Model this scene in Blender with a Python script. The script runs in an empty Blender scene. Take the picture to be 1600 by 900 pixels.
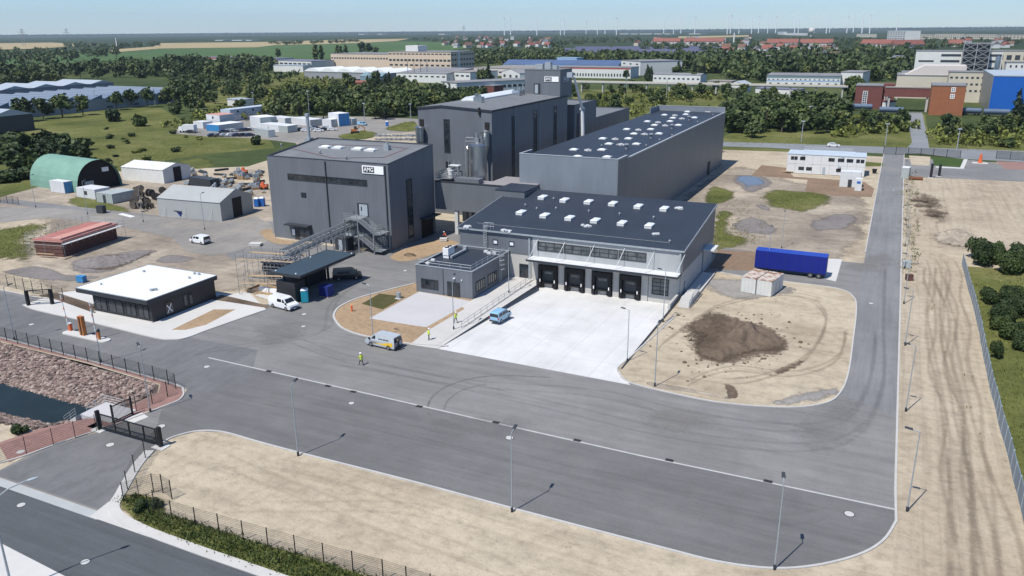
import bpy, bmesh, math, random
import numpy as np
from mathutils import Vector, Matrix
from mathutils.geometry import tessellate_polygon
random.seed(7)
C = bpy.context.scene.collection
scene = bpy.context.scene
R = math.radians
# -- camera, sky, sun, exposure
CAM_H = 42.0
F_PX, CX, CY = 1250.0, 800.0, 450.0          # lens measured on the 1600 x 900 photograph
ROLL = math.atan(0.0081)
PITCH = math.atan((450.0 - 46.5) * math.cos(ROLL) / F_PX)
def _basis():
 d = np.array([0, math.cos(PITCH), -math.sin(PITCH)])
 r0 = np.array([1.0, 0, 0]); u0 = np.cross(r0, d)
 r = math.cos(ROLL) * r0 - math.sin(ROLL) * u0
 u = math.cos(ROLL) * u0 + math.sin(ROLL) * r0
 v = d + (1418 - CX) / F_PX * r - (41.49 - CY) / F_PX * u
 yaw = math.atan2(v[0], v[1]); c, s = math.cos(yaw), math.sin(yaw)
 rot = lambda a: np.array([c * a[0] - s * a[1], s * a[0] + c * a[1], a[2]])
 return rot(d), rot(r), rot(u)
CD, CR, CU = _basis()
cam_data = bpy.data.cameras.new('camera')
cam_data.sensor_width = 36.0
cam_data.lens = 36.0 * F_PX / 1600.0
cam_data.clip_start = 0.5
cam_data.clip_end = 60000.0
cam = bpy.data.objects.new('camera', cam_data); C.objects.link(cam)
cam.matrix_world = Matrix(((CR[0], CU[0], -CD[0], 0), (CR[1], CU[1], -CD[1], 0), (CR[2], CU[2], -CD[2], CAM_H), (0, 0, 0, 1)))
scene.camera = cam
SUN_EL = R(58.5)
SUN_DIR = np.array([-0.34, -0.94, 0.0]); SUN_DIR /= np.linalg.norm(SUN_DIR)   # horizontally towards the sun
to_sun = Vector((SUN_DIR[0] * math.cos(SUN_EL), SUN_DIR[1] * math.cos(SUN_EL), math.sin(SUN_EL)))
world = bpy.data.worlds.new('World'); scene.world = world
world.use_nodes = True
wn = world.node_tree; wn.nodes.clear()
sky = wn.nodes.new('ShaderNodeTexSky'); sky.sky_type = 'NISHITA'; sky.sun_disc = False
sky.sun_elevation = SUN_EL
sky.sun_rotation = math.atan2(to_sun.x, to_sun.y)
sky.air_density = 1.0; sky.dust_density = 0.1; sky.ozone_density = 4.0; sky.altitude = 100
bg = wn.nodes.new('ShaderNodeBackground'); bg.inputs[1].default_value = 0.10
wo = wn.nodes.new('ShaderNodeOutputWorld')
tint = wn.nodes.new('ShaderNodeMix'); tint.data_type = 'RGBA'; tint.blend_type = 'MULTIPLY'; tint.inputs['Factor'].default_value = 1.0; tint.inputs['B'].default_value = (0.72, 0.92, 1.18, 1)
tc = wn.nodes.new('ShaderNodeTexCoord'); mp = wn.nodes.new('ShaderNodeMapping'); mp.inputs['Scale'].default_value = (2.2, 2.2, 16)
cl = wn.nodes.new('ShaderNodeTexNoise'); cl.inputs['Scale'].default_value = 1.6; cl.inputs['Detail'].default_value = 7
cr = wn.nodes.new('ShaderNodeMapRange'); cr.inputs['From Min'].default_value = 0.45; cr.inputs['From Max'].default_value = 0.75; cr.inputs['To Max'].default_value = 0.30
cm = wn.nodes.new('ShaderNodeMix'); cm.data_type = 'RGBA'; cm.inputs['B'].default_value = (5.6, 6.9, 8.2, 1)      # thin white cloud
wn.links.new(sky.outputs[0], tint.inputs['A']); wn.links.new(tc.outputs['Generated'], mp.inputs['Vector']); wn.links.new(mp.outputs[0], cl.inputs['Vector'])
wn.links.new(cl.outputs['Fac'], cr.inputs['Value']); wn.links.new(cr.outputs[0], cm.inputs['Factor']); wn.links.new(tint.outputs['Result'], cm.inputs['A'])
wn.links.new(cm.outputs['Result'], bg.inputs[0]); wn.links.new(bg.outputs[0], wo.inputs[0])
sun_data = bpy.data.lights.new('sun', 'SUN'); sun_data.energy = 4.8; sun_data.angle = R(0.53); sun_data.color = (1.0, 0.96, 0.89)
sun = bpy.data.objects.new('sun', sun_data); C.objects.link(sun)
sun.rotation_euler = to_sun.to_track_quat('Z', 'Y').to_euler(); sun.location = (0, 0, 300)
scene.view_settings.view_transform = 'Standard'; scene.view_settings.look = 'None'
scene.view_settings.gamma = 1.0; scene.view_settings.use_curve_mapping = False
scene.view_settings.exposure = 0.2
scene.cycles.max_bounces = 6; scene.cycles.diffuse_bounces = 3; scene.cycles.glossy_bounces = 3
scene.cycles.transmission_bounces = 4; scene.cycles.transparent_max_bounces = 16; scene.cycles.volume_bounces = 0
scene.cycles.use_denoising = True
# -- measuring on the photograph
def ray(x, y): return CD + (x - CX) / F_PX * CR - (y - CY) / F_PX * CU
def G(x, y, z=0.0):                       # where the view through pixel x, y meets the level z
 v = ray(x, y); t = (z - CAM_H) / v[2]
 return Vector((v[0] * t, v[1] * t, z))
def WX(x, y, X):                          # ... meets the upright plane x = X
 v = ray(x, y); t = X / v[0]
 return Vector((X, v[1] * t, CAM_H + v[2] * t))
def WY(x, y, Y):
 v = ray(x, y); t = Y / v[1]
 return Vector((v[0] * t, Y, CAM_H + v[2] * t))
def GS(x, y, z0, y0, s):                  # ... meets the roof plane z = z0 + s (y - y0)
 v = ray(x, y); t = (z0 - s * y0 - CAM_H) / (v[2] - s * v[1])
 return Vector((v[0] * t, v[1] * t, CAM_H + v[2] * t))
def height_at(base, top):                 # height of the point seen at top straight above the ground point seen at base
 A = G(*base); v = ray(*top); t = math.hypot(A.x, A.y) / math.hypot(v[0], v[1])
 return CAM_H + v[2] * t
def GG(pts, z=0.0): return [tuple(G(x, y, z)) for x, y in pts]
# -- materials
def new_mat(name):
 m = bpy.data.materials.new(name); m.use_nodes = True
 nt = m.node_tree; b = nt.nodes['Principled BSDF']
 return m, nt, b
def _noise(nt, vec, scale, detail=4, rough=0.6):
 n = nt.nodes.new('ShaderNodeTexNoise'); n.inputs['Scale'].default_value = scale
 n.inputs['Detail'].default_value = detail; n.inputs['Roughness'].default_value = rough
 nt.links.new(vec, n.inputs['Vector']); return n.outputs['Fac']
def _ramp(nt, fac, stops):
 r = nt.nodes.new('ShaderNodeValToRGB'); e = r.color_ramp.elements
 while len(e) < len(stops): e.new(0.5)
 for k, (p, c) in enumerate(stops):
  e[k].position = p; e[k].color = (c, c, c, 1) if isinstance(c, (int, float)) else (*c, 1)
 nt.links.new(fac, r.inputs[0]); return r.outputs[0]
def _mix(nt, fac, a, b, mode='MIX'):
 m = nt.nodes.new('ShaderNodeMix'); m.data_type = 'RGBA'; m.blend_type = mode; m.clamp_factor = True
 for sock, val in ((m.inputs['Factor'], fac), (m.inputs['A'], a), (m.inputs['B'], b)):
  if hasattr(val, 'is_linked') or hasattr(val, 'links'): nt.links.new(val, sock)
  elif isinstance(val, (int, float)): sock.default_value = val
  else: sock.default_value = (*val, 1)
 return m.outputs['Result']
def _math(nt, op, a, b):
 m = nt.nodes.new('ShaderNodeMath'); m.operation = op
 for k, val in enumerate((a, b)):
  if isinstance(val, (int, float)): m.inputs[k].default_value = val
  else: nt.links.new(val, m.inputs[k])
 return m.outputs[0]
def _pos(nt, scale=(1, 1, 1), obj=False):
 if obj:
  g = nt.nodes.new('ShaderNodeTexCoord'); o = g.outputs['Object']
 else:
  g = nt.nodes.new('ShaderNodeNewGeometry'); o = g.outputs['Position']
 if scale == (1, 1, 1): return o
 mp = nt.nodes.new('ShaderNodeMapping'); mp.inputs['Scale'].default_value = scale
 nt.links.new(o, mp.inputs['Vector']); return mp.outputs[0]
def _bump(nt, b, h, strength, dist):
 bp = nt.nodes.new('ShaderNodeBump'); bp.inputs['Strength'].default_value = strength; bp.inputs['Distance'].default_value = dist
 nt.links.new(h, bp.inputs['Height']); nt.links.new(bp.outputs[0], b.inputs['Normal'])
def M(name, col, rough=0.7, metal=0.0, var=0.12, scale=0.6, obj=True, bump=0.0, spec=0.3):
 m, nt, b = new_mat(name)
 p = _pos(nt, obj=obj)
 f = _noise(nt, p, scale, 5)
 f2 = _noise(nt, p, scale * 9, 3)
 s = _math(nt, 'ADD', _math(nt, 'MULTIPLY', f, 0.65), _math(nt, 'MULTIPLY', f2, 0.35))
 a = tuple(c * (1 - 2 * var) for c in col); d = tuple(min(1, c * (1 + 2 * var)) for c in col)
 nt.links.new(_ramp(nt, s, [(0.25, a), (0.75, d)]), b.inputs['Base Color'])
 b.inputs['Roughness'].default_value = rough; b.inputs['Metallic'].default_value = metal
 b.inputs['Specular IOR Level'].default_value = spec
 if bump: _bump(nt, b, f2, 0.5, bump)
 return m
def cladding(name, col, pitch=1.0, depth=0.03, rough=0.45, var=0.05):
 m, nt, b = new_mat(name)
 g = nt.nodes.new('ShaderNodeNewGeometry'); sep = nt.nodes.new('ShaderNodeSeparateXYZ')
 nt.links.new(g.outputs['Position'], sep.inputs[0])
 along = _math(nt, 'ADD', sep.outputs[0], sep.outputs[1])
 rib = _math(nt, 'PINGPONG', along, pitch * 0.5)
 seam = _ramp(nt, _math(nt, 'DIVIDE', rib, pitch * 0.5), [(0.0, 0.82), (0.09, 1.0), (1.0, 1.0)])
 n = _noise(nt, _pos(nt, (1, 1, 0.25)), 0.35, 5)
 a = tuple(c * (1 - 2 * var) for c in col); d = tuple(c * (1 + 2 * var) for c in col)
 base = _mix(nt, 1.0, _ramp(nt, n, [(0.3, a), (0.7, d)]), seam, 'MULTIPLY')
 nt.links.new(base, b.inputs['Base Color'])
 b.inputs['Roughness'].default_value = rough; b.inputs['Specular IOR Level'].default_value = 0.35
 fine = _math(nt, 'PINGPONG', along, 0.15)
 _bump(nt, b, fine, 0.35, depth)
 return m
def leaf_mat(name, col, var=0.35):
 m, nt, b = new_mat(name)
 g = nt.nodes.new('ShaderNodeNewGeometry'); oi = nt.nodes.new('ShaderNodeObjectInfo')
 a = tuple(c * (1 - var) for c in col); d = (col[0] * (1 + var * 1.2), col[1] * (1 + var), col[2] * (1 + var * 0.6))
 c1 = _ramp(nt, g.outputs['Random Per Island'], [(0.0, a), (1.0, d)])
 c2 = _ramp(nt, oi.outputs['Random'], [(0.0, (0.62, 0.68, 0.66)), (0.5, (1.0, 1.0, 1.0)), (1.0, (1.45, 1.32, 1.1))])
 nt.links.new(_mix(nt, 1.0, c1, c2, 'MULTIPLY'), b.inputs['Base Color'])
 b.inputs['Roughness'].default_value = 0.6; b.inputs['Specular IOR Level'].default_value = 0.25
 return m
def glass_mat(name, col=(0.02, 0.025, 0.03), rough=0.08):
 m, nt, b = new_mat(name)
 p = _pos(nt, obj=True)
 nt.links.new(_ramp(nt, _noise(nt, p, 0.9, 3), [(0.35, tuple(c * 0.6 for c in col)), (0.7, tuple(c * 1.9 for c in col))]), b.inputs['Base Color'])
 b.inputs['Roughness'].default_value = rough; b.inputs['Specular IOR Level'].default_value = 0.6
 return m
# -- mesh builder
class B:
 def __init__(s): s.v = []; s.f = []; s.mi = []; s.cur = 0
 def _add(s, vs, fs):
  n = len(s.v); s.v += [tuple(p) for p in vs]; s.f += [tuple(i + n for i in f) for f in fs]; s.mi += [s.cur] * len(fs)
  return s
 def bx(s, x0, x1, y0, y1, z0, z1):
  return s.hexa([(x0, y0, z0), (x1, y0, z0), (x1, y1, z0), (x0, y1, z0)], [(x0, y0, z1), (x1, y0, z1), (x1, y1, z1), (x0, y1, z1)])
 def hexa(s, lo, hi):
  return s._add(list(lo) + list(hi), [(3, 2, 1, 0), (4, 5, 6, 7), (0, 1, 5, 4), (1, 2, 6, 5), (2, 3, 7, 6), (3, 0, 4, 7)])
 def rbox(s, c, size, rz=0.0):
  x, y, z = c; a, b, h = size[0] / 2, size[1] / 2, size[2]
  cs, sn = math.cos(rz), math.sin(rz)
  q = [(x + u * cs - w * sn, y + u * sn + w * cs) for u, w in ((-a, -b), (a, -b), (a, b), (-a, b))]
  return s.hexa([(u, w, z) for u, w in q], [(u, w, z + h) for u, w in q])
 def poly(s, pts): return s._add(pts, [tuple(range(len(pts)))])
 def prism(s, pts, z0, z1):
  n = len(pts)
  a = sum(pts[i][0] * pts[(i + 1) % n][1] - pts[(i + 1) % n][0] * pts[i][1] for i in range(n))
  if a < 0: pts = pts[::-1]
  lo = [(p[0], p[1], z0) for p in pts]; hi = [(p[0], p[1], z1) for p in pts]
  return s._add(lo + hi, [tuple(range(n))[::-1], tuple(range(n, 2 * n))] + [(i, (i + 1) % n, n + (i + 1) % n, n + i) for i in range(n)])
 def extr(s, pts, d):                      # outline pts (3-D, planar) pushed along d
  n = len(pts); d = Vector(d)
  hi = [Vector(p) + d for p in pts]
  return s._add(list(pts) + [tuple(p) for p in hi], [tuple(range(n))[::-1], tuple(range(n, 2 * n))] + [(i, (i + 1) % n, n + (i + 1) % n, n + i) for i in range(n)])
 def tube(s, p, q, r, n=6, r2=None):
  p, q = Vector(p), Vector(q); r2 = r if r2 is None else r2
  d = (q - p)
  if d.length < 1e-6: return s
  d.normalize(); a = d.orthogonal().normalized(); b = d.cross(a)
  vs = []
  for k in range(n):
   t = 2 * math.pi * k / n + math.pi / n; w = a * math.cos(t) + b * math.sin(t)
   vs += [p + w * r, q + w * r2]
  fs = [(2 * k, 2 * ((k + 1) % n), 2 * ((k + 1) % n) + 1, 2 * k + 1) for k in range(n)]
  fs += [tuple(2 * k for k in range(n))[::-1], tuple(2 * k + 1 for k in range(n))]
  return s._add(vs, fs)
 def path(s, pts, r, n=6):
  for a, b in zip(pts[:-1], pts[1:]): s.tube(a, b, r, n)
  return s
 def lathe(s, c, prof, n=16):
  x, y, z = c; vs = []; m = len(prof)
  for r, h in prof:
   for k in range(n):
    t = 2 * math.pi * k / n; vs.append((x + r * math.cos(t), y + r * math.sin(t), z + h))
  fs = [(i * n + k, i * n + (k + 1) % n, (i + 1) * n + (k + 1) % n, (i + 1) * n + k) for i in range(m - 1) for k in range(n)]
  fs += [tuple(range(n))[::-1], tuple(range((m - 1) * n, m * n))]
  return s._add(vs, fs)
 def ball(s, c, r, n=8, m=5):
  rx, ry, rz = (r, r, r) if isinstance(r, (int, float)) else r
  vs = [(c[0], c[1], c[2] - rz)]
  for i in range(1, m):
   a = math.pi * i / m - math.pi / 2
   for k in range(n):
    t = 2 * math.pi * k / n
    vs.append((c[0] + rx * math.cos(a) * math.cos(t), c[1] + ry * math.cos(a) * math.sin(t), c[2] + rz * math.sin(a)))
  vs.append((c[0], c[1], c[2] + rz)); e = len(vs) - 1
  fs = [(0, 1 + (k + 1) % n, 1 + k) for k in range(n)]
  for i in range(m - 2):
   o = 1 + i * n; fs += [(o + k, o + (k + 1) % n, o + n + (k + 1) % n, o + n + k) for k in range(n)]
  o = 1 + (m - 2) * n; fs += [(o + k, o + (k + 1) % n, e) for k in range(n)]
  return s._add(vs, fs)
 def mesh(s, name, mats, smooth=False):
  me = bpy.data.meshes.new(name); me.from_pydata(s.v, [], s.f)
  for m in (mats if isinstance(mats, (list, tuple)) else [mats]): me.materials.append(m)
  if any(s.mi): me.polygons.foreach_set('material_index', s.mi)
  if smooth: me.polygons.foreach_set('use_smooth', [True] * len(me.polygons))
  me.update(); return me
 def obj(s, name, mats, parent=None, smooth=False, label=None):
  o = bpy.data.objects.new(name, s.mesh(name, mats, smooth)); C.objects.link(o)
  if parent is not None: o.parent = parent
  if label: o['label'] = label
  return o
def tag(o, label, cat, group=None):
 o['label'] = label; o['category'] = cat
 if group: o['group'] = group
 return o
def thing(name, label, cat, loc=(0, 0, 0), rz=0.0, group=None):
 o = bpy.data.objects.new(name, None); C.objects.link(o); o.empty_display_size = 0.5
 o.location = loc; o.rotation_euler = (0, 0, rz)
 return tag(o, label, cat, group)
_KC = {}
def _ch(o):
 if o.name not in _KC: _KC[o.name] = list(o.children)
 return _KC[o.name]
def dup(root, loc, rz=None, label=None, group=None, scale=None):
 r = root.copy(); C.objects.link(r); r.location = loc
 if rz is not None: r.rotation_euler = (0, 0, rz)
 if scale is not None: r.scale = (scale,) * 3 if isinstance(scale, (int, float)) else scale
 if label: r['label'] = label
 if group: r['group'] = group
 for ch in _ch(root):
  c = ch.copy(); C.objects.link(c); c.parent = r
  for g in _ch(ch):
   d = g.copy(); C.objects.link(d); d.parent = c
 return r
def structure(o): o['kind'] = 'structure'; return o
def stuff(o, label=None, cat=None):
 o['kind'] = 'stuff'
 if label: o['label'] = label
 if cat: o['category'] = cat
 return o
def sheet(name, pts, mat, z=None, holes=()):
 loops = [[Vector((p[0], p[1], z if z is not None else p[2])) for p in lp] for lp in [pts, *holes]]
 tri = tessellate_polygon(loops)
 flat = [p for lp in loops for p in lp]
 fs = []
 for a, b, c in tri:
  n = (flat[b] - flat[a]).cross(flat[c] - flat[a])
  fs.append((a, b, c) if n.z > 0 else (a, c, b))
 b = B(); b._add(flat, fs)
 return b.obj(name, mat)
def smooth_line(pts, n=6, closed=False):
 P = [np.array(p[:2], float) for p in pts]; out = []; m = len(P)
 for i in range(m if closed else m - 1):
  g = (lambda k: P[k % m]) if closed else (lambda k: P[max(0, min(m - 1, k))])
  p0, p1, p2, p3 = g(i - 1), g(i), g(i + 1), g(i + 2)
  for k in range(n):
   t = k / n
   out.append(tuple(0.5 * ((2 * p1) + (-p0 + p2) * t + (2 * p0 - 5 * p1 + 4 * p2 - p3) * t * t + (-p0 + 3 * p1 - 3 * p2 + p3) * t ** 3)))
 if not closed: out.append(tuple(P[-1]))
 return out
def ribbon(b, pts, w, z0, z1, closed=False):
 n = len(pts); L = []; Rr = []
 for i in range(n):
  a = np.array(pts[i - 1 if (i or closed) else 0][:2]); c = np.array(pts[(i + 1) % n if (i < n - 1 or closed) else n - 1][:2])
  d = c - a; d = d / (np.linalg.norm(d) + 1e-9); nn = np.array([-d[1], d[0]]) * w / 2
  p = np.array(pts[i][:2]); L.append(p + nn); Rr.append(p - nn)
 for i in range(n if closed else n - 1):
  j = (i + 1) % n
  b._add([(*L[i], z0), (*Rr[i], z0), (*Rr[j], z0), (*L[j], z0), (*L[i], z1), (*Rr[i], z1), (*Rr[j], z1), (*L[j], z1)],
               [(4, 5, 6, 7), (0, 4, 7, 3), (1, 2, 6, 5)] + ([(0, 1, 5, 4)] if i == 0 and not closed else []) + ([(3, 7, 6, 2)] if i == n - 2 and not closed else []))
 return b
# == GROUND
def earth_mat(name, light, mid, dark, weeds=None, weed_amt=0.0, tracks=None, scale=0.05, damp=0.35):
 m, nt, b = new_mat(name)
 p = _pos(nt)
 f = _noise(nt, p, scale, 7, 0.62)
 col = _ramp(nt, f, [(0.30, dark), (0.30 + damp * 0.4, mid), (0.62, light)])
 f2 = _noise(nt, p, scale * 14, 6, 0.7)
 col = _mix(nt, 0.75, col, _ramp(nt, f2, [(0.28, 0.62), (0.5, 1.0), (0.75, 1.22)]), 'MULTIPLY')
 f3 = _noise(nt, p, 3.3, 3, 0.7)
 col = _mix(nt, 0.35, col, _ramp(nt, f3, [(0.30, 0.78), (0.45, 1.0), (0.8, 1.06)]), 'MULTIPLY')
 col = _mix(nt, _ramp(nt, _noise(nt, p, scale * 2.3, 9, 0.68), [(0.54, 0.0), (0.68, 0.55)]), col, dark)
 if tracks:
  t = _noise(nt, _pos(nt, tracks), 1.0, 4, 0.65)
  col = _mix(nt, 0.7, col, _ramp(nt, t, [(0.32, 0.74), (0.5, 1.0), (0.7, 1.08)]), 'MULTIPLY')
 if weeds:
  w = _noise(nt, p, scale * 3.1, 8, 0.75)
  col = _mix(nt, _ramp(nt, w, [(0.66 - weed_amt, 0.0), (0.74 - weed_amt, 0.75)]), col, weeds)
 nt.links.new(col, b.inputs['Base Color'])
 b.inputs['Roughness'].default_value = 0.95; b.inputs['Specular IOR Level'].default_value = 0.1
 h = _math(nt, 'ADD', _math(nt, 'MULTIPLY', f2, 0.7), _math(nt, 'MULTIPLY', f3, 0.3))
 _bump(nt, b, h, 0.55, 0.35)
 return m
def asphalt_mat(name, col, blotch=0.16, streak=(0.02, 0.22, 0.2), dust=None):
 m, nt, b = new_mat(name)
 p = _pos(nt)
 c = _ramp(nt, _noise(nt, p, 0.045, 6, 0.62), [(0.3, tuple(x * (1 - blotch) for x in col)), (0.7, tuple(x * (1 + blotch) for x in col))])
 c = _mix(nt, 0.55, c, _ramp(nt, _noise(nt, _pos(nt, streak), 3.0, 5, 0.7), [(0.3, 0.86), (0.6, 1.0), (0.8, 1.2)]), 'MULTIPLY')
 c = _mix(nt, 0.6, c, _ramp(nt, _noise(nt, _pos(nt, (streak[0] * 2.2, streak[1] * 3.5, 1)), 1.0, 6, 0.75), [(0.36, 0.80), (0.5, 1.0), (0.66, 1.16)]), 'MULTIPLY')
 c = _mix(nt, 0.55, c, _ramp(nt, _noise(nt, p, 0.42, 7, 0.75), [(0.30, 0.84), (0.52, 1.0), (0.74, 1.14)]), 'MULTIPLY')
 c = _mix(nt, 0.8, c, _ramp(nt, _noise(nt, p, 5.0, 3, 0.8), [(0.25, 0.86), (0.75, 1.12)]), 'MULTIPLY')
 if dust:
  c = _mix(nt, _ramp(nt, _noise(nt, p, 0.09, 7, 0.7), [(0.52, 0.0), (0.75, 0.55)]), c, dust)
 nt.links.new(c, b.inputs['Base Color']); b.inputs['Roughness'].default_value = 0.85; b.inputs['Specular IOR Level'].default_value = 0.3
 return m
def grass_mat(name, a, bcol, c, scale=0.03):
 m, nt, bs = new_mat(name)
 p = _pos(nt)
 f = _noise(nt, p, scale, 8, 0.68)
 col = _ramp(nt, f, [(0.3, a), (0.5, bcol), (0.68, c)])
 f2 = _noise(nt, p, scale * 22, 5, 0.75)
 col = _mix(nt, 0.8, col, _ramp(nt, f2, [(0.28, 0.55), (0.5, 1.0), (0.75, 1.3)]), 'MULTIPLY')
 nt.links.new(col, bs.inputs['Base Color']); bs.inputs['Roughness'].default_value = 0.95; bs.inputs['Specular IOR Level'].default_value = 0.1
 _bump(nt, bs, f2, 0.7, 0.5)
 return m
m_country = grass_mat('country_grass', (0.030, 0.046, 0.017), (0.052, 0.072, 0.024), (0.092, 0.105, 0.038), 0.011)
m_farland = grass_mat('far_wooded_land', (0.022, 0.036, 0.016), (0.032, 0.050, 0.021), (0.055, 0.072, 0.030), 0.0016)
m_meadow = grass_mat('meadow_grass', (0.058, 0.070, 0.020), (0.112, 0.122, 0.036), (0.185, 0.172, 0.070), 0.035)
m_sand = earth_mat('sand', (0.44, 0.378, 0.282), (0.395, 0.333, 0.245), (0.30, 0.245, 0.178), (0.16, 0.15, 0.075), -0.02, tracks=(0.07, 0.45, 1))
m_sandtrack = earth_mat('tracked_sand', (0.41, 0.35, 0.262), (0.36, 0.30, 0.222), (0.265, 0.218, 0.16), (0.17, 0.16, 0.085), 0.0, tracks=(1.1, 0.03, 1), scale=0.06)
m_dirt = earth_mat('worked_dirt', (0.40, 0.34, 0.265), (0.31, 0.265, 0.21), (0.185, 0.155, 0.125), (0.13, 0.13, 0.065), -0.01, tracks=(0.08, 0.5, 1), scale=0.045, damp=0.6)
m_brown = earth_mat('brown_topsoil', (0.235, 0.165, 0.115), (0.205, 0.145, 0.10), (0.17, 0.12, 0.085), None, 0, scale=0.09)
m_darksoil = earth_mat('dark_soil', (0.165, 0.125, 0.092), (0.11, 0.083, 0.060), (0.062, 0.047, 0.035), (0.09, 0.085, 0.045), 0.0, scale=0.12)
m_tanbed = earth_mat('tan_bed', (0.36, 0.26, 0.165), (0.32, 0.23, 0.145), (0.26, 0.19, 0.12), (0.10, 0.11, 0.045), 0.02, scale=0.08)
m_asphalt = asphalt_mat('yard_asphalt', (0.190, 0.186, 0.180), dust=(0.235, 0.225, 0.205))
m_roadway = asphalt_mat('entry_asphalt', (0.142, 0.143, 0.142), streak=(0.25, 0.05, 1), dust=(0.20, 0.195, 0.185))
m_southlane = asphalt_mat('darker_lane_asphalt', (0.140, 0.139, 0.136), dust=(0.165, 0.162, 0.155))
m_straight = asphalt_mat('straight_road_asphalt', (0.188, 0.189, 0.187), streak=(0.5, 0.012, 0.2), dust=(0.215, 0.21, 0.20))
m_darkroad = asphalt_mat('public_road_asphalt', (0.082, 0.088, 0.093), blotch=0.08, streak=(0.03, 0.4, 1))
m_farroad = asphalt_mat('far_road_asphalt', (0.21, 0.22, 0.225))
m_greyroad = asphalt_mat('dusty_grey_road', (0.235, 0.220, 0.198), streak=(0.3, 0.04, 1), dust=(0.33, 0.29, 0.235))
m_conc = M('pale_concrete', (0.50, 0.49, 0.465), 0.85, var=0.05, scale=0.15, obj=False)
m_concpad, nt_p, bs_p = new_mat('white_concrete_slabs')
_sp = nt_p.nodes.new('ShaderNodeSeparateXYZ'); nt_p.links.new(_pos(nt_p), _sp.inputs[0])
_j = _math(nt_p, 'MINIMUM', _math(nt_p, 'PINGPONG', _sp.outputs[0], 2.6), _math(nt_p, 'PINGPONG', _sp.outputs[1], 2.6))
_c = _ramp(nt_p, _noise(nt_p, _pos(nt_p), 0.12, 7, 0.65), [(0.3, (0.50, 0.495, 0.475)), (0.65, (0.60, 0.595, 0.58))])
_c = _mix(nt_p, 0.5, _c, _ramp(nt_p, _noise(nt_p, _pos(nt_p, (0.5, 0.06, 1)), 1.0, 5, 0.7), [(0.35, 0.86), (0.55, 1.0)]), 'MULTIPLY')
nt_p.links.new(_mix(nt_p, 1.0, _c, _ramp(nt_p, _j, [(0.0, 0.80), (0.03, 0.84), (0.06, 1.0)]), 'MULTIPLY'), bs_p.inputs['Base Color']); bs_p.inputs['Roughness'].default_value = 0.85
m_pave = M('pale_pavers', (0.47, 0.455, 0.43), 0.85, var=0.06, scale=0.3, obj=False)
m_palepave = M('light_paving', (0.44, 0.43, 0.43), 0.85, var=0.04, scale=0.2, obj=False)
m_kerb = M('kerb_concrete', (0.43, 0.42, 0.40), 0.85, var=0.08, scale=0.7, obj=False)
m_lightconc = M('wall_concrete', (0.42, 0.41, 0.385), 0.85, var=0.06, scale=0.3, obj=False)
m_redbrick = M('red_pavers', (0.255, 0.150, 0.128), 0.9, var=0.14, scale=0.8, obj=False)
m_paint = M('white_line_paint', (0.40, 0.40, 0.385), 0.7, var=0.08, scale=0.9, obj=False)
m_gutter = M('pale_gutter_stone', (0.36, 0.37, 0.365), 0.85, var=0.06, scale=0.5, obj=False)
m_puddle = M('standing_water', (0.12, 0.125, 0.13), 0.1, var=0.1, scale=0.3, obj=False, spec=0.25)
m_damp = earth_mat('damp_grey_mud', (0.215, 0.195, 0.185), (0.185, 0.168, 0.158), (0.14, 0.125, 0.12), None, 0, scale=0.12)
m_water = M('dark_pond_water', (0.016, 0.024, 0.022), 0.12, var=0.2, scale=0.05, obj=False, spec=0.12)
m_gravel = earth_mat('grey_gravel', (0.30, 0.28, 0.26), (0.255, 0.24, 0.225), (0.20, 0.185, 0.17), None, 0, scale=.15)
m_crop = grass_mat('green_crop', (0.055, 0.098, 0.034), (0.067, 0.115, 0.040), (0.082, 0.132, 0.048), 0.004)
m_tan = grass_mat('ripe_crop', (0.29, 0.235, 0.125), (0.33, 0.27, 0.15), (0.38, 0.31, 0.18), 0.005)
POND_RIM = [(-190, 70.0), (-112, 65.2), (-94, 65.0), (-79.3, 64.0), (-77.6, 62.2), (-77.7, 57.6), (-79.6, 53.6), (-82.0, 50.0), (-96, 47.5), (-190, 44.5)]
YARD = [(-53.7, 88.6), (-25.6, 88.1), (-28.2, 92.2), (-28.2, 123.7), (-54.2, 123.7)]
b = B()
near = (-320.0, 180.0, -120.0, 360.0)
for x0, x1, y0, y1 in ((-30000, near[0], -3000, 1500), (near[1], 30000, -3000, 1500), (-30000, near[0], 1500, 30000), (near[1], 30000, 1500, 30000), (near[0], near[1], -3000, near[2]), (near[0], near[1], near[3], 1500), (near[0], near[1], 1500, 30000)):
 nx, ny = 10, 10
 for i in range(nx):
  for j in range(ny):
   xa, xb = x0 + (x1 - x0) * i / nx, x0 + (x1 - x0) * (i + 1) / nx; ya, yb = y0 + (y1 - y0) * j / ny, y0 + (y1 - y0) * (j + 1) / ny
   b._add([(xa, ya, 0), (xb, ya, 0), (xb, yb, 0), (xa, yb, 0)], [(0, 1, 2, 3)])
outer = [Vector((near[0], near[2], 0)), Vector((near[1], near[2], 0)), Vector((near[1], near[3], 0)), Vector((near[0], near[3], 0))]
loops = [outer, [Vector((*p, 0)) for p in POND_RIM], [Vector((*p, 0)) for p in YARD]]
flat = [p for l in loops for p in l]
fs = []
for t in tessellate_polygon(loops):
 n = (flat[t[1]] - flat[t[0]]).cross(flat[t[2]] - flat[t[0]]); fs.append(tuple(t) if n.z > 0 else tuple(t)[::-1])
b._add(flat, fs)
gr = structure(b.obj('ground', [m_country, m_farland]))
for p in gr.data.polygons:
 if p.center.y > 1500 or abs(p.center.x) > 2500: p.material_index = 1
_FADED = {}
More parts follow.
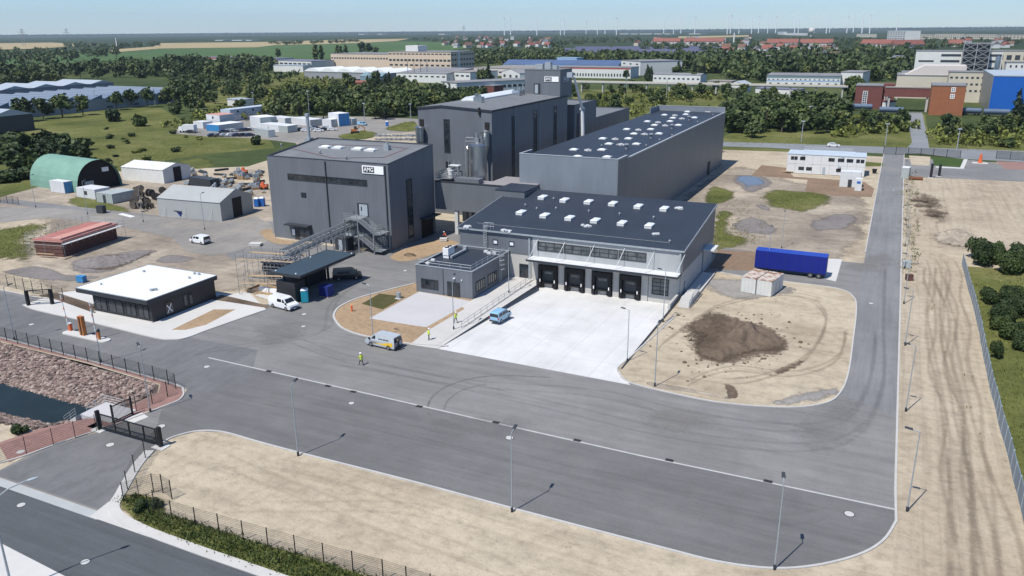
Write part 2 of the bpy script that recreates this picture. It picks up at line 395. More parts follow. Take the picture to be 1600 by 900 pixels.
def faded(mat, top=1.0):
 key = (mat.name, top)
 if key in _FADED: return _FADED[key]
 m = mat.copy(); m.name = mat.name + '_thinning'; nt = m.node_tree
 b = nt.nodes['Principled BSDF']; out = nt.nodes['Material Output']
 at = nt.nodes.new('ShaderNodeAttribute'); at.attribute_name = 'fade'
 p = _pos(nt)
 n = _math(nt, 'ADD', _math(nt, 'MULTIPLY', _noise(nt, p, 0.16, 8, 0.7), 0.7), _math(nt, 'MULTIPLY', _noise(nt, p, 1.1, 5, 0.75), 0.45))
 f = _math(nt, 'ADD', _math(nt, 'MULTIPLY', at.outputs['Fac'], 1.35), _math(nt, 'MULTIPLY', _math(nt, 'SUBTRACT', n, 0.575), 2.4))
 mask = _ramp(nt, f, [(0.22, 0.0), (0.62 if top == 1 else 1.0, top)])
 tr = nt.nodes.new('ShaderNodeBsdfTransparent'); mx = nt.nodes.new('ShaderNodeMixShader')
 nt.links.new(mask, mx.inputs[0]); nt.links.new(tr.outputs[0], mx.inputs[1]); nt.links.new(b.outputs[0], mx.inputs[2]); nt.links.new(mx.outputs[0], out.inputs['Surface'])
 _FADED[key] = m; return m
def soft_patch(name, pts, mat, z, feather=None, res=70, holes=(), top=1.0):
 P = np.array([p[:2] for p in pts]); x0, y0 = P.min(0); x1, y1 = P.max(0)
 feather = feather or min(9.0, 0.33 * min(x1 - x0, y1 - y0))
 st = max((x1 - x0) / res, (y1 - y0) / res, 0.25); nx, ny = int((x1 - x0) / st) + 2, int((y1 - y0) / st) + 2
 X, Y = np.meshgrid(x0 + np.arange(nx) * st, y0 + np.arange(ny) * st, indexing='ij')
 def inside_dist(Q):
  ins = np.zeros(X.shape, bool); dist = np.full(X.shape, 1e9)
  for i in range(len(Q)):
   a, c = Q[i - 1], Q[i]
   if a[1] != c[1]:
    cond = ((a[1] > Y) != (c[1] > Y)) & (X < (c[0] - a[0]) * (Y - a[1]) / (c[1] - a[1]) + a[0]); ins ^= cond
   d = c - a; L = (d ** 2).sum() + 1e-9; t = np.clip(((X - a[0]) * d[0] + (Y - a[1]) * d[1]) / L, 0, 1)
   dist = np.minimum(dist, np.hypot(X - a[0] - t * d[0], Y - a[1] - t * d[1]))
  return ins, dist
 ins, dist = inside_dist(P)
 fade = np.where(ins, np.clip(dist / feather, 0, 1), 0.0)
 for h in holes:
  hi, hd = inside_dist(np.array([p[:2] for p in h])); fade = np.where(hi, 0.0, np.minimum(fade, np.clip(hd / 1.0, 0, 1)))
 idx = -np.ones(X.shape, int); b = B(); fv = []
 keep = (fade[:-1, :-1] + fade[1:, :-1] + fade[1:, 1:] + fade[:-1, 1:]) > 0
 for i, j in zip(*np.nonzero(keep)):
  q = []
  for u, w in ((i, j), (i + 1, j), (i + 1, j + 1), (i, j + 1)):
   if idx[u, w] < 0: idx[u, w] = len(b.v); b.v.append((X[u, w], Y[u, w], z)); fv.append(float(fade[u, w]))
   q.append(int(idx[u, w]))
  b.f.append(tuple(q)); b.mi.append(0)
 o = b.obj(name, faded(mat, top)); at = o.data.attributes.new('fade', 'FLOAT', 'POINT'); at.data.foreach_set('value', fv)
 return structure(o)
def area(name, px, mat, z, holes=(), smooth=0):
 pts = [(p[0], p[1]) for p in GG(px)] if px and px[0][1] > 48 and not isinstance(px[0], Vector) else px
 if smooth: return soft_patch(name, smooth_line(pts, smooth, closed=True), mat, z)
 return structure(sheet(name, pts, mat, z, holes))
def warea(name, pts, mat, z, holes=(), smooth=0):
 if smooth: return soft_patch(name, smooth_line(pts, smooth, closed=True), mat, z, holes=holes)
 return structure(sheet(name, pts, mat, z, holes))
area('crop_field', [(-60, 88), (190, 81.5), (250, 76.5), (400, 74.5), (430, 71), (560, 68), (620, 64.5), (720, 66), (745, 72), (700, 80), (520, 92), (400, 100), (0, 114), (-60, 116)], m_crop, 0.30)
area('ripe_field', [(-60, 68.5), (80, 66.5), (150, 70), (60, 76), (-60, 79)], m_tan, 0.25)
area('ripe_field', [(150, 82.2), (190, 76.5), (240, 73), (250, 67.5), (420, 65.5), (540, 62), (640, 60.5), (620, 64.2), (560, 67.6), (430, 70.7), (400, 74.1), (250, 76), (190, 81)], m_tan, 0.35)
area('ripe_field', [(1060, 57), (1170, 55), (1170, 57.5), (1060, 60)], m_tan, 0.35)
area('meadow', [(-80, 330), (-80, 205), (60, 190), (150, 172), (250, 168), (330, 214), (420, 216), (430, 232), (330, 240), (230, 255), (180, 268), (60, 292)], m_meadow, 0.02)
area('meadow', [(1100, 226), (1150, 205), (1420, 205), (1420, 178), (1445, 178), (1450, 205), (1620, 212), (1700, 222), (1700, 246), (1500, 240), (1300, 233)], m_meadow, 0.02)
area('meadow', [(880, 190), (900, 140), (1120, 140), (1140, 150), (1120, 200), (960, 200)], m_meadow, 0.02)
area('meadow', [(380, 122), (480, 112), (640, 126), (700, 140), (640, 165), (420, 180), (330, 170), (260, 160), (255, 140), (300, 128)], m_meadow, 0.02)
SAND = [(-160, 20), (60, 20), (75, 165), (75, 300), (-60, 300), (-150, 305), (-215, 312), (-240, 305), (-225, 262), (-200, 240), (-190, 200), (-214, 183), (-245, 158), (-260, 135), (-200, 115), (-160, 95)]
warea('sand_ground', SAND, m_sand, 0.004, holes=[POND_RIM, YARD])
warea('dirt_ground', [(-160, 97), (-120, 79), (-113, 84), (-98, 95), (-96, 97), (-92, 104), (-100, 112), (-112, 122), (-119, 127), (-119, 150), (-140, 170), (-190, 178), (-230, 150), (-240, 128), (-180, 118), (-165, 106)], m_dirt, 0.008, smooth=3)
warea('tracked_ground', [(4.4, 10), (14.8, 10), (14.6, 165), (12.0, 171), (4.4, 171)], m_sandtrack, 0.008)
warea('tracked_ground', [(4.4, 176), (40, 172), (70, 180), (70, 285), (4.4, 275)], m_sandtrack, 0.008)
warea('dirt_ground', [(-47, 158), (-28, 152), (-4, 156), (-3, 225), (-22, 240), (-46, 262)], m_dirt, 0.008, smooth=3)
warea('grass_verge', [(15.1, 8), (70, 8), (70, 160), (30, 165), (15.0, 163)], m_meadow, 0.012)
area('grass_patch', [(0, 355), (50, 346), (88, 352), (60, 372), (66, 398), (40, 410), (0, 408), (-60, 412), (-60, 350)], m_meadow, 0.014, smooth=3)
area('grass_patch', [(1182, 305), (1200, 296), (1250, 297), (1300, 304), (1306, 316), (1290, 326), (1262, 333), (1232, 330), (1196, 322)], m_meadow, 0.014, smooth=3)
area('grass_patch', [(1108, 388), (1116, 330), (1150, 333), (1142, 360), (1178, 374), (1160, 386)], m_meadow, 0.014, smooth=3)
area('grass_patch', [(1100, 300), (1115, 290), (1150, 300), (1140, 316), (1100, 318)], m_meadow, 0.014, smooth=3)
area('grass_patch', [(100, 315), (120, 306), (162, 312), (200, 322), (205, 334), (160, 336), (112, 326)], m_meadow, 0.016, smooth=3)
area('grass_patch', [(270, 252), (320, 245), (345, 258), (300, 266)], m_meadow, 0.016, smooth=3)
yard_px = [(255, 692), (272, 683), (310, 674), (350, 676), (400, 690), (467, 708), (640, 752), (800, 795), (940, 832), (1040, 858), (1120, 878), (1200, 888.5), (1270, 885), (1340, 868), (1380, 845), (1400, 815)]
yard = [tuple(p[:2]) for p in GG(yard_px)] + [(4.3, 75), (4.3, 310)] + [(-1.9, 310), (-1.9, 157.5), (-9, 157.5), (-27.8, 158.5), (-27.8, 138), (-27.0, 120)]
yard += [(-28.2, 92.2), (-25.6, 88.1), (-53.7, 88.6)]
yard += [(-55, 125), (-70, 150), (-88, 149), (-87, 128), (-118, 128), (-122, 137), (-121, 152), (-128, 152), (-128, 142), (-131, 137)]
yard += [(-156, 134.5), (-212, 133.5), (-212, 128.8), (-150, 128.2), (-136, 126.5), (-125, 119), (-113, 112), (-106, 116), (-98, 112), (-90, 104), (-88, 94.0), (-113, 80.4), (-124, 80.8)]
yard += [(-150, 81), (-150, 68.4), (-113.5, 66.6), (-78, 65.1), (-74.8, 64.3), (-73.4, 61.9), (-73.6, 60.0), (-75.0, 54.0), (-75.4, 52.5), (-77.1, 48.1), (-77.7, 45.2), (-77.5, 41.5), (-60.3, 41.5), (-61.4, 43.2), (-64.3, 47.0), (-66.4, 50.6)]
warea('yard_asphalt', yard, m_asphalt, 0.020)
_ln = [tuple(p[:2]) for p in GG([(326, 559), (560, 612), (800, 667), (1000, 712), (1200, 754), (1402, 797)])]
warea('south_lane', _ln[::-1] + [(-79.6, 71.0), (-73.2, 61.8), (-73.4, 59.0), (-66.3, 51.0)] + [tuple(p[:2]) for p in GG(yard_px)], m_southlane, 0.0215)
warea('straight_road', [(-1.85, 96), (4.25, 92), (4.25, 309), (-1.85, 309)], m_straight, 0.0225)
warea('entrance_road', [(-150, 80.6), (-150, 68.6), (-113.5, 66.8), (-78, 65.3), (-75.0, 64.6), (-73.2, 62), (-70, 70), (-76, 78), (-97, 77.4), (-113, 79.4)], m_roadway, 0.024)
warea('entrance_road', [(-75.2, 53.0), (-76.9, 48.1), (-77.4, 41.7), (-60.6, 41.7), (-61.6, 43.4), (-64.5, 47.2), (-66.6, 52.8)], m_roadway, 0.024)
area('gravel_road', [(-40, 352), (-40, 322), (90, 326), (230, 338), (330, 348), (400, 338), (425, 352), (425, 372), (400, 388), (330, 400), (290, 392), (270, 372), (180, 352), (80, 340)], m_greyroad, 0.026)
warea('public_road', [(-160, 40.6), (60, 40.6), (60, 25), (-160, 25)], m_darkroad, 0.024)
warea('gutter_strip', [(-160, 41.45), (-61, 41.45), (-61, 40.45), (-160, 40.45)], m_gutter, 0.028)
warea('pavement', [(-160, 34.6), (-66, 34.6), (-56.5, 33.9), (-46, 33.2), (-46, 26), (-160, 26)], m_conc, 0.030)
b = B(); ribbon(b, smooth_line([(60, 40.95), (-30, 40.95), (-43.5, 40.95), (-50, 40.98), (-56.5, 41.2), (-60.8, 42.2), (-62.9, 44.8), (-65.4, 48.6), (-66.8, 51.5)], 6), 1.0, 0.0, 0.10)
structure(b.obj('kerb_pavement', m_pave))
warea('pavement', [(-62.5, 43.0), (-58, 41.5), (-50, 41.1), (60, 41.1), (60, 40.55), (-62, 40.55)], m_pave, 0.034)
isl = smooth_line([(p.x, p.y) for p in (G(*q) for q in [(700, 541), (645, 538), (600, 531), (560, 523), (535, 513), (524, 501), (522, 491), (532, 479), (560, 466), (600, 455), (648, 443)])], 5)
isl_poly = isl + [(-69.3, 125.5), (-57, 125.5), (-54.2, 118), (-54.0, 88.8)]
warea('planting_bed', isl_poly, m_tanbed, 0.044)
area('lawn_strip', [(565, 475), (593, 459), (633, 464), (598, 484)], grass_mat('young_lawn', (0.075, 0.075, 0.03), (0.095, 0.09, 0.038), (0.15, 0.12, 0.06), 0.2), 0.050)
area('paved_square', [(577, 498), (655, 456), (690, 462), (735, 471), (668, 512), (640, 508)], m_palepave, 0.052)
area('office_walk', [(640, 539), (684, 545.5), (838, 446), (838, 425), (800, 425), (738, 469), (664, 513), (668, 517)], m_pave, 0.056)
area('tan_strip', [(664, 513), (722, 480), (726, 483), (668, 517)], m_tanbed, 0.060)
b = B(); ribbon(b, isl, 0.32, 0.0, 0.13); structure(b.obj('kerb', m_kerb))
gh = smooth_line([(p.x, p.y) for p in (G(*q) for q in [(36, 477), (60, 486), (150, 506), (240, 528), (268, 531), (292, 528), (330, 514), (416, 484)])], 5)
warea('pavement', gh + [(-95.5, 97.5), (-98, 95), (-113, 96), (-125, 84)], m_conc, 0.060)
area('planting_bed', [(268, 516), (334, 484), (368, 484), (322, 508), (290, 516)], m_tanbed, 0.064)
area('soil_bed', [(60, 462), (90, 458), (160, 480), (148, 490), (92, 470)], m_darksoil, 0.064)
area('soil_bed', [(328, 468), (346, 461), (420, 478), (418, 482), (368, 474)], m_darksoil, 0.064)
area('pavement', [(398, 462), (430, 452), (470, 466), (440, 476)], m_conc, 0.066)
b = B(); ribbon(b, gh, 0.22, 0.0, 0.12); structure(b.obj('kerb', m_kerb))
di = smooth_line([(p.x, p.y) for p in (G(*q) for q in [(1052, 497), (985, 558), (966, 574), (968, 584), (984, 598), (1050, 615), (1130, 630), (1230, 637), (1290, 630), (1314, 612), (1326, 580), (1333, 530), (1338, 484), (1333, 464), (1308, 451), (1226, 440), (1160, 432), (1118, 424)])], 5)
warea('sand_island', di + [(-27.6, 137), (-27.6, 118)], m_sand, 0.030)
area('gravel_patch', [(1190, 630), (1226, 618), (1270, 606), (1308, 606), (1316, 616), (1292, 628), (1230, 636)], m_gravel, .034, smooth=3)
area('gravel_patch', [(1090, 440), (1120, 432), (1220, 444), (1250, 456), (1180, 470), (1120, 462)], m_gravel, .034, smooth=3)
area('dirt_patch', [(1010, 596), (1050, 602), (1120, 616), (1150, 626), (1090, 616), (1020, 606)], m_dirt, .034, smooth=3)
area('dirt_patch', [(1130, 600), (1150, 604), (1156, 622), (1136, 622)], m_darksoil, .034, smooth=3)
b = B(); ribbon(b, di, 0.2, 0.0, 0.12); structure(b.obj('kerb', m_kerb))
b = B(); ribbon(b, [p for p in smooth_line([tuple(q[:2]) for q in GG(yard_px)], 5)] + [(4.42, 76), (4.42, 310)], 0.22, 0.0, 0.12); structure(b.obj('kerb', m_kerb))
b = B(); ribbon(b, [(-2.0, 310), (-2.0, 166), (-2.6, 165)], 0.2, 0.0, 0.12); structure(b.obj('kerb', m_kerb))
b = B(); ribbon(b, [(-150, 81.0), (-125, 80.9)], 0.2, 0.0, 0.12); structure(b.obj('kerb', m_kerb))
ctip = smooth_line([(-113.8, 66.3), (-94, 65.7), (-78.2, 64.9), (-75.2, 64.0), (-73.6, 62.0), (-73.9, 59.6), (-75.0, 54.8), (-75.4, 52.5)], 6)
warea('brick_path', ctip + [(-77.7, 52.5), (-77.5, 57.6), (-77.5, 62.3), (-79.2, 64.2), (-94, 65.2), (-113.8, 65.5)], m_redbrick, 0.040)
warea('brick_path', [(-75.9, 52.4), (-77.6, 48.0), (-78.2, 43.8), (-83.2, 45.9), (-82.2, 49.7), (-79.8, 53.4), (-78, 55.0)], m_redbrick, 0.040)
area('pavement', [(195, 655), (222, 645), (232, 652), (205, 663)], m_conc, 0.046)
b = B(); ribbon(b, ctip, 0.2, 0.0, 0.12); structure(b.obj('kerb', m_kerb))
b = B(); ribbon(b, smooth_line([(-75.8, 52.3), (-77.2, 48.1), (-78.0, 45), (-79.5, 42)], 5), 0.2, 0.0, 0.12); structure(b.obj('kerb', m_kerb))
area('soil_pad', [(1174, 274), (1190, 258), (1228, 262), (1240, 276), (1350, 284), (1366, 295), (1362, 308), (1300, 306), (1258, 299), (1262, 281)], m_brown, 0.018)
area('soil_pad', [(1108, 420), (1122, 391), (1180, 393), (1180, 424)], m_brown, 0.024)
area('soil_pad', [(1290, 404), (1316, 405), (1306, 440), (1288, 436)], m_conc, 0.024)
area('puddle', [(1146, 279), (1160, 274), (1192, 278), (1198, 288), (1174, 291), (1166, 297), (1158, 288)], m_puddle, 0.020, smooth=3)
area('mud_patch', [(1142, 282), (1150, 272), (1200, 276), (1210, 290), (1170, 302)], m_damp, 0.016, smooth=3)
area('mud_patch', [(1262, 350), (1290, 336), (1330, 334), (1342, 342), (1330, 356), (1290, 362), (1268, 360)], m_damp, 0.016, smooth=3)
area('mud_patch', [(1178, 320), (1196, 320), (1208, 330), (1190, 328)], m_damp, 0.016, smooth=3)
area('mud_patch', [(1142, 345), (1180, 338), (1222, 358), (1200, 368), (1150, 362)], m_damp, 0.016, smooth=3)
area('mud_patch', [(96, 420), (130, 402), (200, 392), (250, 388), (226, 406), (180, 424), (120, 430)], m_damp, 0.016, smooth=3)
area('mud_patch', [(122, 418), (138, 404), (180, 396), (222, 398), (232, 392), (240, 396), (196, 418), (150, 424)], m_darksoil, 0.018, smooth=3)
area('mud_patch', [(0, 425), (60, 415), (110, 428), (160, 432), (120, 440), (40, 436)], m_damp, 0.016, smooth=3)
area('mud_patch', [(238, 410), (262, 398), (306, 402), (280, 412)], m_damp, 0.016, smooth=3)
b = B()
b._add([(-53.7, 88.6, 0.021), (-25.6, 88.1, 0.021), (-28.2, 92.2, 0.021), (-28.2, 112, -0.55), (-28.2, 123.8, -1.2), (-54.2, 123.8, -1.2), (-54.0, 106, -0.55)], [(0, 1, 2, 3, 6), (6, 3, 4, 5)])
structure(b.obj('loading_yard', m_concpad))
area('public_road', [(1100, 221), (1200, 223.5), (1350, 228.5), (1418, 231), (1425, 222), (1416, 176), (1441, 176), (1447, 205), (1452, 231), (1720, 240), (1720, 262), (1640, 256), (1500, 248), (1440, 240), (1380, 240), (1200, 231), (1100, 228)], m_farroad, 0.030)
area('access_road', [(1378, 264), (1384, 248), (1520, 250), (1600, 262), (1720, 272), (1720, 290), (1600, 284), (1414, 276)], m_asphalt, 0.034)
area('brick_path', [(1556, 252), (1600, 254), (1700, 262), (1700, 270), (1570, 264)], m_redbrick, 0.040)
area('pavement', [(1506, 249), (1512, 249), (1506, 264), (1462, 262), (1462, 260), (1500, 262)], m_conc, 0.042)
area('mown_lawn', [(1456, 245), (1503, 248), (1509, 262), (1460, 259)], grass_mat('mown_lawn', (0.042, 0.075, 0.02), (0.055, 0.09, 0.026), (0.07, 0.105, 0.032), 0.1), 0.038)
area('sand_ground', [(1420, 243), (1454, 245), (1452, 259), (1424, 258)], m_sand, 0.038)
area('lawn_strip', [(1100, 228), (1200, 232), (1300, 237), (1300, 239), (1190, 236), (1100, 233)], m_meadow, 0.032)
area('lawn_strip', [(1345, 252), (1380, 255), (1380, 260), (1350, 260)], m_meadow, 0.032)
area('car_park', [(262, 208), (292, 196), (420, 182), (560, 182), (660, 186), (660, 205), (560, 212), (480, 226), (400, 216), (330, 214)], m_greyroad, 0.026)
_Z = [0.0]
def rut(name, pts, w, mat, z, n=6, top=.24):
 z += _Z[0]
 P_ = smooth_line(pts, n); b = B(); fv = []
 for i, p in enumerate(P_):
  a, c = np.array(P_[max(0, i - 1)]), np.array(P_[min(len(P_) - 1, i + 1)]); d = (c - a) / (np.linalg.norm(c - a) + 1e-9); nn = np.array([-d[1], d[0]]) * w / 2
  for k, f in ((-1, 0), (0, .82), (1, 0)): b.v.append((p[0] + nn[0] * k, p[1] + nn[1] * k, z)); fv.append(float(f if 2 < i < len(P_) - 3 else 0))
  if i: q = 3 * i; b.f += [(q - 3, q, q + 1, q - 2), (q - 2, q + 1, q + 2, q - 1)]; b.mi += [0, 0]
 o = b.obj(name, faded(mat, top)); o.data.attributes.new('fade', 'FLOAT', 'POINT').data.foreach_set('value', fv); _Z[0] += .00015; return structure(o)
m_rut = earth_mat('rutted_sand', (0.30, 0.245, 0.18), (0.27, 0.22, 0.16), (0.22, 0.175, 0.125), None, 0, scale=.2)
m_wear = asphalt_mat('worn_asphalt', (0.150, 0.147, 0.143)); m_dust = asphalt_mat('dusted_asphalt', (0.245, 0.232, 0.21)); m_patch = asphalt_mat('pale_worn_asphalt', (0.215, 0.212, 0.206))
_r = random.Random(17)
for k in range(5):
 x0 = _r.uniform(6.5, 12.5); pts = [(x0 + _r.uniform(-.8, .8), y) for y in range(30 + 9 * (k % 3), 172, 14)]
 for o_ in (-.9, .9): rut('wheel_rut', [(x + o_, y) for x, y in pts], .9, m_rut, .0125)
for k, px in enumerate(([(1060, 612), (1100, 590), (1150, 580), (1240, 588), (1310, 560), (1322, 500)], [(1010, 560), (1060, 520), (1130, 478), (1230, 462), (1310, 480)], [(1100, 600), (1180, 596), (1260, 560), (1290, 500), (1260, 462)], [(360, 720), (520, 752), (700, 812), (900, 872), (1000, 905)], [(300, 705), (420, 760), (600, 830), (760, 890), (800, 912)], [(330, 800), (450, 800), (600, 800), (720, 820)])):
 pts = [tuple(p[:2]) for p in GG(px)]
 for o_ in (0, 1.8): rut('wheel_rut', [(x, y + o_) for x, y in pts], .85, m_rut, .035, top=.26 if k < 3 else .10)
for k, px in enumerate(([(470, 560), (640, 590), (860, 640), (1080, 690), (1300, 700), (1376, 620), (1380, 500), (1384, 380)], [(420, 520), (520, 560), (700, 600), (930, 620), (1100, 660), (1290, 670), (1358, 600), (1368, 480)], [(330, 620), (520, 650), (720, 700), (980, 770), (1200, 820), (1330, 800)], [(260, 560), (400, 540), (500, 520), (520, 470), (600, 420)])):
 pts = [tuple(p[:2]) for p in GG(px)]
 for o_ in (0, 1.9): rut('wheel_track', [(x, y + o_) for x, y in pts], .9, m_wear if k != 2 else m_patch, .0228, top=.13)
soft_patch('dust_patch', smooth_line([tuple(p[:2]) for p in GG([(1000, 640), (1060, 628), (1130, 640), (1150, 664), (1080, 690), (1000, 676)])], 3, closed=True), m_dust, .0250 + .003, feather=6, top=.5)
soft_patch('dust_patch', smooth_line([tuple(p[:2]) for p in GG([(400, 505), (470, 500), (500, 520), (440, 548), (380, 540)])], 3, closed=True), m_patch, .0252 + .003, feather=6, top=.5)
soft_patch('dust_patch', smooth_line([tuple(p[:2]) for p in GG([(640, 660), (760, 640), (860, 660), (780, 690), (680, 690)])], 3, closed=True), m_patch, .0254 + .003, feather=6, top=.5)
soft_patch('dust_patch', smooth_line([tuple(p[:2]) for p in GG([(1240, 640), (1330, 620), (1370, 660), (1320, 720), (1240, 700)])], 3, closed=True), m_patch, .0256 + .003, feather=6, top=.5)
soft_patch('dust_patch', smooth_line([tuple(p[:2]) for p in GG([(1350, 396), (1400, 394), (1402, 420), (1340, 430), (1310, 412)])], 3, closed=True), m_dust, .0258 + .003, feather=6, top=.5)
b = B(); ribbon(b, [tuple(p[:2]) for p in GG([(326, 559), (560, 612), (800, 667), (1000, 712), (1200, 754), (1402, 797)])], 0.24, 0.022, 0.026); structure(b.obj('road_line', m_paint))
m_skid = M('tyre_rubber_mark', (0.134, 0.131, 0.127), 0.9, var=0.2, scale=1.5, obj=False)
def skid(px, w=0.22):
 b = B(); ribbon(b, smooth_line([tuple(p[:2]) for p in GG(px)], 6), w, 0.0225, 0.0245); structure(b.obj('skid_mark', m_skid))
skid([(668, 636), (676, 620), (700, 603), (740, 591), (790, 587), (860, 590)], 0.3)
skid([(668, 636), (672, 650), (690, 660), (716, 668)], 0.25)
skid([(694, 640), (700, 626), (722, 610), (760, 600)], 0.2)
# -- haze
hb = B(); hb.bx(-11500, 11500, -400, 12600, -40, 330)
m_haze = bpy.data.materials.new('haze'); m_haze.use_nodes = True
hn = m_haze.node_tree; hn.nodes.clear()
hv = hn.nodes.new('ShaderNodeVolumePrincipled'); hv.inputs['Density'].default_value = 4.0e-5; hv.inputs['Color'].default_value = (0.70, 0.84, 1.0, 1); hv.inputs['Anisotropy'].default_value = 0.1
ho = hn.nodes.new('ShaderNodeOutputMaterial'); hn.links.new(hv.outputs[0], ho.inputs['Volume'])
haze = hb.obj('haze', m_haze); haze['kind'] = 'stuff'; haze['label'] = 'thin pale blue haze in the distant air'
# == THE PLANT
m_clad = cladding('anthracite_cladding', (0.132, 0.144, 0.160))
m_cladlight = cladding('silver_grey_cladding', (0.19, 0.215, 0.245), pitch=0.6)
m_corr = cladding('silver_corrugated_sheet', (0.36, 0.37, 0.37), pitch=0.35, depth=0.06)
m_roofgrey = M('grey_roof_membrane', (0.155, 0.165, 0.172), 0.8, var=0.10, scale=0.25)
m_roofdark = M('dark_blue_grey_roof', (0.030, 0.038, 0.052), 0.55, var=0.12, scale=0.15)
m_trim = M('dark_trim', (0.035, 0.039, 0.046), 0.5, var=0.06)
m_black = M('black_rubber', (0.012, 0.012, 0.013), 0.7, var=0.2)
m_white = M('white_paint', (0.74, 0.74, 0.73), 0.45, var=0.03)
m_whiteroof = M('white_roof_membrane', (0.66, 0.67, 0.67), 0.6, var=0.03, scale=0.3)
m_offwhite = M('off_white_panel', (0.58, 0.59, 0.59), 0.5, var=0.05)
m_steel = M('galvanised_steel', (0.22, 0.235, 0.25), 0.6, metal=0.2, var=0.12, scale=2)
m_dullsteel = M('dull_galvanised_steel', (0.34, 0.37, 0.39), 0.55, metal=0.3, var=0.12, scale=2)
m_stainless = M('brushed_stainless', (0.50, 0.52, 0.54), 0.28, metal=0.95, var=0.06, scale=1)
m_glass = glass_mat('dark_window_glass')
m_glasslit = glass_mat('grey_window_glass', (0.07, 0.08, 0.085))
m_doorgrey = M('light_grey_door', (0.33, 0.37, 0.40), 0.5, var=0.05)
m_doordark = M('dark_grey_door', (0.045, 0.05, 0.055), 0.5, var=0.05)
m_dome = M('white_skylight_dome', (0.72, 0.75, 0.77), 0.25, var=0.03, spec=0.5)
m_signwhite = M('sign_white', (0.82, 0.82, 0.82), 0.5, var=0.01)
m_signblack = M('sign_black', (0.015, 0.015, 0.016), 0.5, var=0.05)
m_redline = M('faded_red_walkway', (0.20, 0.115, 0.115), 0.8, var=0.15, scale=0.6)
m_pipegrey = M('grey_pipe', (0.26, 0.28, 0.29), 0.5, metal=0.4, var=0.1)
def lettering(name, text, size, mat, parent, loc, rot, width=None, bold=0.0):
 cu = bpy.data.curves.new(name, 'FONT'); cu.body = text; cu.size = size; cu.extrude = 0.012; cu.offset = bold
 cu.align_x = 'CENTER'; cu.align_y = 'CENTER'
 tmp = bpy.data.objects.new('tmp_text', cu); C.objects.link(tmp)
 bpy.context.view_layer.update()
 me = bpy.data.meshes.new_from_object(tmp.evaluated_get(bpy.context.evaluated_depsgraph_get()))
 bpy.data.objects.remove(tmp)
 me.materials.clear(); me.materials.append(mat); me.name = name
 o = bpy.data.objects.new(name, me); C.objects.link(o); o.parent = parent
 o.location = loc; o.rotation_euler = rot
 if width:
  xs = [v.co.x for v in me.vertices]; o.scale.x = width / (max(xs) - min(xs))
 return o
FRONT = (R(90), 0, 0)                       # text facing -Y
EAST = (R(90), 0, R(90))                    # text facing +X
def front_rect(y, pxa, pxb):                # rectangle on an upright wall y = const, from two photo corners
 a, b = WY(*pxa, y), WY(*pxb, y)
 return min(a.x, b.x), max(a.x, b.x), min(a.z, b.z), max(a.z, b.z)
def side_rect(x, pxa, pxb):
 a, b = WX(*pxa, x), WX(*pxb, x)
 return min(a.y, b.y), max(a.y, b.y), min(a.z, b.z), max(a.z, b.z)
def window_front(parent, x0, x1, z0, z1, y, n=1, m=1, name='window', glass=None, fr=0.10, frame=None):
 b = B(); t = 0.09
 b.bx(x0, x0 + fr, y - t, y, z0, z1); b.bx(x1 - fr, x1, y - t, y, z0, z1)
 b.bx(x0 + fr, x1 - fr, y - t, y, z0, z0 + fr); b.bx(x0 + fr, x1 - fr, y - t, y, z1 - fr, z1)
 for k in range(1, n):
  xc = x0 + (x1 - x0) * k / n; b.bx(xc - fr * .4, xc + fr * .4, y - t, y, z0 + fr, z1 - fr)
 for k in range(1, m):
  zc = z0 + (z1 - z0) * k / m; b.bx(x0 + fr, x1 - fr, y - t + .004, y, zc - fr * .35, zc + fr * .35)
 o = b.obj(name, frame or m_trim, parent)
 g = B(); g.bx(x0 + fr, x1 - fr, y - 0.035, y, z0 + fr, z1 - fr); g.obj('pane', glass or m_glass, o)
 return o
def window_east(parent, y0, y1, z0, z1, x, n=1, m=1, name='window', glass=None, fr=0.10, frame=None):
 b = B(); t = 0.09
 b.bx(x, x + t, y0, y0 + fr, z0, z1); b.bx(x, x + t, y1 - fr, y1, z0, z1)
 b.bx(x, x + t, y0 + fr, y1 - fr, z0, z0 + fr); b.bx(x, x + t, y0 + fr, y1 - fr, z1 - fr, z1)
 for k in range(1, n):
  yc = y0 + (y1 - y0) * k / n; b.bx(x, x + t, yc - fr * .4, yc + fr * .4, z0 + fr, z1 - fr)
 for k in range(1, m):
  zc = z0 + (z1 - z0) * k / m; b.bx(x, x + t - .004, y0 + fr, y1 - fr, zc - fr * .35, zc + fr * .35)
 o = b.obj(name, frame or m_trim, parent)
 g = B(); g.bx(x, x + 0.035, y0 + fr, y1 - fr, z0 + fr, z1 - fr); g.obj('pane', glass or m_glass, o)
 return o
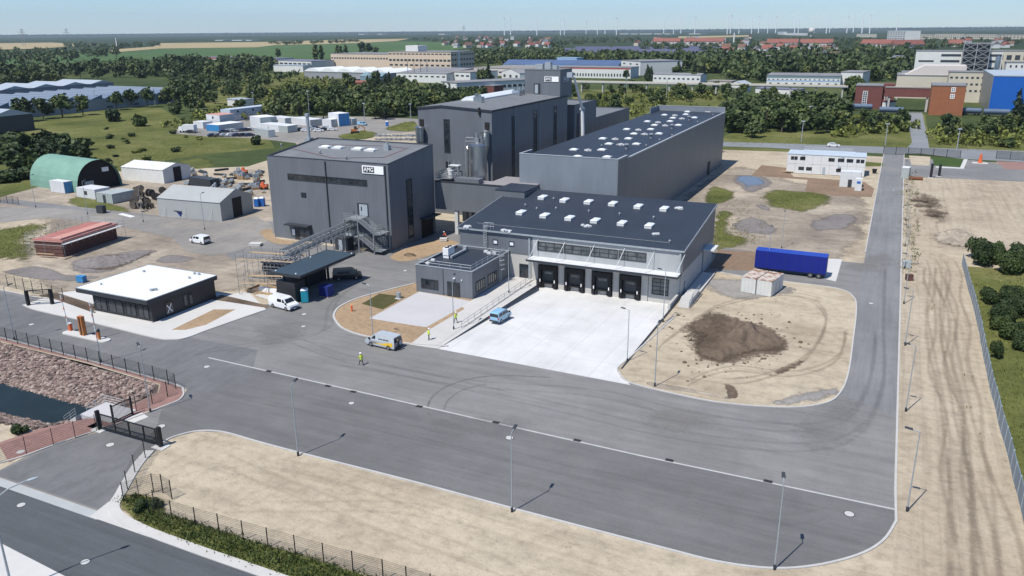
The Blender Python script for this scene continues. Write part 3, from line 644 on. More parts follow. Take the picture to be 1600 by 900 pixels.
def hall_shell(t, x0, x1, y0, y1, zf, zb, wall, roof, par=0.35, thick=0.25, trim=None):
 b = B(); b.hexa([(x0, y0, -1.3), (x1, y0, -1.3), (x1, y1, -1.3), (x0, y1, -1.3)], [(x0, y0, zf - par), (x1, y0, zf - par), (x1, y1, zb - par), (x0, y1, zb - par)])
 b.f.pop(1); b.mi.pop(1)                 # the top is the roof's
 for a, c, d, e in ((x0, x0 + thick, y0, y1), (x1 - thick, x1, y0, y1), (x0 + thick, x1 - thick, y0, y0 + thick), (x0 + thick, x1 - thick, y1 - thick, y1)):
  z = lambda yy: zf + (zb - zf) * (yy - y0) / (y1 - y0)
  b.hexa([(a, d, z(d) - par), (c, d, z(d) - par), (c, e, z(e) - par), (a, e, z(e) - par)], [(a, d, z(d)), (c, d, z(d)), (c, e, z(e)), (a, e, z(e))])
 b.obj('wall', wall, t)
 r = B(); r.poly([(x0 + thick, y0 + thick, zf - par + .02), (x1 - thick, y0 + thick, zf - par + .02), (x1 - thick, y1 - thick, zb - par + .02), (x0 + thick, y1 - thick, zb - par + .02)])
 ro = r.obj('roof', roof, t)
 c = B()
 for a, cc, d, e in ((x0 - .06, x0 + thick + .03, y0 - .06, y1 + .06), (x1 - thick - .03, x1 + .06, y0 - .06, y1 + .06), (x0 + thick + .03, x1 - thick - .03, y0 - .06, y0 + thick + .03), (x0 + thick + .03, x1 - thick - .03, y1 - thick - .03, y1 + .06)):
  z = lambda yy: zf + .003 + (zb - zf) * (yy - y0) / (y1 - y0)
  c.hexa([(a, d, z(d)), (cc, d, z(d)), (cc, e, z(e)), (a, e, z(e))], [(a, d, z(d) + .08), (cc, d, z(d) + .08), (cc, e, z(e) + .08), (a, e, z(e) + .08)])
 c.obj('coping', trim or m_trim, t)
 return ro
def roof_dome(parent, p, sx=1.5, sy=1.5, h=0.25, name='skylight'):
 b = B(); b.bx(p[0] - sx / 2, p[0] + sx / 2, p[1] - sy / 2, p[1] + sy / 2, p[2] - .35, p[2] + .22)
 o = b.obj(name, m_offwhite, parent)
 d = B(); d.ball((p[0], p[1], p[2] + .22), (sx * .46, sy * .46, h), 12, 6); d.obj('dome', m_dome, o, smooth=True)
def roof_vent(parent, p, s=0.5, h=0.9):
 b = B(); b.tube((p[0], p[1], p[2] - .3), (p[0], p[1], p[2] + h), s * .4, 8); b.lathe((p[0], p[1], p[2] + h), [(s * .75, 0), (s * .7, .15), (s * .1, .35)], 10)
 b.obj('roof_vent', m_steel, parent)
def roof_flap(parent, p, sx, sy, tilt=0.25):
 b = B(); x, y, z = p
 b.bx(x - sx / 2, x + sx / 2, y - sy / 2, y + sy / 2, z - .3, z + .35)
 o = b.obj('skylight', m_offwhite, parent)
 d = B(); d.hexa([(x - sx / 2 - .05, y - sy / 2 - .05, z + .353), (x + sx / 2 + .05, y - sy / 2 - .05, z + .353), (x + sx / 2 + .05, y + sy / 2 + .05, z + .353), (x - sx / 2 - .05, y + sy / 2 + .05, z + .353)],
     [(x - sx / 2 + .15, y - sy / 2 + .15, z + .50), (x + sx / 2 - .15, y - sy / 2 + .15, z + .50), (x + sx / 2 - .15, y + sy / 2 - .15, z + .5), (x - sx / 2 + .15, y + sy / 2 - .15, z + .5)])
 d.obj('dome', m_dome, o)
# -- process building with the sign (front left)
t = thing('process_building', 'anthracite clad block with white lettered sign and one long high window band', 'building', (-102.6, 138, 0))
ox, oy = -102.6, 138.0
X0, X1, Y0, Y1 = -117.6 - ox, -87.6 - ox, 129.5 - oy, 146.6 - oy
hall_shell(t, X0, X1, Y0, Y1, 17.4, 19.1, m_clad, m_roofgrey, par=0.25)
sl = (19.1 - 17.4) / 17.1
def proof(px, py, lift=-0.2):
 p = GS(px, py, 17.4 + lift, 129.5, sl); return (p.x - ox, p.y - oy, p.z)
window_front(t, -112.5 - ox, -92.7 - ox, 12.75, 14.05, Y0, 8, 1, fr=0.12)
for X in (-102.6, -88.3):
 b = B(); b.bx(X - ox - .1, X - ox + .1, Y0 - .22, Y0 - .004, 0, 17.1); b.obj('downpipe', m_trim, t)
s = B(); s.bx(-93.6 - ox, -88.6 - ox, Y0 - .16, Y0 - .003, 15.35, 16.9); so = s.obj('sign_board', m_signwhite, t)
k = B(); k.bx(-93.3 - ox, -90.75 - ox, Y0 - .19, Y0 - .162, 15.55, 16.7); k.obj('sign_emblem', m_signblack, so)
lettering('sign_lettering', 'AMG', 1.15, m_signwhite, so, (-92.02 - ox, Y0 - .2, 16.12), FRONT, width=2.25, bold=0.02)
v = B(); v.bx(-109.4 - ox, -108.1 - ox, Y0 - .08, Y0 - .003, 9.3, 10.3)
for i in range(7): v.bx(-109.3 - ox, -108.2 - ox, Y0 - .13, Y0 - .083, 9.38 + i * .13, 9.44 + i * .13)
v.obj('louvre', m_trim, t)
d = B(); d.bx(-95.4 - ox, -92.8 - ox, Y0 - .10, Y0 - .003, 6.75, 9.25); do = d.obj('door_frame', m_trim, t)
d = B(); d.bx(-94.9 - ox, -92.95 - ox, Y0 - .15, Y0 - .103, 6.75, 9.05); dd = d.obj('door', m_doorgrey, t)
d = B(); d.bx(-94.5 - ox, -94.25 - ox, Y0 - .18, Y0 - .152, 7.7, 8.6); d.obj('pane', m_glass, dd)
d = B(); d.bx(-113.5 - ox, -107.3 - ox, Y0 - 1.6, Y0 - .003, 3.3, 3.55); d.obj('door_canopy', m_trim, t)
d = B(); d.bx(-112 - ox, -107.4 - ox, Y0 - .09, Y0 - .003, 0, 3.05); d.obj('entrance_surround', m_trim, t)
for k in range(2):
 d = B(); d.bx(-110.6 + k * 1.35 - ox, -109.35 + k * 1.35 - ox, Y0 - .14, Y0 - .093, .1, 2.5); d.obj('door', m_glasslit, t)
d = B(); d.bx(-112.6 - ox, -111.9 - ox, Y0 - .14, Y0 - .093, .9, 2.2); d.obj('notice_board', m_signwhite, t)
d = B(); d.bx(-98.8 - ox, -96.6 - ox, Y0 - .12, Y0 - .003, 0, 2.7); d.obj('door', m_doorgrey, t)
window_east(t, 135.6 - oy, 137.7 - oy, 1.2, 13.4, X1, 1, 6, fr=0.12)
d = B(); d.bx(X1 + .003, X1 + .10, 140.8 - oy, 145.4 - oy, 0, 4.0); d.obj('roller_door', m_black, t)
d = B(); d.bx(X1 + .003, X1 + 1.8, 140.2 - oy, 146.2 - oy, 4.3, 4.5); d.obj('door_canopy', m_trim, t)
for q in ((509, 230), (529, 231), (560, 233), (580, 235)): roof_dome(t, proof(*q), 2.4, 1.9, .25)
p = proof(483, 219); b = B(); b.tube((p[0], p[1], p[2] - .3), (p[0], p[1], p[2] + 5.2), .38, 12); b.tube((p[0], p[1], p[2] + 5.2), (p[0], p[1], p[2] + 5.9), .52, 12); b.bx(p[0] - .7, p[0] + .7, p[1] - .7, p[1] + .7, p[2] - .3, p[2] + .55); b.obj('chimney', m_dullsteel, t)
p = proof(605, 234); b = B(); b.bx(p[0] - .6, p[0] + .6, p[1] - .5, p[1] + .5, p[2] - .3, p[2] + 1.0); b.tube((p[0], p[1], p[2] + 1), (p[0], p[1], p[2] + 1.5), .3, 8); b.obj('roof_fan', m_dullsteel, t)
for q in ((500, 240), (541, 249), (440, 229)): roof_vent(t, proof(*q), .35, .4)
pts = [proof(452, 231, -.215), proof(520, 247, -.215), proof(600, 246, -.215), proof(636, 232, -.215), proof(600, 228, -.215), proof(500, 226, -.215)]
bb = B()
for a, c in zip(pts[:-1], pts[1:]):
 a, c = Vector(a), Vector(c); n = Vector((-(c - a).y, (c - a).x, 0)).normalized() * .17; u = Vector((0, 0, .05))
 bb._add([a + n + u, a - n + u, c - n + u, c + n + u], [(0, 1, 2, 3)])
bb.obj('walkway_marking', m_redline, t)
t = thing('steel_stair', 'galvanised outside stair with two flights and landings before the process building', 'stair', (-92, 127, 0))
ox, oy = -92.0, 127.0
def rail(b, pts, h=1.1, r=.035, posts=True):
 for k in (h, h * .66, h * .33): b.path([(p[0], p[1], p[2] + k) for p in pts], r, 4)
 for p in pts: b.tube(p, (p[0], p[1], p[2] + h), r * 1.2, 4)
def flight(name, x0, z0, x1, z1, y0, y1, n):
 b = B()
 for y in (y0, y1): b.extr([(x0, y, z0 - .15), (x0, y, z0 + .15), (x1, y, z1 + .15), (x1, y, z1 - .15)], (0, .06, 0))
 for i in range(n):
  f = (i + .5) / n; b.bx(x0 + (x1 - x0) * f - .14, x0 + (x1 - x0) * f + .14, y0 + .07, y1 - .01, z0 + (z1 - z0) * f - .02, z0 + (z1 - z0) * f + .02)
 o = b.obj(name, m_steel, t)
 for y in (y0 - .03, y1 + .09):
  r = B(); rail(r, [(x0 + (x1 - x0) * k / 3, y, z0 + (z1 - z0) * k / 3 + .15) for k in range(4)]); r.obj('handrail', m_steel, o)
def landing(x0, x1, y0, y1, z, sides):
 b = B(); b.bx(x0, x1, y0, y1, z - .16, z); o = b.obj('landing', m_steel, t)
 for s_ in sides:
  r = B(); rail(r, s_(x0, x1, y0, y1, z)); r.obj('handrail', m_steel, o)
W_ = lambda x0, x1, y0, y1, z: [(x0, y1, z), (x0, y0, z)]
S_ = lambda x0, x1, y0, y1, z: [(x0, y0, z), ((x0 + x1) / 2, y0, z), (x1, y0, z)]
E_ = lambda x0, x1, y0, y1, z: [(x1, y0, z), (x1, y1, z)]
landing(-96.4 - ox, -93.0 - ox, -1.2, 2.3, 6.7, (W_, S_))
flight('stair_flight', -93.0 - ox, 6.7, -89.4 - ox, 4.3, -1.2, .2, 12)
landing(-89.4 - ox, -87.6 - ox, -1.2, 1.9, 4.3, (S_, E_))
flight('stair_flight', -89.4 - ox, 4.3, -93.0 - ox, 3.3, .55, 1.85, 6)
landing(-94.2 - ox, -93.0 - ox, -1.2, 1.9, 3.3, (W_,))
flight('stair_flight', -93.0 - ox, 3.3, -89.4 - ox, .9, -1.2, .2, 12)
landing(-89.4 - ox, -87.6 - ox, -1.2, 1.9, .9, (S_,))
for x, y, z in ((-96.3, -1.1, 6.6), (-93.0, -1.1, 6.6), (-89.4, -1.1, 4.2), (-87.7, 1.8, 4.2), (-94.2, 1.8, 3.2)):
 b = B(); b.bx(x - ox - .1, x - ox + .1, y - .1, y + .1, 0, z - .06); b.obj('column', m_steel, t)
# -- tall production hall with silos
TY, TX = 164.2, -82.4
t = thing('production_hall', 'tall grey production hall with low gable roof and narrow slot windows, behind the silo', 'building', (-92, 187, 0))
ox, oy = -92.0, 187.0
tx0, tx1, ty0, ty1, rx = -101.8 - ox, TX - ox, TY - oy, 211 - oy, -95.4 - ox
ze, zr = 24.55, 25.3
b = B()
b._add([(tx0, ty0, -.5), (tx1, ty0, -.5), (tx1, ty0, ze), (rx, ty0, zr), (tx0, ty0, ze + .1), (tx0, ty1, -.5), (tx1, ty1, -.5), (tx1, ty1, ze), (rx, ty1, zr), (tx0, ty1, ze + .1)],
       [(0, 1, 2, 3, 4), (9, 8, 7, 6, 5), (1, 6, 7, 2), (5, 0, 4, 9)])
b.obj('wall', m_clad, t)
b = B()
for (xa, za), (xb, zb) in (((tx0 - .1, ze + .1), (rx, zr)), ((rx, zr), (tx1 + .1, ze))):
 b.hexa([(xa, ty0 - .1, za), (xb, ty0 - .1, zb), (xb, ty1 + .1, zb), (xa, ty1 + .1, za)], [(xa, ty0 - .1, za + .22), (xb, ty0 - .1, zb + .22), (xb, ty1 + .1, zb + .22), (xa, ty1 + .1, za + .22)])
ro = b.obj('roof', m_roofgrey, t)
b = B()
for (xa, za), (xb, zb) in (((tx0 - .16, ze - .1), (rx, zr - .2)), ((rx, zr - .2), (tx1 + .16, ze - .2))):
 b.hexa([(xa, ty0 - .2, za), (xb, ty0 - .2, zb), (xb, ty0 - .104, zb), (xa, ty0 - .104, za)], [(xa, ty0 - .2, za + .45), (xb, ty0 - .2, zb + .45), (xb, ty0 - .104, zb + .45), (xa, ty0 - .104, za + .45)])
b.bx(tx1 + .104, tx1 + .2, ty0 - .1, ty1, ze - .2, ze + .24)
b.obj('roof_edge', m_trim, t)
def fr(pa, pb): r = front_rect(TY, pa, pb); return r[0] - ox, r[1] - ox, r[2], r[3]
x0, x1, z0, z1 = fr((693, 186), (704, 239)); window_front(t, x0, x1, z0, z1, ty0, 1, 5, fr=.13)
x0, x1, z0, z1 = fr((696.5, 252), (703.5, 263)); window_front(t, x0, x1, z0, z1, ty0, 1, 1, fr=.13)
for pa, pb in (((655.5, 186), (662.5, 198)), ((757.5, 191), (765, 204))):
 x0, x1, z0, z1 = fr(pa, pb)
 b = B(); b.bx(x0, x1, ty0 - .1, ty0 - .003, z0, z1)
 for i in range(6): zc = z0 + (z1 - z0) * (i + .5) / 6; b.hexa([(x0 + .05, ty0 - .2, zc - .1), (x1 - .05, ty0 - .2, zc - .1), (x1 - .05, ty0 - .103, zc), (x0 + .05, ty0 - .103, zc)], [(x0 + .05, ty0 - .2, zc - .07), (x1 - .05, ty0 - .2, zc - .07), (x1 - .05, ty0 - .103, zc + .03), (x0 + .05, ty0 - .103, zc + .03)])
 b.obj('louvre', m_black, t)
 xc = (x0 + x1) / 2
 b = B(); b.lathe((xc, ty0 - 1.15, z0 - 9.5), [(.28, 0), (.34, 3.6), (.95, 6.2), (1.0, 9.2), (1.08, 9.25), (1.08, 9.5), (.5, 9.75)], 18); b.bx(xc - .3, xc + .3, ty0 - .6, ty0 - .004, z0 - 2.2, z0 - 1.8)
 b.obj('steel_cone', m_stainless, t, smooth=False)  # inverted steel cone hung under the louvre
x0, x1, z0, z1 = fr((748, 168), (751, 177)); b = B(); b.bx(x0, x1, ty0 - .35, ty0 - .003, z0 - .4, z1); b.obj('roof_spout', m_black, t)
def srect(pa, pb): r = side_rect(TX, pa, pb); return r[0] - oy, r[1] - oy, r[2], r[3]
for px, pt in ((802.3, 181), (836.5, 172.5), (867.5, 165.5)):
 y = WX(px, pt, TX).y - oy; ztop = WX(px, pt, TX).z
 window_east(t, y - 1.0, y + 1.0, 2.5, ztop, tx1, 1, 9, fr=.13)
for k in (12.2, 27.2):
 b = B(); b.bx(tx1 + .003, tx1 + .15, ty0 + k, ty0 + k + .15, 0, ze - .25); b.obj('downpipe', m_dullsteel, t)
sa, sb_ = -96.5 - ox, -92.6 - ox
b = B(); yl = GS(735, 161, 25.0, 187, 0).y - oy; yh = GS(815, 146, 25.0, 187, 0).y - oy
yl, yh = max(ty0 + 6, yl), min(ty1 - 8, yh)
b.bx(rx - 1.7, rx + 1.7, yl, yh, zr + .1, zr + .45); so = b.obj('skylight_strip', m_offwhite, t)
b = B(); n = 12
arc = [(rx - 1.6 + 3.2 * k / n, zr + .45 + .75 * math.sin(math.pi * k / n)) for k in range(n + 1)]
for (xa, za), (xb, zb) in zip(arc[:-1], arc[1:]): b._add([(xa, yl + .1, za), (xb, yl + .1, zb), (xb, yh - .1, zb), (xa, yh - .1, za)], [(0, 1, 2, 3)])
b.poly([(x, yl + .1, z) for x, z in arc]); b.poly([(x, yh - .1, z) for x, z in arc][::-1])
b.obj('glazing', m_dome, so, smooth=True)
for f_, w in ((.38, 2.2), (.85, 2.2), (.92, 1.6)):
 yy = ty0 + (ty1 - ty0) * f_ - 6; b = B(); b.bx(rx + 2.2, rx + 2.2 + w, yy, yy + 1.5, zr - .4, zr + 1.3); b.tube((rx + 2.7, yy + .7, zr + 1.3), (rx + 2.7, yy + .7, zr + 2.0), .45, 10); b.tube((rx + 3.6, yy + .7, zr + 1.0), (rx + 3.6, yy + .7, zr + 1.7), .35, 10); b.obj('roof_fan', m_stainless, t)
for i in range(9):
 yy = ty0 + 2 + i * 5; b = B(); b.tube((tx1 - .3, yy, ze), (tx1 - .3, yy, ze + 1.1), .03, 4); b.obj('lightning_rod', m_steel, t)
a = WX(875, 150, TX); e = WX(890, 150, TX); top = WX(875, 116.5, TX).z
zt = 31.6
ya, yb = a.y - oy, min(e.y, 216) - oy
xl = WY(820, 116, a.y).x - ox
b = B(); b.bx(xl, tx1 + .02, ya, yb + 1.5, ze - .5, zt); tw = b.obj('lift_tower', m_clad, t)
b = B(); b.bx(xl - .08, tx1 + .1, ya - .08, yb + 1.58, zt + .003, zt + .2); b.obj('roof', m_roofgrey, tw)
b = B()
for q, w, h in ((.35, 2.2, 1.3), (.6, 1.6, 1.8), (.8, 1.2, .9)):
 xx = xl + (tx1 - xl) * q; b.bx(xx - w / 2, xx + w / 2, ya + 1.2, ya + 2.6, zt + .2, zt + .2 + h)
for q in np.linspace(0, 1, 9): b.tube((xl + (tx1 - xl) * q, ya, zt + .2), (xl + (tx1 - xl) * q, ya, zt + 1.3), .03, 4)
for h in (.7, 1.3): b.tube((xl, ya, zt + h), (tx1, ya, zt + h), .03, 4)
b.obj('roof_equipment', m_dullsteel, tw)
A_, B_ = WY(851, 119.5, a.y), WY(873, 128, a.y)
b = B(); b.bx(A_.x - ox, B_.x - ox, ya - .14, ya - .003, B_.z, A_.z); sg = b.obj('sign_board', m_signwhite, t)
w = (B_.x - A_.x); h = A_.z - B_.z
b = B(); b.bx(A_.x - ox + .06 * w, A_.x - ox + .52 * w, ya - .17, ya - .142, B_.z + .1 * h, A_.z - .1 * h); b.obj('sign_emblem', m_signblack, sg)
lettering('sign_lettering', 'AMG', h * .75, m_signwhite, sg, (A_.x - ox + .29 * w, ya - .18, (A_.z + B_.z) / 2), FRONT, width=.41 * w, bold=.015)
y0s, y1s = ya + (yb - ya) * .22, ya + (yb - ya) * .85
b = B(); b.bx(tx1 + .023, tx1 + .15, y0s, y1s, B_.z - .1, A_.z - .1); sg = b.obj('sign_board', m_doorgrey, t)
b = B(); b.bx(tx1 + .153, tx1 + .18, y0s + .3, (y0s + y1s) / 2 + .2, B_.z + .15, A_.z - .35); b.obj('sign_emblem', m_signblack, sg)
lettering('sign_lettering', 'AMG', h * .6, m_signwhite, sg, (tx1 + .19, (y0s + .3 + (y0s + y1s) / 2 + .2) / 2, (A_.z + B_.z) / 2 - .1), EAST, width=(y1s - y0s) * .38, bold=.015)
A_, B_ = WY(836, 132, a.y), WY(842.5, 146, a.y)
b = B(); b.bx(A_.x - ox - .3, B_.x - ox + .3, ya - .1, ya - .003, B_.z, A_.z + .3); b.obj('door_frame', m_trim, tw)
b = B(); b.bx(A_.x - ox, B_.x - ox - .3, ya - .15, ya - .103, B_.z, A_.z); b.obj('door', m_doorgrey, tw)
t = thing('rear_wing', 'lower dark wing behind the production hall, stepped down from the lift tower', 'building', (-88, 226, 0))
hall_shell(t, -12, 5.6, -9.3, 9, WX(891, 166, TX).z, WX(891, 166, TX).z, m_clad, m_roofgrey)
window_east(t, -7.4, -5.8, 2, WX(897, 179, TX).z, 5.6, 1, 6, fr=.13)
t = thing('rear_annex', 'lowest dark annex at the far end behind the long hall', 'building', (-88, 252, 0))
hall_shell(t, -14, 5.4, -16.8, 18, WX(925, 186, TX).z, WX(925, 186, TX).z, m_clad, m_roofgrey)
# -- silo beside the hall
def silo(name, label, x, y, z0, z1, r):
 t = thing(name, label, 'silo', (x, y, 0))
 b = B(); b.lathe((0, 0, z0), [(r * .97, 0), (r, .15), (r, z1 - z0 - .2), (r * 1.01, z1 - z0 - .2), (r * 1.01, z1 - z0), (r * .2, z1 - z0 + .8)], 32); b.obj('tank', m_stainless, t, smooth=False)
 b = B()
 for k in range(14):
  a0, a1 = 2 * math.pi * k / 14, 2 * math.pi * (k + 1) / 14
  p, q = (r * math.cos(a0), r * math.sin(a0)), (r * math.cos(a1), r * math.sin(a1))
  b.tube((*p, z1), (*p, z1 + 1.1), .035, 4)
  for h in (.55, 1.1): b.tube((*p, z1 + h), (*q, z1 + h), .03, 4)
 b.obj('guard_rail', m_steel, t)
 b = B(); b.path([(-r - .35, -.8, z0), (-r - .35, -.8, z1 + 1.6), (-r * .3, -.5, z1 + 1.6), (-r * .3, -.5, z1 + .6)], .16, 8); b.path([(-r - .15, -1.5, z0), (-r - .15, -1.5, z1 + .9), (0, -.9, z1 + .9)], .12, 8); b.obj('feed_pipe', m_steel, t)
 b = B()
 for x_ in (-.25, .25): b.tube((-1.6 + x_, -r - .28, z0), (-1.6 + x_, -r - .28, z1 + 1.1), .04, 4)
 z = z0
 while z < z1: b.tube((-1.85, -r - .28, z), (-1.35, -r - .28, z), .025, 4); z += .4
 b.obj('ladder', m_steel, t)
 b = B(); b.bx(-.6, .6, -.5, .5, z1 + .5, z1 + 1.5); b.tube((0, 0, z1 + 1.4), (0, 0, z1 + 2.6), .3, 10); b.tube((.9, .3, z1 + .4), (.9, .3, z1 + 1.9), .2, 8); b.obj('filter_head', m_steel, t)
 return t
silo('storage_silo', 'tall stainless steel silo with pipes and ladder against the production hall', WY(746, 250, 154.6).x, 154.6, 0.0, WY(746, 227, 154.6).z, 1.9)
t = thing('second_silo', 'slim stainless vessel with railing half hidden behind the big silo', 'silo', (WY(731, 250, 155.6).x, 155.6, 0))
b = B(); b.lathe((0, 0, 0), [(.6, 0), (.6, 17.2), (.2, 17.8)], 20); b.obj('tank', m_stainless, t)
b = B(); b.tube((0, 0, 17.6), (0, 0, 19.6), .14, 8); b.path([(0, 0, 19.6), (1.4, -.4, 19.6), (1.4, -.4, 18.9)], .12, 8); b.obj('feed_pipe', m_steel, t)
# -- link building on a column between process block and dispatch hall
t = thing('link_bridge', 'grey bridging block over the drive between process building and dispatch hall', 'building', (-79, 151, 0))
ox, oy = -79.0, 151.0
zt = 11.2
b = B(); b.bx(-87.55 - ox, -66 - ox, -4.3, .4, 5.3, zt); b.bx(-76.5 - ox, -66 - ox, .4, 8, 5.3, zt - .2); b.obj('wall', m_clad, t)
b = B(); b.bx(-87.5 - ox, -66 - ox, -4.1, .3, zt + .003, zt + .09); b.bx(-76.4 - ox, -66 - ox, .4, 7.9, zt - .197, zt - .1); b.obj('roof', M('pinkish_gravel_roof', (0.25, 0.235, 0.235), 0.85, var=.08, scale=.6), t)
b = B(); b.bx(-87.5 - ox, -66 - ox, -4.36, -4.12, zt + .003, zt + .3); b.obj('coping', m_trim, t)
b = B(); b.bx(-82.6 - ox, -76.9 - ox, -4.24, -2.0, zt + .1, zt + 1.1); b.obj('roof_curb', m_clad, t)
for X, Y in ((-82.6, -3.7), (-76, 6.5), (-83, 6.5)):
 b = B(); b.bx(X - ox - .38, X - ox + .38, Y - .38, Y + .38, -.5, 5.3); b.obj('column', M('pale_column', (.52, .52, .5), .8, var=.03) if Y < 0 and X < -82 else m_lightconc, t)
b = B(); b.bx(-87.3 - ox, -80.5 - ox, 7.2, 7.6, 0, 5.3); b.obj('dark_backing', m_trim, t)  # dark wall added so that the underpass looks dark behind, not bright sand
t = thing('pipework_platform', 'galvanised platform with pipes and valves on the link roof before the silo', 'platform', (-86.0, 149.0, 11.3))
b = B(); b.bx(-1.4, 2.4, -2, 2.6, .6, .7); b.obj('deck', m_steel, t)
b = B(); rail(b, [(-1.4, 2.6, .7), (-1.4, -2, .7), (.5, -2, .7), (2.4, -2, .7), (2.4, 2.6, .7)]); b.obj('guard_rail', m_steel, t)
b = B()
for i in range(6):
 y = -1.4 + i * .7; b.path([(-1.2, y, 1.2 + .2 * (i % 3)), (2.9, y, 1.2 + .2 * (i % 3)), (2.9, y, .4)], .11, 6)
for x in (-.6, .8, 2.0): b.path([(x, -1.6, 2.1), (x, 2.4, 2.1), (x, 2.4, 4.0)], .12, 6)
b.obj('pipe', m_steel, t)
b = B()
for x, y in ((0.2, 1.5), (1.6, -.6)): b.bx(x - .5, x + .5, y - .4, y + .4, .7, 2.3)
b.obj('valve_box', m_offwhite, t)
b = B(); b.bx(.2, 2.6, .8, 2.4, 2.9, 3.05)
for x in (.4, 2.4): b.tube((x, 1.0, .7), (x, 1.0, 2.9), .06, 4)
b.obj('small_canopy', m_offwhite, t)
# -- long hall
t = thing('long_warehouse', 'long flat roofed warehouse with rows of round white skylight domes on its dark roof', 'building', (-59.7, 208, 0))
ox, oy = -59.7, 208.0
x0, x1, y0, y1, zh = -70.6 - ox, -48.9 - ox, 153.4 - oy, 262.4 - oy, 17.2
b = B(); b.bx(x0, x1, y0, y1, -.5, zh - .75); b.f.pop(1); b.mi.pop(1)
for a, c, d, e in ((x0, x1, y0, y0 + .3),): b.bx(a, c, d, e, zh - .75, zh)
b.bx(x0, x0 + .3, y0 + .3, y0 + 6, zh - .75, zh); b.bx(x1 - .3, x1, y0 + .3, y0 + 6, zh - .75, zh)
b.bx(x0, x1, y1 - .3, y1, zh - .75, zh + .9); b.bx(x0, x0 + .3, y1 - 10, y1 - .3, zh - .75, zh + .9)
b.cur = 0
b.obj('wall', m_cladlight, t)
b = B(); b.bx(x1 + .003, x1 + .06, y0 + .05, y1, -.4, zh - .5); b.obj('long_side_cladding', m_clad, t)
b = B(); b.poly([(x0, y0 + .3, zh - .7), (x1, y0 + .3, zh - .7), (x1, y1 - .3, zh - .7), (x0, y1 - .3, zh - .7)]); b.obj('roof', m_roofdark, t)
b = B(); b.bx(x1 - .28, x1 + .12, y0 + 8, y1, zh - .69, zh - .45); b.bx(x0 - .05, x1 + .05, y0 - .06, y0 + .36, zh + .003, zh + .1); b.bx(x1 - .36, x1 + .06, y0 + .36, y0 + 6.1, zh + .003, zh + .1); b.bx(x0 - .06, x0 + .36, y0 + .36, y0 + 6.1, zh + .003, zh + .1); b.bx(x0, x1, y1 - .36, y1 + .06, zh + .903, zh + 1.0)
b.obj('coping', M('pale_metal_edge', (.42, .44, .46), .5, metal=.2, var=.05), t)
def lroof(zx, zy): p = G(800 + zx / 4, 30 + zy / 4, zh - .7); return (p.x - ox, p.y - oy, zh - .7)
for q in ((955, 600), (1098, 580), (1088, 597), (1228, 579), (848, 641), (1008, 619), (1142, 617), (893, 664), (990, 640), (1042, 664), (720, 690), (869, 690), (765, 718), (922, 717), (730, 748), (570, 748), (780, 782), (609, 781), (390, 817), (565, 818), (413, 860), (598, 863)):
 p = lroof(*q); p = (max(x0 + 2, min(x1 - 2, p[0])), max(y0 + 1.6, p[1] - .2), p[2]); roof_dome(t, p, 1.75, 1.6, .2)
for q in ((1018, 604), (1062, 624), (913, 648), (957, 668), (790, 695), (829, 722), (645, 753), (682, 787), (475, 823)):
 p = lroof(*q); b = B(); b.bx(p[0] - .8, p[0] + .8, p[1] - .2, p[1] + .2, p[2] - .1, p[2] + .3); b.bx(p[0] - .25, p[0] + .25, p[1] - .5, p[1] + .5, p[2] - .1, p[2] + .42); b.obj('cable_bracket', m_offwhite, t)
for q in ((1108, 632), (1000, 686), (870, 746), (716, 813)): roof_vent(t, lroof(*q), .9, 1.0)
for q in ((1255, 603), (1160, 648), (1000, 732), (922, 762), (838, 797), (560, 797), (655, 795), (808, 730)): roof_vent(t, lroof(*q), .3, .25)
b = B(); b.bx(x1 + .063, x1 + .14, y0 + 87, y0 + 90, 0, 4); b.obj('side_door', m_black, t)
# -- dispatch hall with four docks
t = thing('dispatch_hall', 'dispatch hall with dark sloping roof, twelve skylights and four black loading docks', 'building', (-48.5, 135, 0))
ox, oy = -48.5, 135.0
DZ, DS = 8.0, 0.118
x0, x1, y0, y1 = -68.9 - ox, -28.0 - ox, 123.7 - oy, 147.8 - oy
def dz(y): return DZ + DS * (y - y0)
b = B(); zc = 4.3
b.hexa([(x0, y0, zc), (x1, y0, zc), (x1, y1, zc), (x0, y1, zc)], [(x0, y0, dz(y0)), (x1, y0, dz(y0)), (x1, y1, dz(y1)), (x0, y1, dz(y1))])
b.obj('wall', m_clad, t)
b = B(); b.bx(x0 + .12, x1 - .06, y0 + .12, y1 - .12, -1.6, zc); b.obj('plinth_wall', m_lightconc, t)
b = B(); b.hexa([(x0 - .25, y0 - .3, dz(y0 - .3) + .003), (x1 + .2, y0 - .3, dz(y0 - .3) + .003), (x1 + .2, y1 + .1, dz(y1 + .1) + .003), (x0 - .25, y1 + .1, dz(y1 + .1) + .003)], [(x0 - .25, y0 - .3, dz(y0 - .3) + .2), (x1 + .2, y0 - .3, dz(y0 - .3) + .2), (x1 + .2, y1 + .1, dz(y1 + .1) + .2), (x0 - .25, y1 + .1, dz(y1 + .1) + .2)])
b.obj('roof', m_roofdark, t)
b = B(); b.bx(x0 - .28, x1 + .23, y0 - .44, y0 - .31, dz(y0) - .16, dz(y0) + .12)
b.hexa([(x1 + .203, y0 - .3, dz(y0 - .3) - .1), (x1 + .3, y0 - .3, dz(y0 - .3) - .1), (x1 + .3, y1, dz(y1) - .1), (x1 + .203, y1, dz(y1) - .1)], [(x1 + .203, y0 - .3, dz(y0 - .3) + .26), (x1 + .3, y0 - .3, dz(y0 - .3) + .26), (x1 + .3, y1, dz(y1) + .26), (x1 + .203, y1, dz(y1) + .26)])
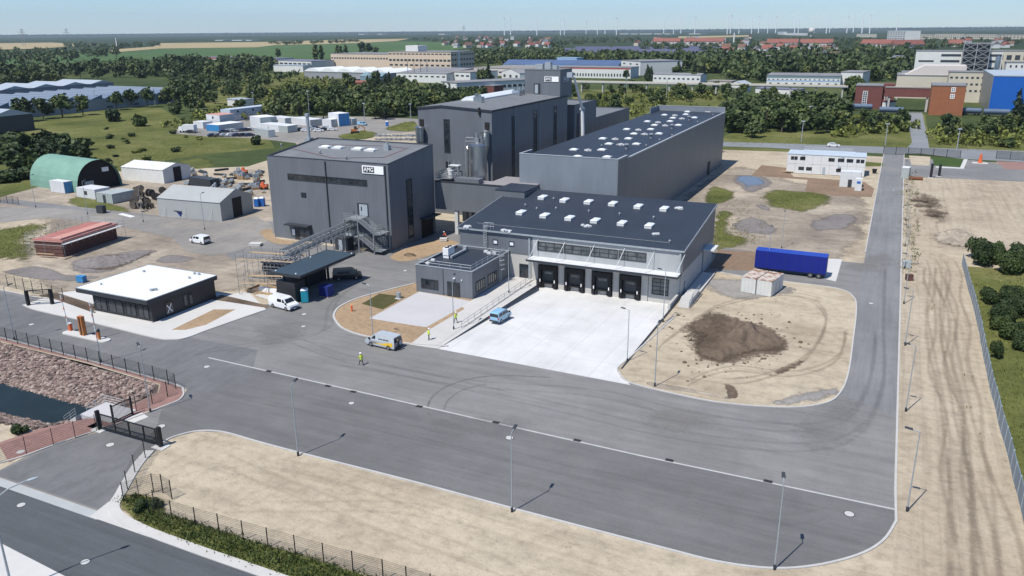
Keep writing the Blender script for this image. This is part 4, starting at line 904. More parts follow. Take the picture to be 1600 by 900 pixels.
b.hexa([(x0 - .35, y0 - .3, dz(y0 - .3) - .1), (x0 - .253, y0 - .3, dz(y0 - .3) - .1), (x0 - .253, y1, dz(y1) - .1), (x0 - .35, y1, dz(y1) - .1)], [(x0 - .35, y0 - .3, dz(y0 - .3) + .24), (x0 - .253, y0 - .3, dz(y0 - .3) + .24), (x0 - .253, y1, dz(y1) + .24), (x0 - .35, y1, dz(y1) + .24)])
b.obj('gutter', m_dullsteel, t)
def droof(zx, zy): p = GS(700 + zx / 4, 200 + zy / 4, DZ + .2, 123.7, DS); return (p.x - ox, p.y - oy, p.z)
for q in ((592, 438), (728, 456), (879, 467), (1031, 478), (1190, 495), (1352, 510), (457, 533), (605, 552), (761, 568), (921, 584), (1088, 600), (1259, 616)):
 roof_flap(t, droof(*q), 1.25, 2.2)
for q in ((1455, 502), (862, 612), (1320, 663), (370, 644), (110, 617)):
 p = droof(*q); b = B()
 rr = random.Random(int(q[0]))
 for k in range(5): a = (p[0] + rr.uniform(-.8, .8), p[1] + rr.uniform(-.5, .5)); b.rbox((a[0], a[1], p[2] - .08), (rr.uniform(.4, 1.1), rr.uniform(.3, .6), rr.uniform(.2, .4)), rr.uniform(0, 3))
 b.obj('roof_ballast', m_offwhite, t)
for q in ((880, 530), (1072, 548), (1385, 720), (675, 512), (555, 514), (1285, 570), (483, 492), (660, 452)): roof_vent(t, droof(*q), .3, .3)
b = B()
for (a, c) in (((180, 595), (1390, 720)),):
 P0, P1 = droof(*a), droof(*c)
 n = 24
 for k in range(n):
  u, w = Vector(P0).lerp(Vector(P1), k / n), Vector(P0).lerp(Vector(P1), (k + 1) / n)
  u.z = dz(u.y) + .26; w.z = dz(w.y) + .26; b.tube(u, w, .03, 4)
b.obj('lightning_cable', m_steel, t)
f = y0
b = B(); b.bx(-54.4 - ox, -28.2 - ox, f - .10, f - .003, 4.3, dz(y0) - .2); b.obj('silver_front_panel', m_corr, t)
for i in range(4):
 a = -53.5 - ox + i * 4.9; window_front(t, a, a + 4.75, 5.45, 7.05, f - .10, 3, 2, fr=.12, glass=m_glasslit)
for X in (-62.2, -59.0):
 window_front(t, X - ox, X + 1.0 - ox, 5.6, 6.5, f, 1, 1, fr=.14, glass=m_dome)
b = B(); b.bx(-54.5 - ox, -28.2 - ox, f - 2.6, f - .10, 4.12, 4.32); b.obj('dock_canopy', m_offwhite, t)
b = B(); b.bx(-54.6 - ox, -28.1 - ox, f - 2.7, f - 2.603, 4.0, 4.34); b.bx(-54.6 - ox, -54.503 - ox, f - 2.6, f - .1, 4.0, 4.34); b.bx(-28.197 - ox, -28.1 - ox, f - 2.6, f - .1, 4.0, 4.34); b.obj('canopy_edge', m_trim, t)
for X in (-54.2, -49.2, -43.9, -38.6, -33.6, -28.6):
 b = B(); b.tube((X - ox, f - 2.4, 4.3), (X - ox + .9, f - .12, dz(y0) - .4), .05, 6); b.obj('canopy_tie', m_offwhite, t)
for X0_, X1_ in ((-53.1, -49.65), (-48.2, -44.7), (-43.2, -39.75), (-38.35, -34.8)):
 cx = (X0_ + X1_) / 2 - ox; w = (X1_ - X0_) / 2
 b = B(); b.bx(cx - w, cx - w + .55, f - .75, f - .003, -1.0, 2.95); b.bx(cx + w - .55, cx + w, f - .75, f - .003, -1.0, 2.95); b.bx(cx - w + .55, cx + w - .55, f - .75, f - .003, 2.2, 2.95)
 o = b.obj('dock_shelter', m_black, t)
 b = B(); b.bx(cx - w + .55, cx + w - .55, f - .06, f - .003, -.1, 2.2); b.obj('dock_door', m_doordark, o)
 b = B(); b.bx(cx - .75, cx + .75, f - .09, f - .063, 1.35, 1.75); b.obj('door_window', m_glasslit, o)
 b = B(); b.bx(cx - w + .3, cx - w + .45, f - .80, f - .753, 0, .5); b.bx(cx + w - .45, cx + w - .3, f - .80, f - .753, 0, .5); b.obj('guide_mark', m_signwhite, o)
 b = B(); b.bx(cx - 1.0, cx + 1.0, f - .5, f - .003, -.35, -.1); b.bx(cx - 1.15, cx - .85, f - .55, f - .003, -1.0, -.4); b.bx(cx + .85, cx + 1.15, f - .55, f - .003, -1.0, -.4); b.obj('dock_leveller', m_black, o)
for X in (-54.1, -48.9, -43.95, -39.05, -34.1):
 b = B(); b.bx(X - .55 - ox, X + .55 - ox, f - .25, f + .11, -1.3, 4.1) if X > -54 else b.bx(X - .4 - ox, X + .8 - ox, f - .1, f + .11, -1.3, 4.1); b.obj('pier', m_lightconc, t)
b = B(); b.bx(-33.5 - ox, -28.05 - ox, f - .10, f + .11, -1.3, 4.1); b.obj('pier', m_lightconc, t)
window_front(t, -32.9 - ox, -30.1 - ox, .15, 3.0, f - .10, 2, 4, name='glass_gate', fr=.14, glass=m_glasslit)
b = B(); b.bx(-68.5 - ox, -54.7 - ox, f - .02, f + .11, -.2, 4.2); b.obj('annex_wall', m_lightconc, t)
window_front(t, -57.0 - ox, -55.0 - ox, .1, 2.6, f - .02, 2, 1, name='entrance_door', fr=.14)
b = B(); b.bx(-55.2 - ox, -54.9 - ox, f - .16, f - .03, -.2, 7.5); b.obj('downpipe', m_dullsteel, t)
b = B(); b.bx(-28.6 - ox, -28.3 - ox, f - .3, f - .12, -.2, 7.7); b.obj('downpipe', m_dullsteel, t)
b = B(); b.bx(x1 + .003, x1 + 2.0, 138.6 - oy, 142.6 - oy, 4.4, 4.62); b.obj('side_canopy', m_offwhite, t)
b = B(); b.bx(x1 + .003, x1 + .16, 139.0 - oy, 143.6 - oy, 0.1, 4.3); b.obj('side_gate', m_doorgrey, t)
b = B(); b.bx(x1 + .003, x1 + .14, 125.6 - oy, 126.6 - oy, 0.1, 2.2); b.obj('side_door', m_doorgrey, t)
b = B(); p0 = (-70.6 - ox, y1 - 6.0); b.bx(p0[0], p0[0] + 6.4, p0[1], y1 + 1.5, 8.2, 11.5); up = b.obj('stair_head', m_clad, t)
b = B(); b.bx(p0[0] - .08, p0[0] + 6.48, p0[1] - .08, y1 + 1.58, 11.503, 11.65); b.obj('roof', m_roofdark, up)
b = B(); lx, ly = -63.6 - ox, f - .35
for x in (-.3, .3): b.tube((lx + x, ly, 4.8), (lx + x, ly, 9.3), .05, 4)
for k in range(14): b.tube((lx - .3, ly, 4.9 + k * .3), (lx + .3, ly, 4.9 + k * .3), .03, 4)
for x in (-.3, .3, .9, 1.5):
 b.tube((lx + x, ly + .4, 8.1), (lx + x, ly + .4, 9.4), .04, 4)
for h in (8.8, 9.4): b.tube((lx - .3, ly + .4, h), (lx + 1.6, ly + .4, h), .04, 4)
b.obj('roof_ladder', m_dullsteel, t)
# -- office annex
t = thing('office_annex', 'low flat roofed grey office with roof railing and white air unit', 'building', (-64, 116.5, 0))
ox, oy = -64.0, 116.5
x0, x1, y0, y1 = -69.6 - ox, -58.9 - ox, 109.4 - oy, 123.6 - oy
hall_shell(t, x0, x1, y0, y1, 4.7, 4.7, m_clad, m_roofdark, par=.35, trim=m_dullsteel)
window_front(t, x0 + 1.0, x0 + 4.3, .8, 2.5, y0, 4, 1, fr=.13)
b = B(); b.bx(x0 + 6.0, x0 + 8.4, y0 - .08, y0 - .003, 0, 2.6); o = b.obj('entrance', m_trim, t)
for k in range(2):
 b = B(); b.bx(x0 + 6.15 + k * 1.1, x0 + 7.15 + k * 1.1, y0 - .12, y0 - .083, .08, 2.35); b.obj('door', m_glass, o)
b = B(); b.bx(x0 + 7.3, x0 + 7.6, y0 - .3, y0 - .003, 3.2, 3.35); b.bx(x0 + 8.7, x0 + 8.85, y0 - .15, y0 - .003, 3.0, 3.2); b.obj('wall_lamp', m_white, t)
b = B(); b.bx(x0 + 5.25, x0 + 5.33, y0 - .06, y0 - .003, 0, 4.6); b.obj('downpipe', m_trim, t)
for a in (1.2, 5.6): window_east(t, y0 + a, y0 + a + 3.3, .8, 2.6, x1, 4, 1, fr=.13, glass=m_glasslit)
b = B()
pts = [(x0 + .4 + (x1 - x0 - .8) * k / 5, y0 + .4, 4.75) for k in range(6)] + [(x1 - .4, y0 + .4 + (y1 - y0 - 2) * k / 6, 4.75) for k in range(1, 7)]
for h in (.45, .9): b.path([(p[0], p[1], p[2] + h) for p in pts], .035, 4)
for p in pts: b.tube(p, (p[0], p[1], p[2] + .9), .04, 4)
b.obj('roof_railing', m_dullsteel, t)
b = B(); b.bx(-4.0, -2.9, -.7, 1.5, 4.95, 6.2); b.bx(-4.0, -2.9, -.6, -.4, 4.4, 4.95); b.bx(-4.0, -2.9, 1.2, 1.4, 4.4, 4.95); o = b.obj('air_unit', m_white, t)
for y in (-.1, .9):
 b = B(); b.tube((-3.45, y, 6.2), (-3.45, y, 6.26), .42, 14); b.obj('fan_grille', m_black, o)
b = B(); b.bx(-2.6, -2.2, -.6, 4.5, 4.5, 4.9); b.bx(-2.9, -2.2, 4.5, 5.2, 4.5, 5.3); b.obj('cable_tray', m_dullsteel, t)
for x, y in ((2.2, 4.9), (3, 5.4), (1.2, 5.6), (-4.6, -3), (-4.4, -5)):
 b = B(); b.bx(x - .35, x + .35, y - .25, y + .25, 4.4, 4.75); b.obj('roof_ballast', m_offwhite, t)
b = B()
for yy in (y1 - 4.6, y1 - 4.0): b.tube((x1 + .3, yy, .3), (x1 + .3, yy, 5.9), .05, 4)
for k in range(17): b.tube((x1 + .3, y1 - 4.6, .5 + k * .3), (x1 + .3, y1 - 4.0, .5 + k * .3), .03, 4)
for h in (2.6, 3.4, 4.2, 5.0): b.path([(x1 + .3, y1 - 4.65, h), (x1 + .9, y1 - 4.6, h), (x1 + 1.0, y1 - 4.3, h), (x1 + .9, y1 - 4.0, h), (x1 + .3, y1 - 3.95, h)], .03, 4)
for h in (5.2, 5.8): b.path([(x1 + .3, y1 - 4.65, h), (x1 - 1.4, y1 - 4.65, h), (x1 - 1.4, y1 - 2.5, h)], .035, 4)
b.obj('roof_ladder', m_dullsteel, t)
# -- walls, railings and steps round the sunken yard
t = thing('retaining_wall', 'pale concrete retaining wall with top rail along the left of the white loading yard', 'wall', (-54.1, 106, 0))
b = B(); b.hexa([(-.12, -16.5, -.2), (.25, -16.5, -.2), (.1, 17.6, -1.5), (-.27, 17.6, -1.5)], [(-.12, -16.5, .06), (.25, -16.5, .06), (.1, 17.6, .14), (-.27, 17.6, .14)]); b.obj('wall_body', m_lightconc, t)
b = B()
for k in range(13): y = -9 + k * 2.1; b.tube((-.1 - .004 * k, y, .08), (-.1 - .004 * k, y, 1.05), .035, 5)
for h in (.6, 1.05): b.tube((-.1, -9, h), (-.15, 16.3, h), .035, 5)
b.obj('railing', m_dullsteel, t)
t = thing('yard_side_wall', 'low concrete wall with steps at the right end of the docks', 'wall', (-28.1, 108, 0))
b = B(); b.hexa([(-.12, -15.6, -.3), (.14, -15.6, -.3), (.14, 15.6, -1.4), (-.12, 15.6, -1.4)], [(-.12, -15.6, .05), (.14, -15.6, .05), (.14, 15.6, .25), (-.12, 15.6, .25)]); b.obj('wall_body', m_trim, t)
b = B(); b.bx(-.5, -.123, 9.6, 15.5, -1.2, .9); b.obj('ramp_cheek', m_lightconc, t)
t = thing('side_steps', 'short flight of concrete steps down beside the dispatch hall corner', 'steps', (-26.6, 121.5, 0))
b = B()
for k in range(7): b.bx(-.9, .9, -2.2 + k * .34, -2.2 + (k + 1) * .34, -.1, .12 + k * .13)
b.bx(-.9, .9, .18, 5.2, -.1, .93); b.obj('treads', m_pave, t)
b = B(); rail(b, [(.95, -2.2, .2), (.95, .2, .95), (.95, 5.2, .95)], .9); b.obj('handrail', m_dullsteel, t)
t = thing('side_walk_slab', 'raised grey slab path along the right side of the dispatch hall', 'walkway', (-26.8, 132, 0))
b = B(); b.bx(-1.1, 1.0, -5.2, 7, -.1, .35); b.obj('slab', m_pave, t)
b = B(); b.bx(1.003, 1.15, -5.2, 7, -.1, .42); b.obj('slab_edge', m_kerb, t)
# == THE LEFT OF THE PLOT
m_darkwall = M('near_black_facade', (0.026, 0.028, 0.031), 0.45, var=0.12, scale=0.5)
m_orange = M('rust_orange_steel', (0.40, 0.15, 0.045), 0.6, var=0.12)
m_redor = M('orange_red_plastic', (0.62, 0.13, 0.045), 0.5, var=0.06)
m_turq = M('turquoise_plastic', (0.025, 0.27, 0.36), 0.5, var=0.05)
m_blueplastic = M('blue_plastic', (0.025, 0.13, 0.42), 0.5, var=0.06)
m_darkblue = M('dark_blue_plastic', (0.018, 0.03, 0.16), 0.55, var=0.08)
m_canopyroof = M('petrol_blue_roof_sheet', (0.040, 0.062, 0.078), 0.5, var=0.08, scale=.2)
m_fence = M('black_green_fence_steel', (0.016, 0.019, 0.020), 0.55, var=0.1)
m_tyre = M('tyre_rubber', (0.016, 0.016, 0.017), 0.85, var=0.15)
m_rim = M('wheel_rim', (0.30, 0.31, 0.32), 0.4, metal=0.7, var=0.1)
m_wood = M('raw_timber', (0.38, 0.27, 0.16), 0.8, var=0.15, scale=2)
m_rust = M('rust_red_brick', (0.115, 0.058, 0.048), 0.85, var=0.18, scale=1.5)
m_redroof = M('salmon_red_roof_sheet', (0.36, 0.145, 0.120), 0.7, var=0.16, scale=.5)
m_redroof2 = M('pale_salmon_sheet', (0.50, 0.26, 0.21), 0.7, var=0.08, scale=.5)
# -- gatehouse
t = thing('gatehouse', 'low black gatehouse under an overhanging flat white roof', 'building', (-105, 87, 0))
ox, oy = -105.0, 87.0
x0, x1, y0, y1 = -113.6 - ox, -98.0 - ox, 79.2 - oy, 93.4 - oy
wx0, wx1, wy0, wy1 = x0 + 2.6, x1 - .25, y0 + .8, y1 - .5
b = B(); b.bx(wx0, wx1, wy0, wy1, 0, 3.1); b.obj('wall', m_darkwall, t)
b = B(); b.bx(x0, x1, y0, y1, 3.1, 3.78); b.obj('fascia', m_trim, t)
b = B(); b.bx(x0 + .08, x1 - .08, y0 + .08, y1 - .08, 3.783, 3.84); ro = b.obj('roof', m_whiteroof, t)
for q, r_ in (((225, 425), .22), ((243, 453.5), .3), ((237, 454.5), .3), ((296, 435), .2), ((304, 428.5), .22), ((311, 429.5), .22), ((158, 445), .15)):
 p = G(q[0], q[1], 3.84); b = B(); b.tube((p.x - ox, p.y - oy, 3.7), (p.x - ox, p.y - oy, 4.15), r_, 8); b.obj('roof_vent', m_dullsteel, t)
b = B(); b.bx(x0 - .05, x0 + .1, y0 - .05, y1 + .05, 3.783, 3.87); b.bx(x1 - .1, x1 + .05, y0 - .05, y1 + .05, 3.783, 3.87); b.bx(x0 + .1, x1 - .1, y0 - .05, y0 + .1, 3.783, 3.87); b.bx(x0 + .1, x1 - .1, y1 - .1, y1 + .05, 3.783, 3.87); b.obj('roof_edge', m_dullsteel, t)
for k, (a, c) in enumerate(((.4, 3.0), (3.4, 6.6), (7.2, 9.4), (9.9, 12.1))): window_front(t, wx0 + a, wx0 + c, .5, 2.6, wy0, 2, 1, fr=.08)
d = B(); d.bx(wx1 + .003, wx1 + .08, wy0 + 2.6, wy0 + 4.0, .1, 2.4); do = d.obj('door', m_glass, t)
d = B(); d.extr([(wx1 + .1, wy0 + 2.75, 1.9), (wx1 + .1, wy0 + 2.85, 2.0), (wx1 + .1, wy0 + 3.8, .7), (wx1 + .1, wy0 + 3.7, .6)], (.01, 0, 0)); d.extr([(wx1 + .113, wy0 + 2.75, .7), (wx1 + .113, wy0 + 2.85, .6), (wx1 + .113, wy0 + 3.75, 1.95), (wx1 + .113, wy0 + 3.65, 2.05)], (.01, 0, 0)); d.obj('tape_cross', m_signwhite, do)
for a in (6.2, 7.3): window_east(t, wy0 + a, wy0 + a + .8, .6, 2.5, wx1, 1, 1, fr=.08)
b = B(); b.bx(wx0 - .02, wx1 + .02, wy0 - .25, wy0 - .003, -.05, .16); b.obj('base_slab', m_conc, t)
# -- barrier island
t = thing('kerb_island', 'pale concrete traffic island with rounded ends between the gatehouse lanes', 'island', (-102.4, 71.7, 0))
b = B(); pts = [(4.3 * math.copysign(1, c) * (.92 + .08 * abs(c)) if False else (3.9 * (1 if c > 0 else -1) + .75 * c), .75 * s_) for c, s_ in ((math.cos(2 * math.pi * k / 24 + .01), math.sin(2 * math.pi * k / 24 + .01)) for k in range(24))]
b.prism(pts, 0, .17); b.obj('island_body', m_conc, t)
def barrier(px, label, lean):
 g_ = G(*px); t = thing('barrier', label, 'barrier', (g_.x, g_.y, .17), 0, 'raised lane barriers on the traffic island')
 b = B(); b.bx(-.22, .22, -.2, .2, 0, 1.1); b.obj('cabinet', m_redor, t)
 b = B(); b.bx(-.26, .26, -.24, .24, 1.103, 1.18); b.obj('cap', m_white, t)
 b = B(); b.cur = 0; L = 4.6
 b.tube((0, -.28, .9), (-.5 * lean, -.28, .9 + L), .07, 6); b.obj('boom', m_white, t)
 for k in range(3):
  f = .25 + k * .27; b = B(); b.tube((-.5 * lean * f, -.28, .9 + L * f), (-.5 * lean * (f + .08), -.28, .9 + L * (f + .08)), .078, 6); b.obj('stripe', m_redor, t)
barrier((111, 518), 'raised white barrier boom on a red cabinet at the far left end of the island', .9)
barrier((154, 529), 'raised white barrier boom on a red cabinet beside the lamp post', .5)
g_ = G(131, 525); t = thing('entry_terminal', 'tall rust orange terminal pillar between the two raised barriers', 'terminal', (g_.x, g_.y, .17))
b = B(); b.bx(-.42, .42, -.28, .28, 0, 2.9); b.obj('pillar', m_orange, t)
b = B(); b.bx(-.14, .14, -.31, -.283, .1, 2.85); b.obj('dark_panel', m_darkwall, t)
g_ = G(154, 530.5); t = thing('card_reader', 'short orange card reader post at the island end', 'terminal', (g_.x + .5, g_.y - .2, .17))
b = B(); b.bx(-.14, .14, -.14, .14, 0, 1.2); b.obj('post', m_orange, t)
b = B(); b.hexa([(-.18, -.2, 1.203), (.18, -.2, 1.203), (.18, .14, 1.203), (-.18, .14, 1.203)], [(-.18, -.14, 1.5), (.18, -.14, 1.5), (.18, .14, 1.6), (-.18, .14, 1.6)]); b.obj('reader_head', m_darkwall, t)
g_ = G(66, 476); t = thing('turnstile', 'black full height turnstile frame beside the lane near the gatehouse', 'turnstile', (g_.x, g_.y, 0))
b = B()
for x, y in ((-1.6, -1.2), (1.4, .8)): b.bx(x - .18, x + .18, y - .25, y + .25, 0, 2.5)
b.hexa([(-1.7, -1.4, 2.5), (-1.4, -1.4, 2.5), (1.6, .9, 2.5), (1.3, .9, 2.5)], [(-1.7, -1.4, 2.62), (-1.4, -1.4, 2.62), (1.6, .9, 2.62), (1.3, .9, 2.62)]); b.obj('frame', m_fence, t)
b = B()
for k in range(7): a = .45 + k * .3; b.tube((-1.2, -.9, a), (1.0, .6, a), .035, 4)
b.obj('rotor_bars', m_fence, t)
# -- fences of welded mesh
def mesh_fence(name, label, pts, h=1.9, step=2.6, z=0.0, wire=.010, ang=False, post=.05):
 o0 = Vector((*pts[0][:2], z))
 t = thing(name, label, 'fence', o0)
 P = [Vector((p[0], p[1], 0)) for p in pts]
 b = B(); n_posts = 0
 for a, c in zip(P[:-1], P[1:]):
  L = (c - a).length; n = max(1, round(L / step)); d = (c - a) / n; dn = d.normalized(); nn = Vector((-dn.y, dn.x, 0))
  for k in range(n + (1 if c is P[-1] else 0)):
   q = a + d * k - Vector((o0.x, o0.y, 0))
   pb = B(); pb.rbox((q.x, q.y, 0), (post * 1.2, post * 1.7, h + .08), math.atan2(dn.y, dn.x)); pb.obj('fence_post', m_fence, t); n_posts += 1
  for k in range(n):
   q = a + d * k - Vector((o0.x, o0.y, 0)) + nn * .05; e = q + d
   for i in range(11):
    zz = .06 + (h - .1) * i / 10; w = wire * 1.15
    b._add([q + Vector((0, 0, zz - w)), e + Vector((0, 0, zz - w)), e + Vector((0, 0, zz + w)), q + Vector((0, 0, zz + w))], [(0, 1, 2, 3)])
   m = max(6, int(d.length / .1))
   for i in range(m):
    r_ = q + d * (i / m); w = dn * wire * .6
    b._add([r_ - w + Vector((0, 0, .05)), r_ + w + Vector((0, 0, .05)), r_ + w + Vector((0, 0, h)), r_ - w + Vector((0, 0, h))], [(0, 1, 2, 3)])
 b.obj('wire_mesh', m_fence, t)
 return t
mesh_fence('mesh_fence', 'long dark mesh fence along the lane above the stone bank', [(-139, 68.1), (-113.9, 65.9), (-94, 65.4), (-78.2, 64.5), (-76.4, 64.0), (-75.5, 61.9), (-75.8, 57.6)], h=2.0)
mesh_fence('mesh_fence', 'dark mesh fence across the red pavers beside the pond corner', [(-75.7, 52.2), (-77.2, 48.1), (-78.9, 43.2), (-83, 40)], h=2.0)
mesh_fence('mesh_fence', 'curved dark mesh fence along the kerb before the sliding gate', [(-66.9, 52.6), (-65.9, 50.2), (-64.5, 47.7), (-62.6, 45.2), (-61.2, 43.6)], h=2.0, step=2.2)
mesh_fence('mesh_fence', 'dark mesh fence corner standing on the sand above the weedy verge', [(-61.2, 43.6), (-59.9, 45.9), (-59.0, 46.2), (-57.4, 45.8), (-57.5, 43.9)], h=2.0, step=1.4)
mesh_fence('mesh_fence', 'dark mesh fence along the weedy verge beside the public road', [(-57.6, 43.3), (-52, 43.5), (-44, 43.8), (-32.6, 44.3), (-26, 44.4)], h=1.9)
mesh_fence('mesh_fence', 'dark mesh fence on the far side of the lane left of the gatehouse', [(p.x, p.y) for p in (G(*q) for q in [(-60, 432), (0, 445), (52, 458), (100, 470)])], h=2.2)
mesh_fence('mesh_fence', 'short dark fence beside the far west road left of the green shed', [(p.x, p.y) for p in (G(*q) for q in [(-20, 314), (12, 318), (30, 320)])], h=2.0)
# -- sliding gate and wicket
t = thing('sliding_gate', 'dark sliding gate closing the entrance road beside the pond', 'gate', (-71, 52.65, 0))
b = B(); b.bx(-4.4, 4.4, -.08, .08, .25, .42); b.bx(-4.4, 4.4, -.06, .06, 1.95, 2.06)
for x in (-4.4, -2.2, 0, 2.2, 4.28): b.bx(x, x + .12, -.05, .05, .42, 1.95)
b.obj('gate_frame', m_fence, t)
b = B()
for k in range(58):
 x = -4.25 + k * .148; b.bx(x - .018, x + .018, -.02, .02, .42, 1.95)
b.obj('bars', m_fence, t)
for x, w in ((-4.75, .32), (4.6, .34)):
 b = B(); b.bx(x - w / 2, x + w / 2, -.2, .2, 0, 2.35); b.obj('gate_post', m_fence, t)
 b = B(); b.bx(x - .8, x + .8, -.6, .6, .0, .09); b.obj('footing', m_conc, t)
t = thing('wicket_gate', 'dark single wicket gate standing at the end of the concrete outlet', 'gate', (-75.6, 55.6, 0), R(86))
b = B(); b.bx(-1.3, -1.14, -.08, .08, 0, 2.3); b.bx(1.14, 1.3, -.08, .08, 0, 2.3); b.bx(-1.14, 1.14, -.05, .05, .15, .25); b.bx(-1.14, 1.14, -.05, .05, 2.0, 2.1); b.obj('gate_frame', m_fence, t)
b = B()
for k in range(16): x = -1.05 + k * .14; b.bx(x - .018, x + .018, -.02, .02, .25, 2.0)
b.obj('bars', m_fence, t)
# -- pond with riprap banks
WL = [(-190, 60.0), (-103.4, 59.2), (-90, 59.2), (-86.6, 58.4), (-84.3, 56.6), (-84.4, 53.6), (-87, 52.9), (-96, 52.9), (-190, 52.0)]
structure(sheet('pond_water', [(-195, 62), (-100, 61), (-85, 60.5), (-82, 57), (-82.5, 51.5), (-195, 50)], m_water, -2.0))
RIMS = [(-190, 70.0), (-112, 65.2), (-79.3, 64.0), (-77.6, 62.2), (-77.7, 57.6), (-79.6, 53.6), (-82.0, 50.0), (-96, 47.5), (-190, 44.5)]
m_bank = M('bank_rubble_base', (0.10, 0.075, 0.065), 0.95, var=.2, scale=1.2, obj=False)
inner = [(-190, 57.5), (-103, 56.8), (-89, 56.8), (-87, 56.5), (-86.5, 56.0), (-86.5, 55.5), (-87.5, 55), (-96, 55), (-190, 54)]
b = B(); n = len(RIMS)
b._add([(*p, 0.0) for p in RIMS] + [(*p, -3.0) for p in inner], [(i, n + i, n + (i + 1), i + 1) for i in range(n - 1)])
structure(b.obj('pond_bank', m_bank))
m_rock, nt, bs = new_mat('pinkish_riprap')
g = nt.nodes.new('ShaderNodeNewGeometry')
nt.links.new(_ramp(nt, g.outputs['Random Per Island'], [(0, (0.055, 0.042, 0.038)), (.3, (0.15, 0.105, 0.09)), (.75, (0.235, 0.170, 0.145)), (1, (0.34, 0.28, 0.24))]), bs.inputs['Base Color']); bs.inputs['Roughness'].default_value = .9
rr = random.Random(3); b = B()
base = [Vector(v) for v in ((1, 0, 0), (-1, 0, 0), (0, 1, 0), (0, -1, 0), (0, 0, 1), (0, 0, -1), (.7, .7, .5), (-.7, .6, .5), (.6, -.7, .5), (-.7, -.7, .45))]
def rock(c, s_):
 bm = bmesh.new()
 for v in base:
  k = s_ * rr.uniform(.7, 1.15); bm.verts.new((c[0] + v.x * k * rr.uniform(.8, 1.3), c[1] + v.y * k, c[2] + v.z * k * .75))
 r_ = bmesh.ops.convex_hull(bm, input=bm.verts)
 bm.verts.index_update(); vs = [tuple(v.co) for v in bm.verts]; fs = [tuple(v.index for v in f.verts) for f in bm.faces]; bm.free(); b._add(vs, fs)
def bank_band(i, j0, j1, n_, f0, f1, smin=.13, smax=.36):
 for k in range(n_):
  u, f = rr.uniform(j0, j1), rr.uniform(f0, f1)
  a = Vector((*RIMS[i], 0)).lerp(Vector((*RIMS[i + 1], 0)), u); c = Vector((*inner[i], -3)).lerp(Vector((*inner[i + 1], -3)), u)
  p = a.lerp(c, f); rock((p.x, p.y, p.z + rr.uniform(-.05, .15)), rr.uniform(smin, smax))
bank_band(0, .72, 1, 600, .02, .8); bank_band(1, 0, 1, 5200, .02, .8); bank_band(2, 0, 1, 240, .05, .8); bank_band(3, 0, .45, 180, .05, .8)
bank_band(5, .3, 1, 120, .15, .7); bank_band(6, 0, 1, 1200, -.02, .8); bank_band(7, 0, .12, 500, -.02, .8)
o = b.obj('riprap_rocks', m_rock); stuff(o, 'loose pinkish riprap rocks lining the pond banks', 'rocks')
t = thing('outlet_structure', 'pale concrete pond outlet slab with thin steel railing and sloping apron', 'outlet', (-79.5, 56.2, 0))
b = B(); b.hexa([(-4.8, -2.0, -2.6), (-1.5, -2.6, -1.0), (-1.5, 1.4, -1.0), (-4.8, 1.2, -2.6)], [(-4.8, -2.0, -1.9), (-1.5, -2.6, .10), (-1.5, 1.4, .10), (-4.8, 1.2, -1.9)]); b.obj('apron', m_conc, t)
b = B(); b.bx(-1.5, 3.6, -2.0, 1.5, -.6, .11); b.obj('slab', m_palepave, t)
b = B(); rail(b, [(-4.7, 1.1, -1.9), (-3, 1.2, -.85), (-1.5, 1.35, .1), (1.8, 1.4, .1)], 1.0, .03); b.obj('railing', m_dullsteel, t)
b = B(); rail(b, [(-4.7, -1.9, -1.9), (-3, -2.2, -.85), (-1.5, -2.5, .1)], 1.0, .03); b.obj('railing', m_dullsteel, t)
# -- street lamps
def make_lamp(label, loc, rz=0, group=None):
 t = thing('street_lamp', label, 'lamp', loc, rz, group)
 b = B(); b.tube((0, 0, 0), (0, 0, 8.1), .072, 8, .045); b.obj('pole', m_dullsteel, t)
 b = B(); b.tube((0, 0, 0), (0, 0, .5), .12, 8); b.obj('base_sleeve', m_trim, t)
 b = B(); b.tube((0, 0, 8.05), (.7, 0, 8.2), .045, 6); b.obj('arm', m_dullsteel, t)
 b = B(); b.hexa([(.55, -.16, 8.15), (1.25, -.14, 8.24), (1.25, .14, 8.24), (.55, .16, 8.15)], [(.6, -.12, 8.27), (1.22, -.11, 8.34), (1.22, .11, 8.34), (.6, .12, 8.27)]); b.obj('lamp_head', m_doordark, t)
 return t
LG = 'slim street lamps of the plant'
lamp0 = make_lamp('slim lamp post on the sand edge nearest the sliding gate corner', (-51.8, 57.2, 0), R(100), LG)
def lamp(px, rz, label, s_=1.0): p = G(*px); return dup(lamp0, (p.x, p.y, 0), R(rz), label, LG, s_)
lamp((800, 800), 95, 'slim lamp post in the middle of the near sand kerb, head near a white manhole')
lamp((1210, 890), 100, 'slim lamp post at the bottom edge before the curved kerb corner')
lamp((23, 532), 80, 'slim lamp post by the mesh fence furthest from the traffic island')
lamp((158, 566), 95, 'slim lamp post at the mesh fence in front of the traffic island')
lamp((235, 644), 150, 'slim lamp post on the red brick curve beside the pond outlet')
lamp((583, 530), 180, 'slim lamp post at the tan bed behind the silver van')
lamp((709, 515), 100, 'slim lamp post before the office door with a worker beside it')
lamp((795, 458), 95, 'slim lamp post on the office walk near the retaining wall', .95)
lamp((1036, 503), 180, 'slim lamp post at the right end of the loading docks')
lamp((980, 565), 180, 'slim lamp post standing on the right edge of the white loading yard', .9)
lamp((1023, 604), 95, 'slim lamp post on the sand island rim next to the white yard')
lamp((1221, 388), 95, 'slim lamp post on open dirt behind the blue trailer', .9)
lamp((1199, 424), 95, 'slim lamp post in front of the blue trailer')
lamp((224, 347), 95, 'slim lamp post on the west road beside the wide grey tent')
lamp((137, 335), 95, 'slim lamp post on the west road before the white containers')
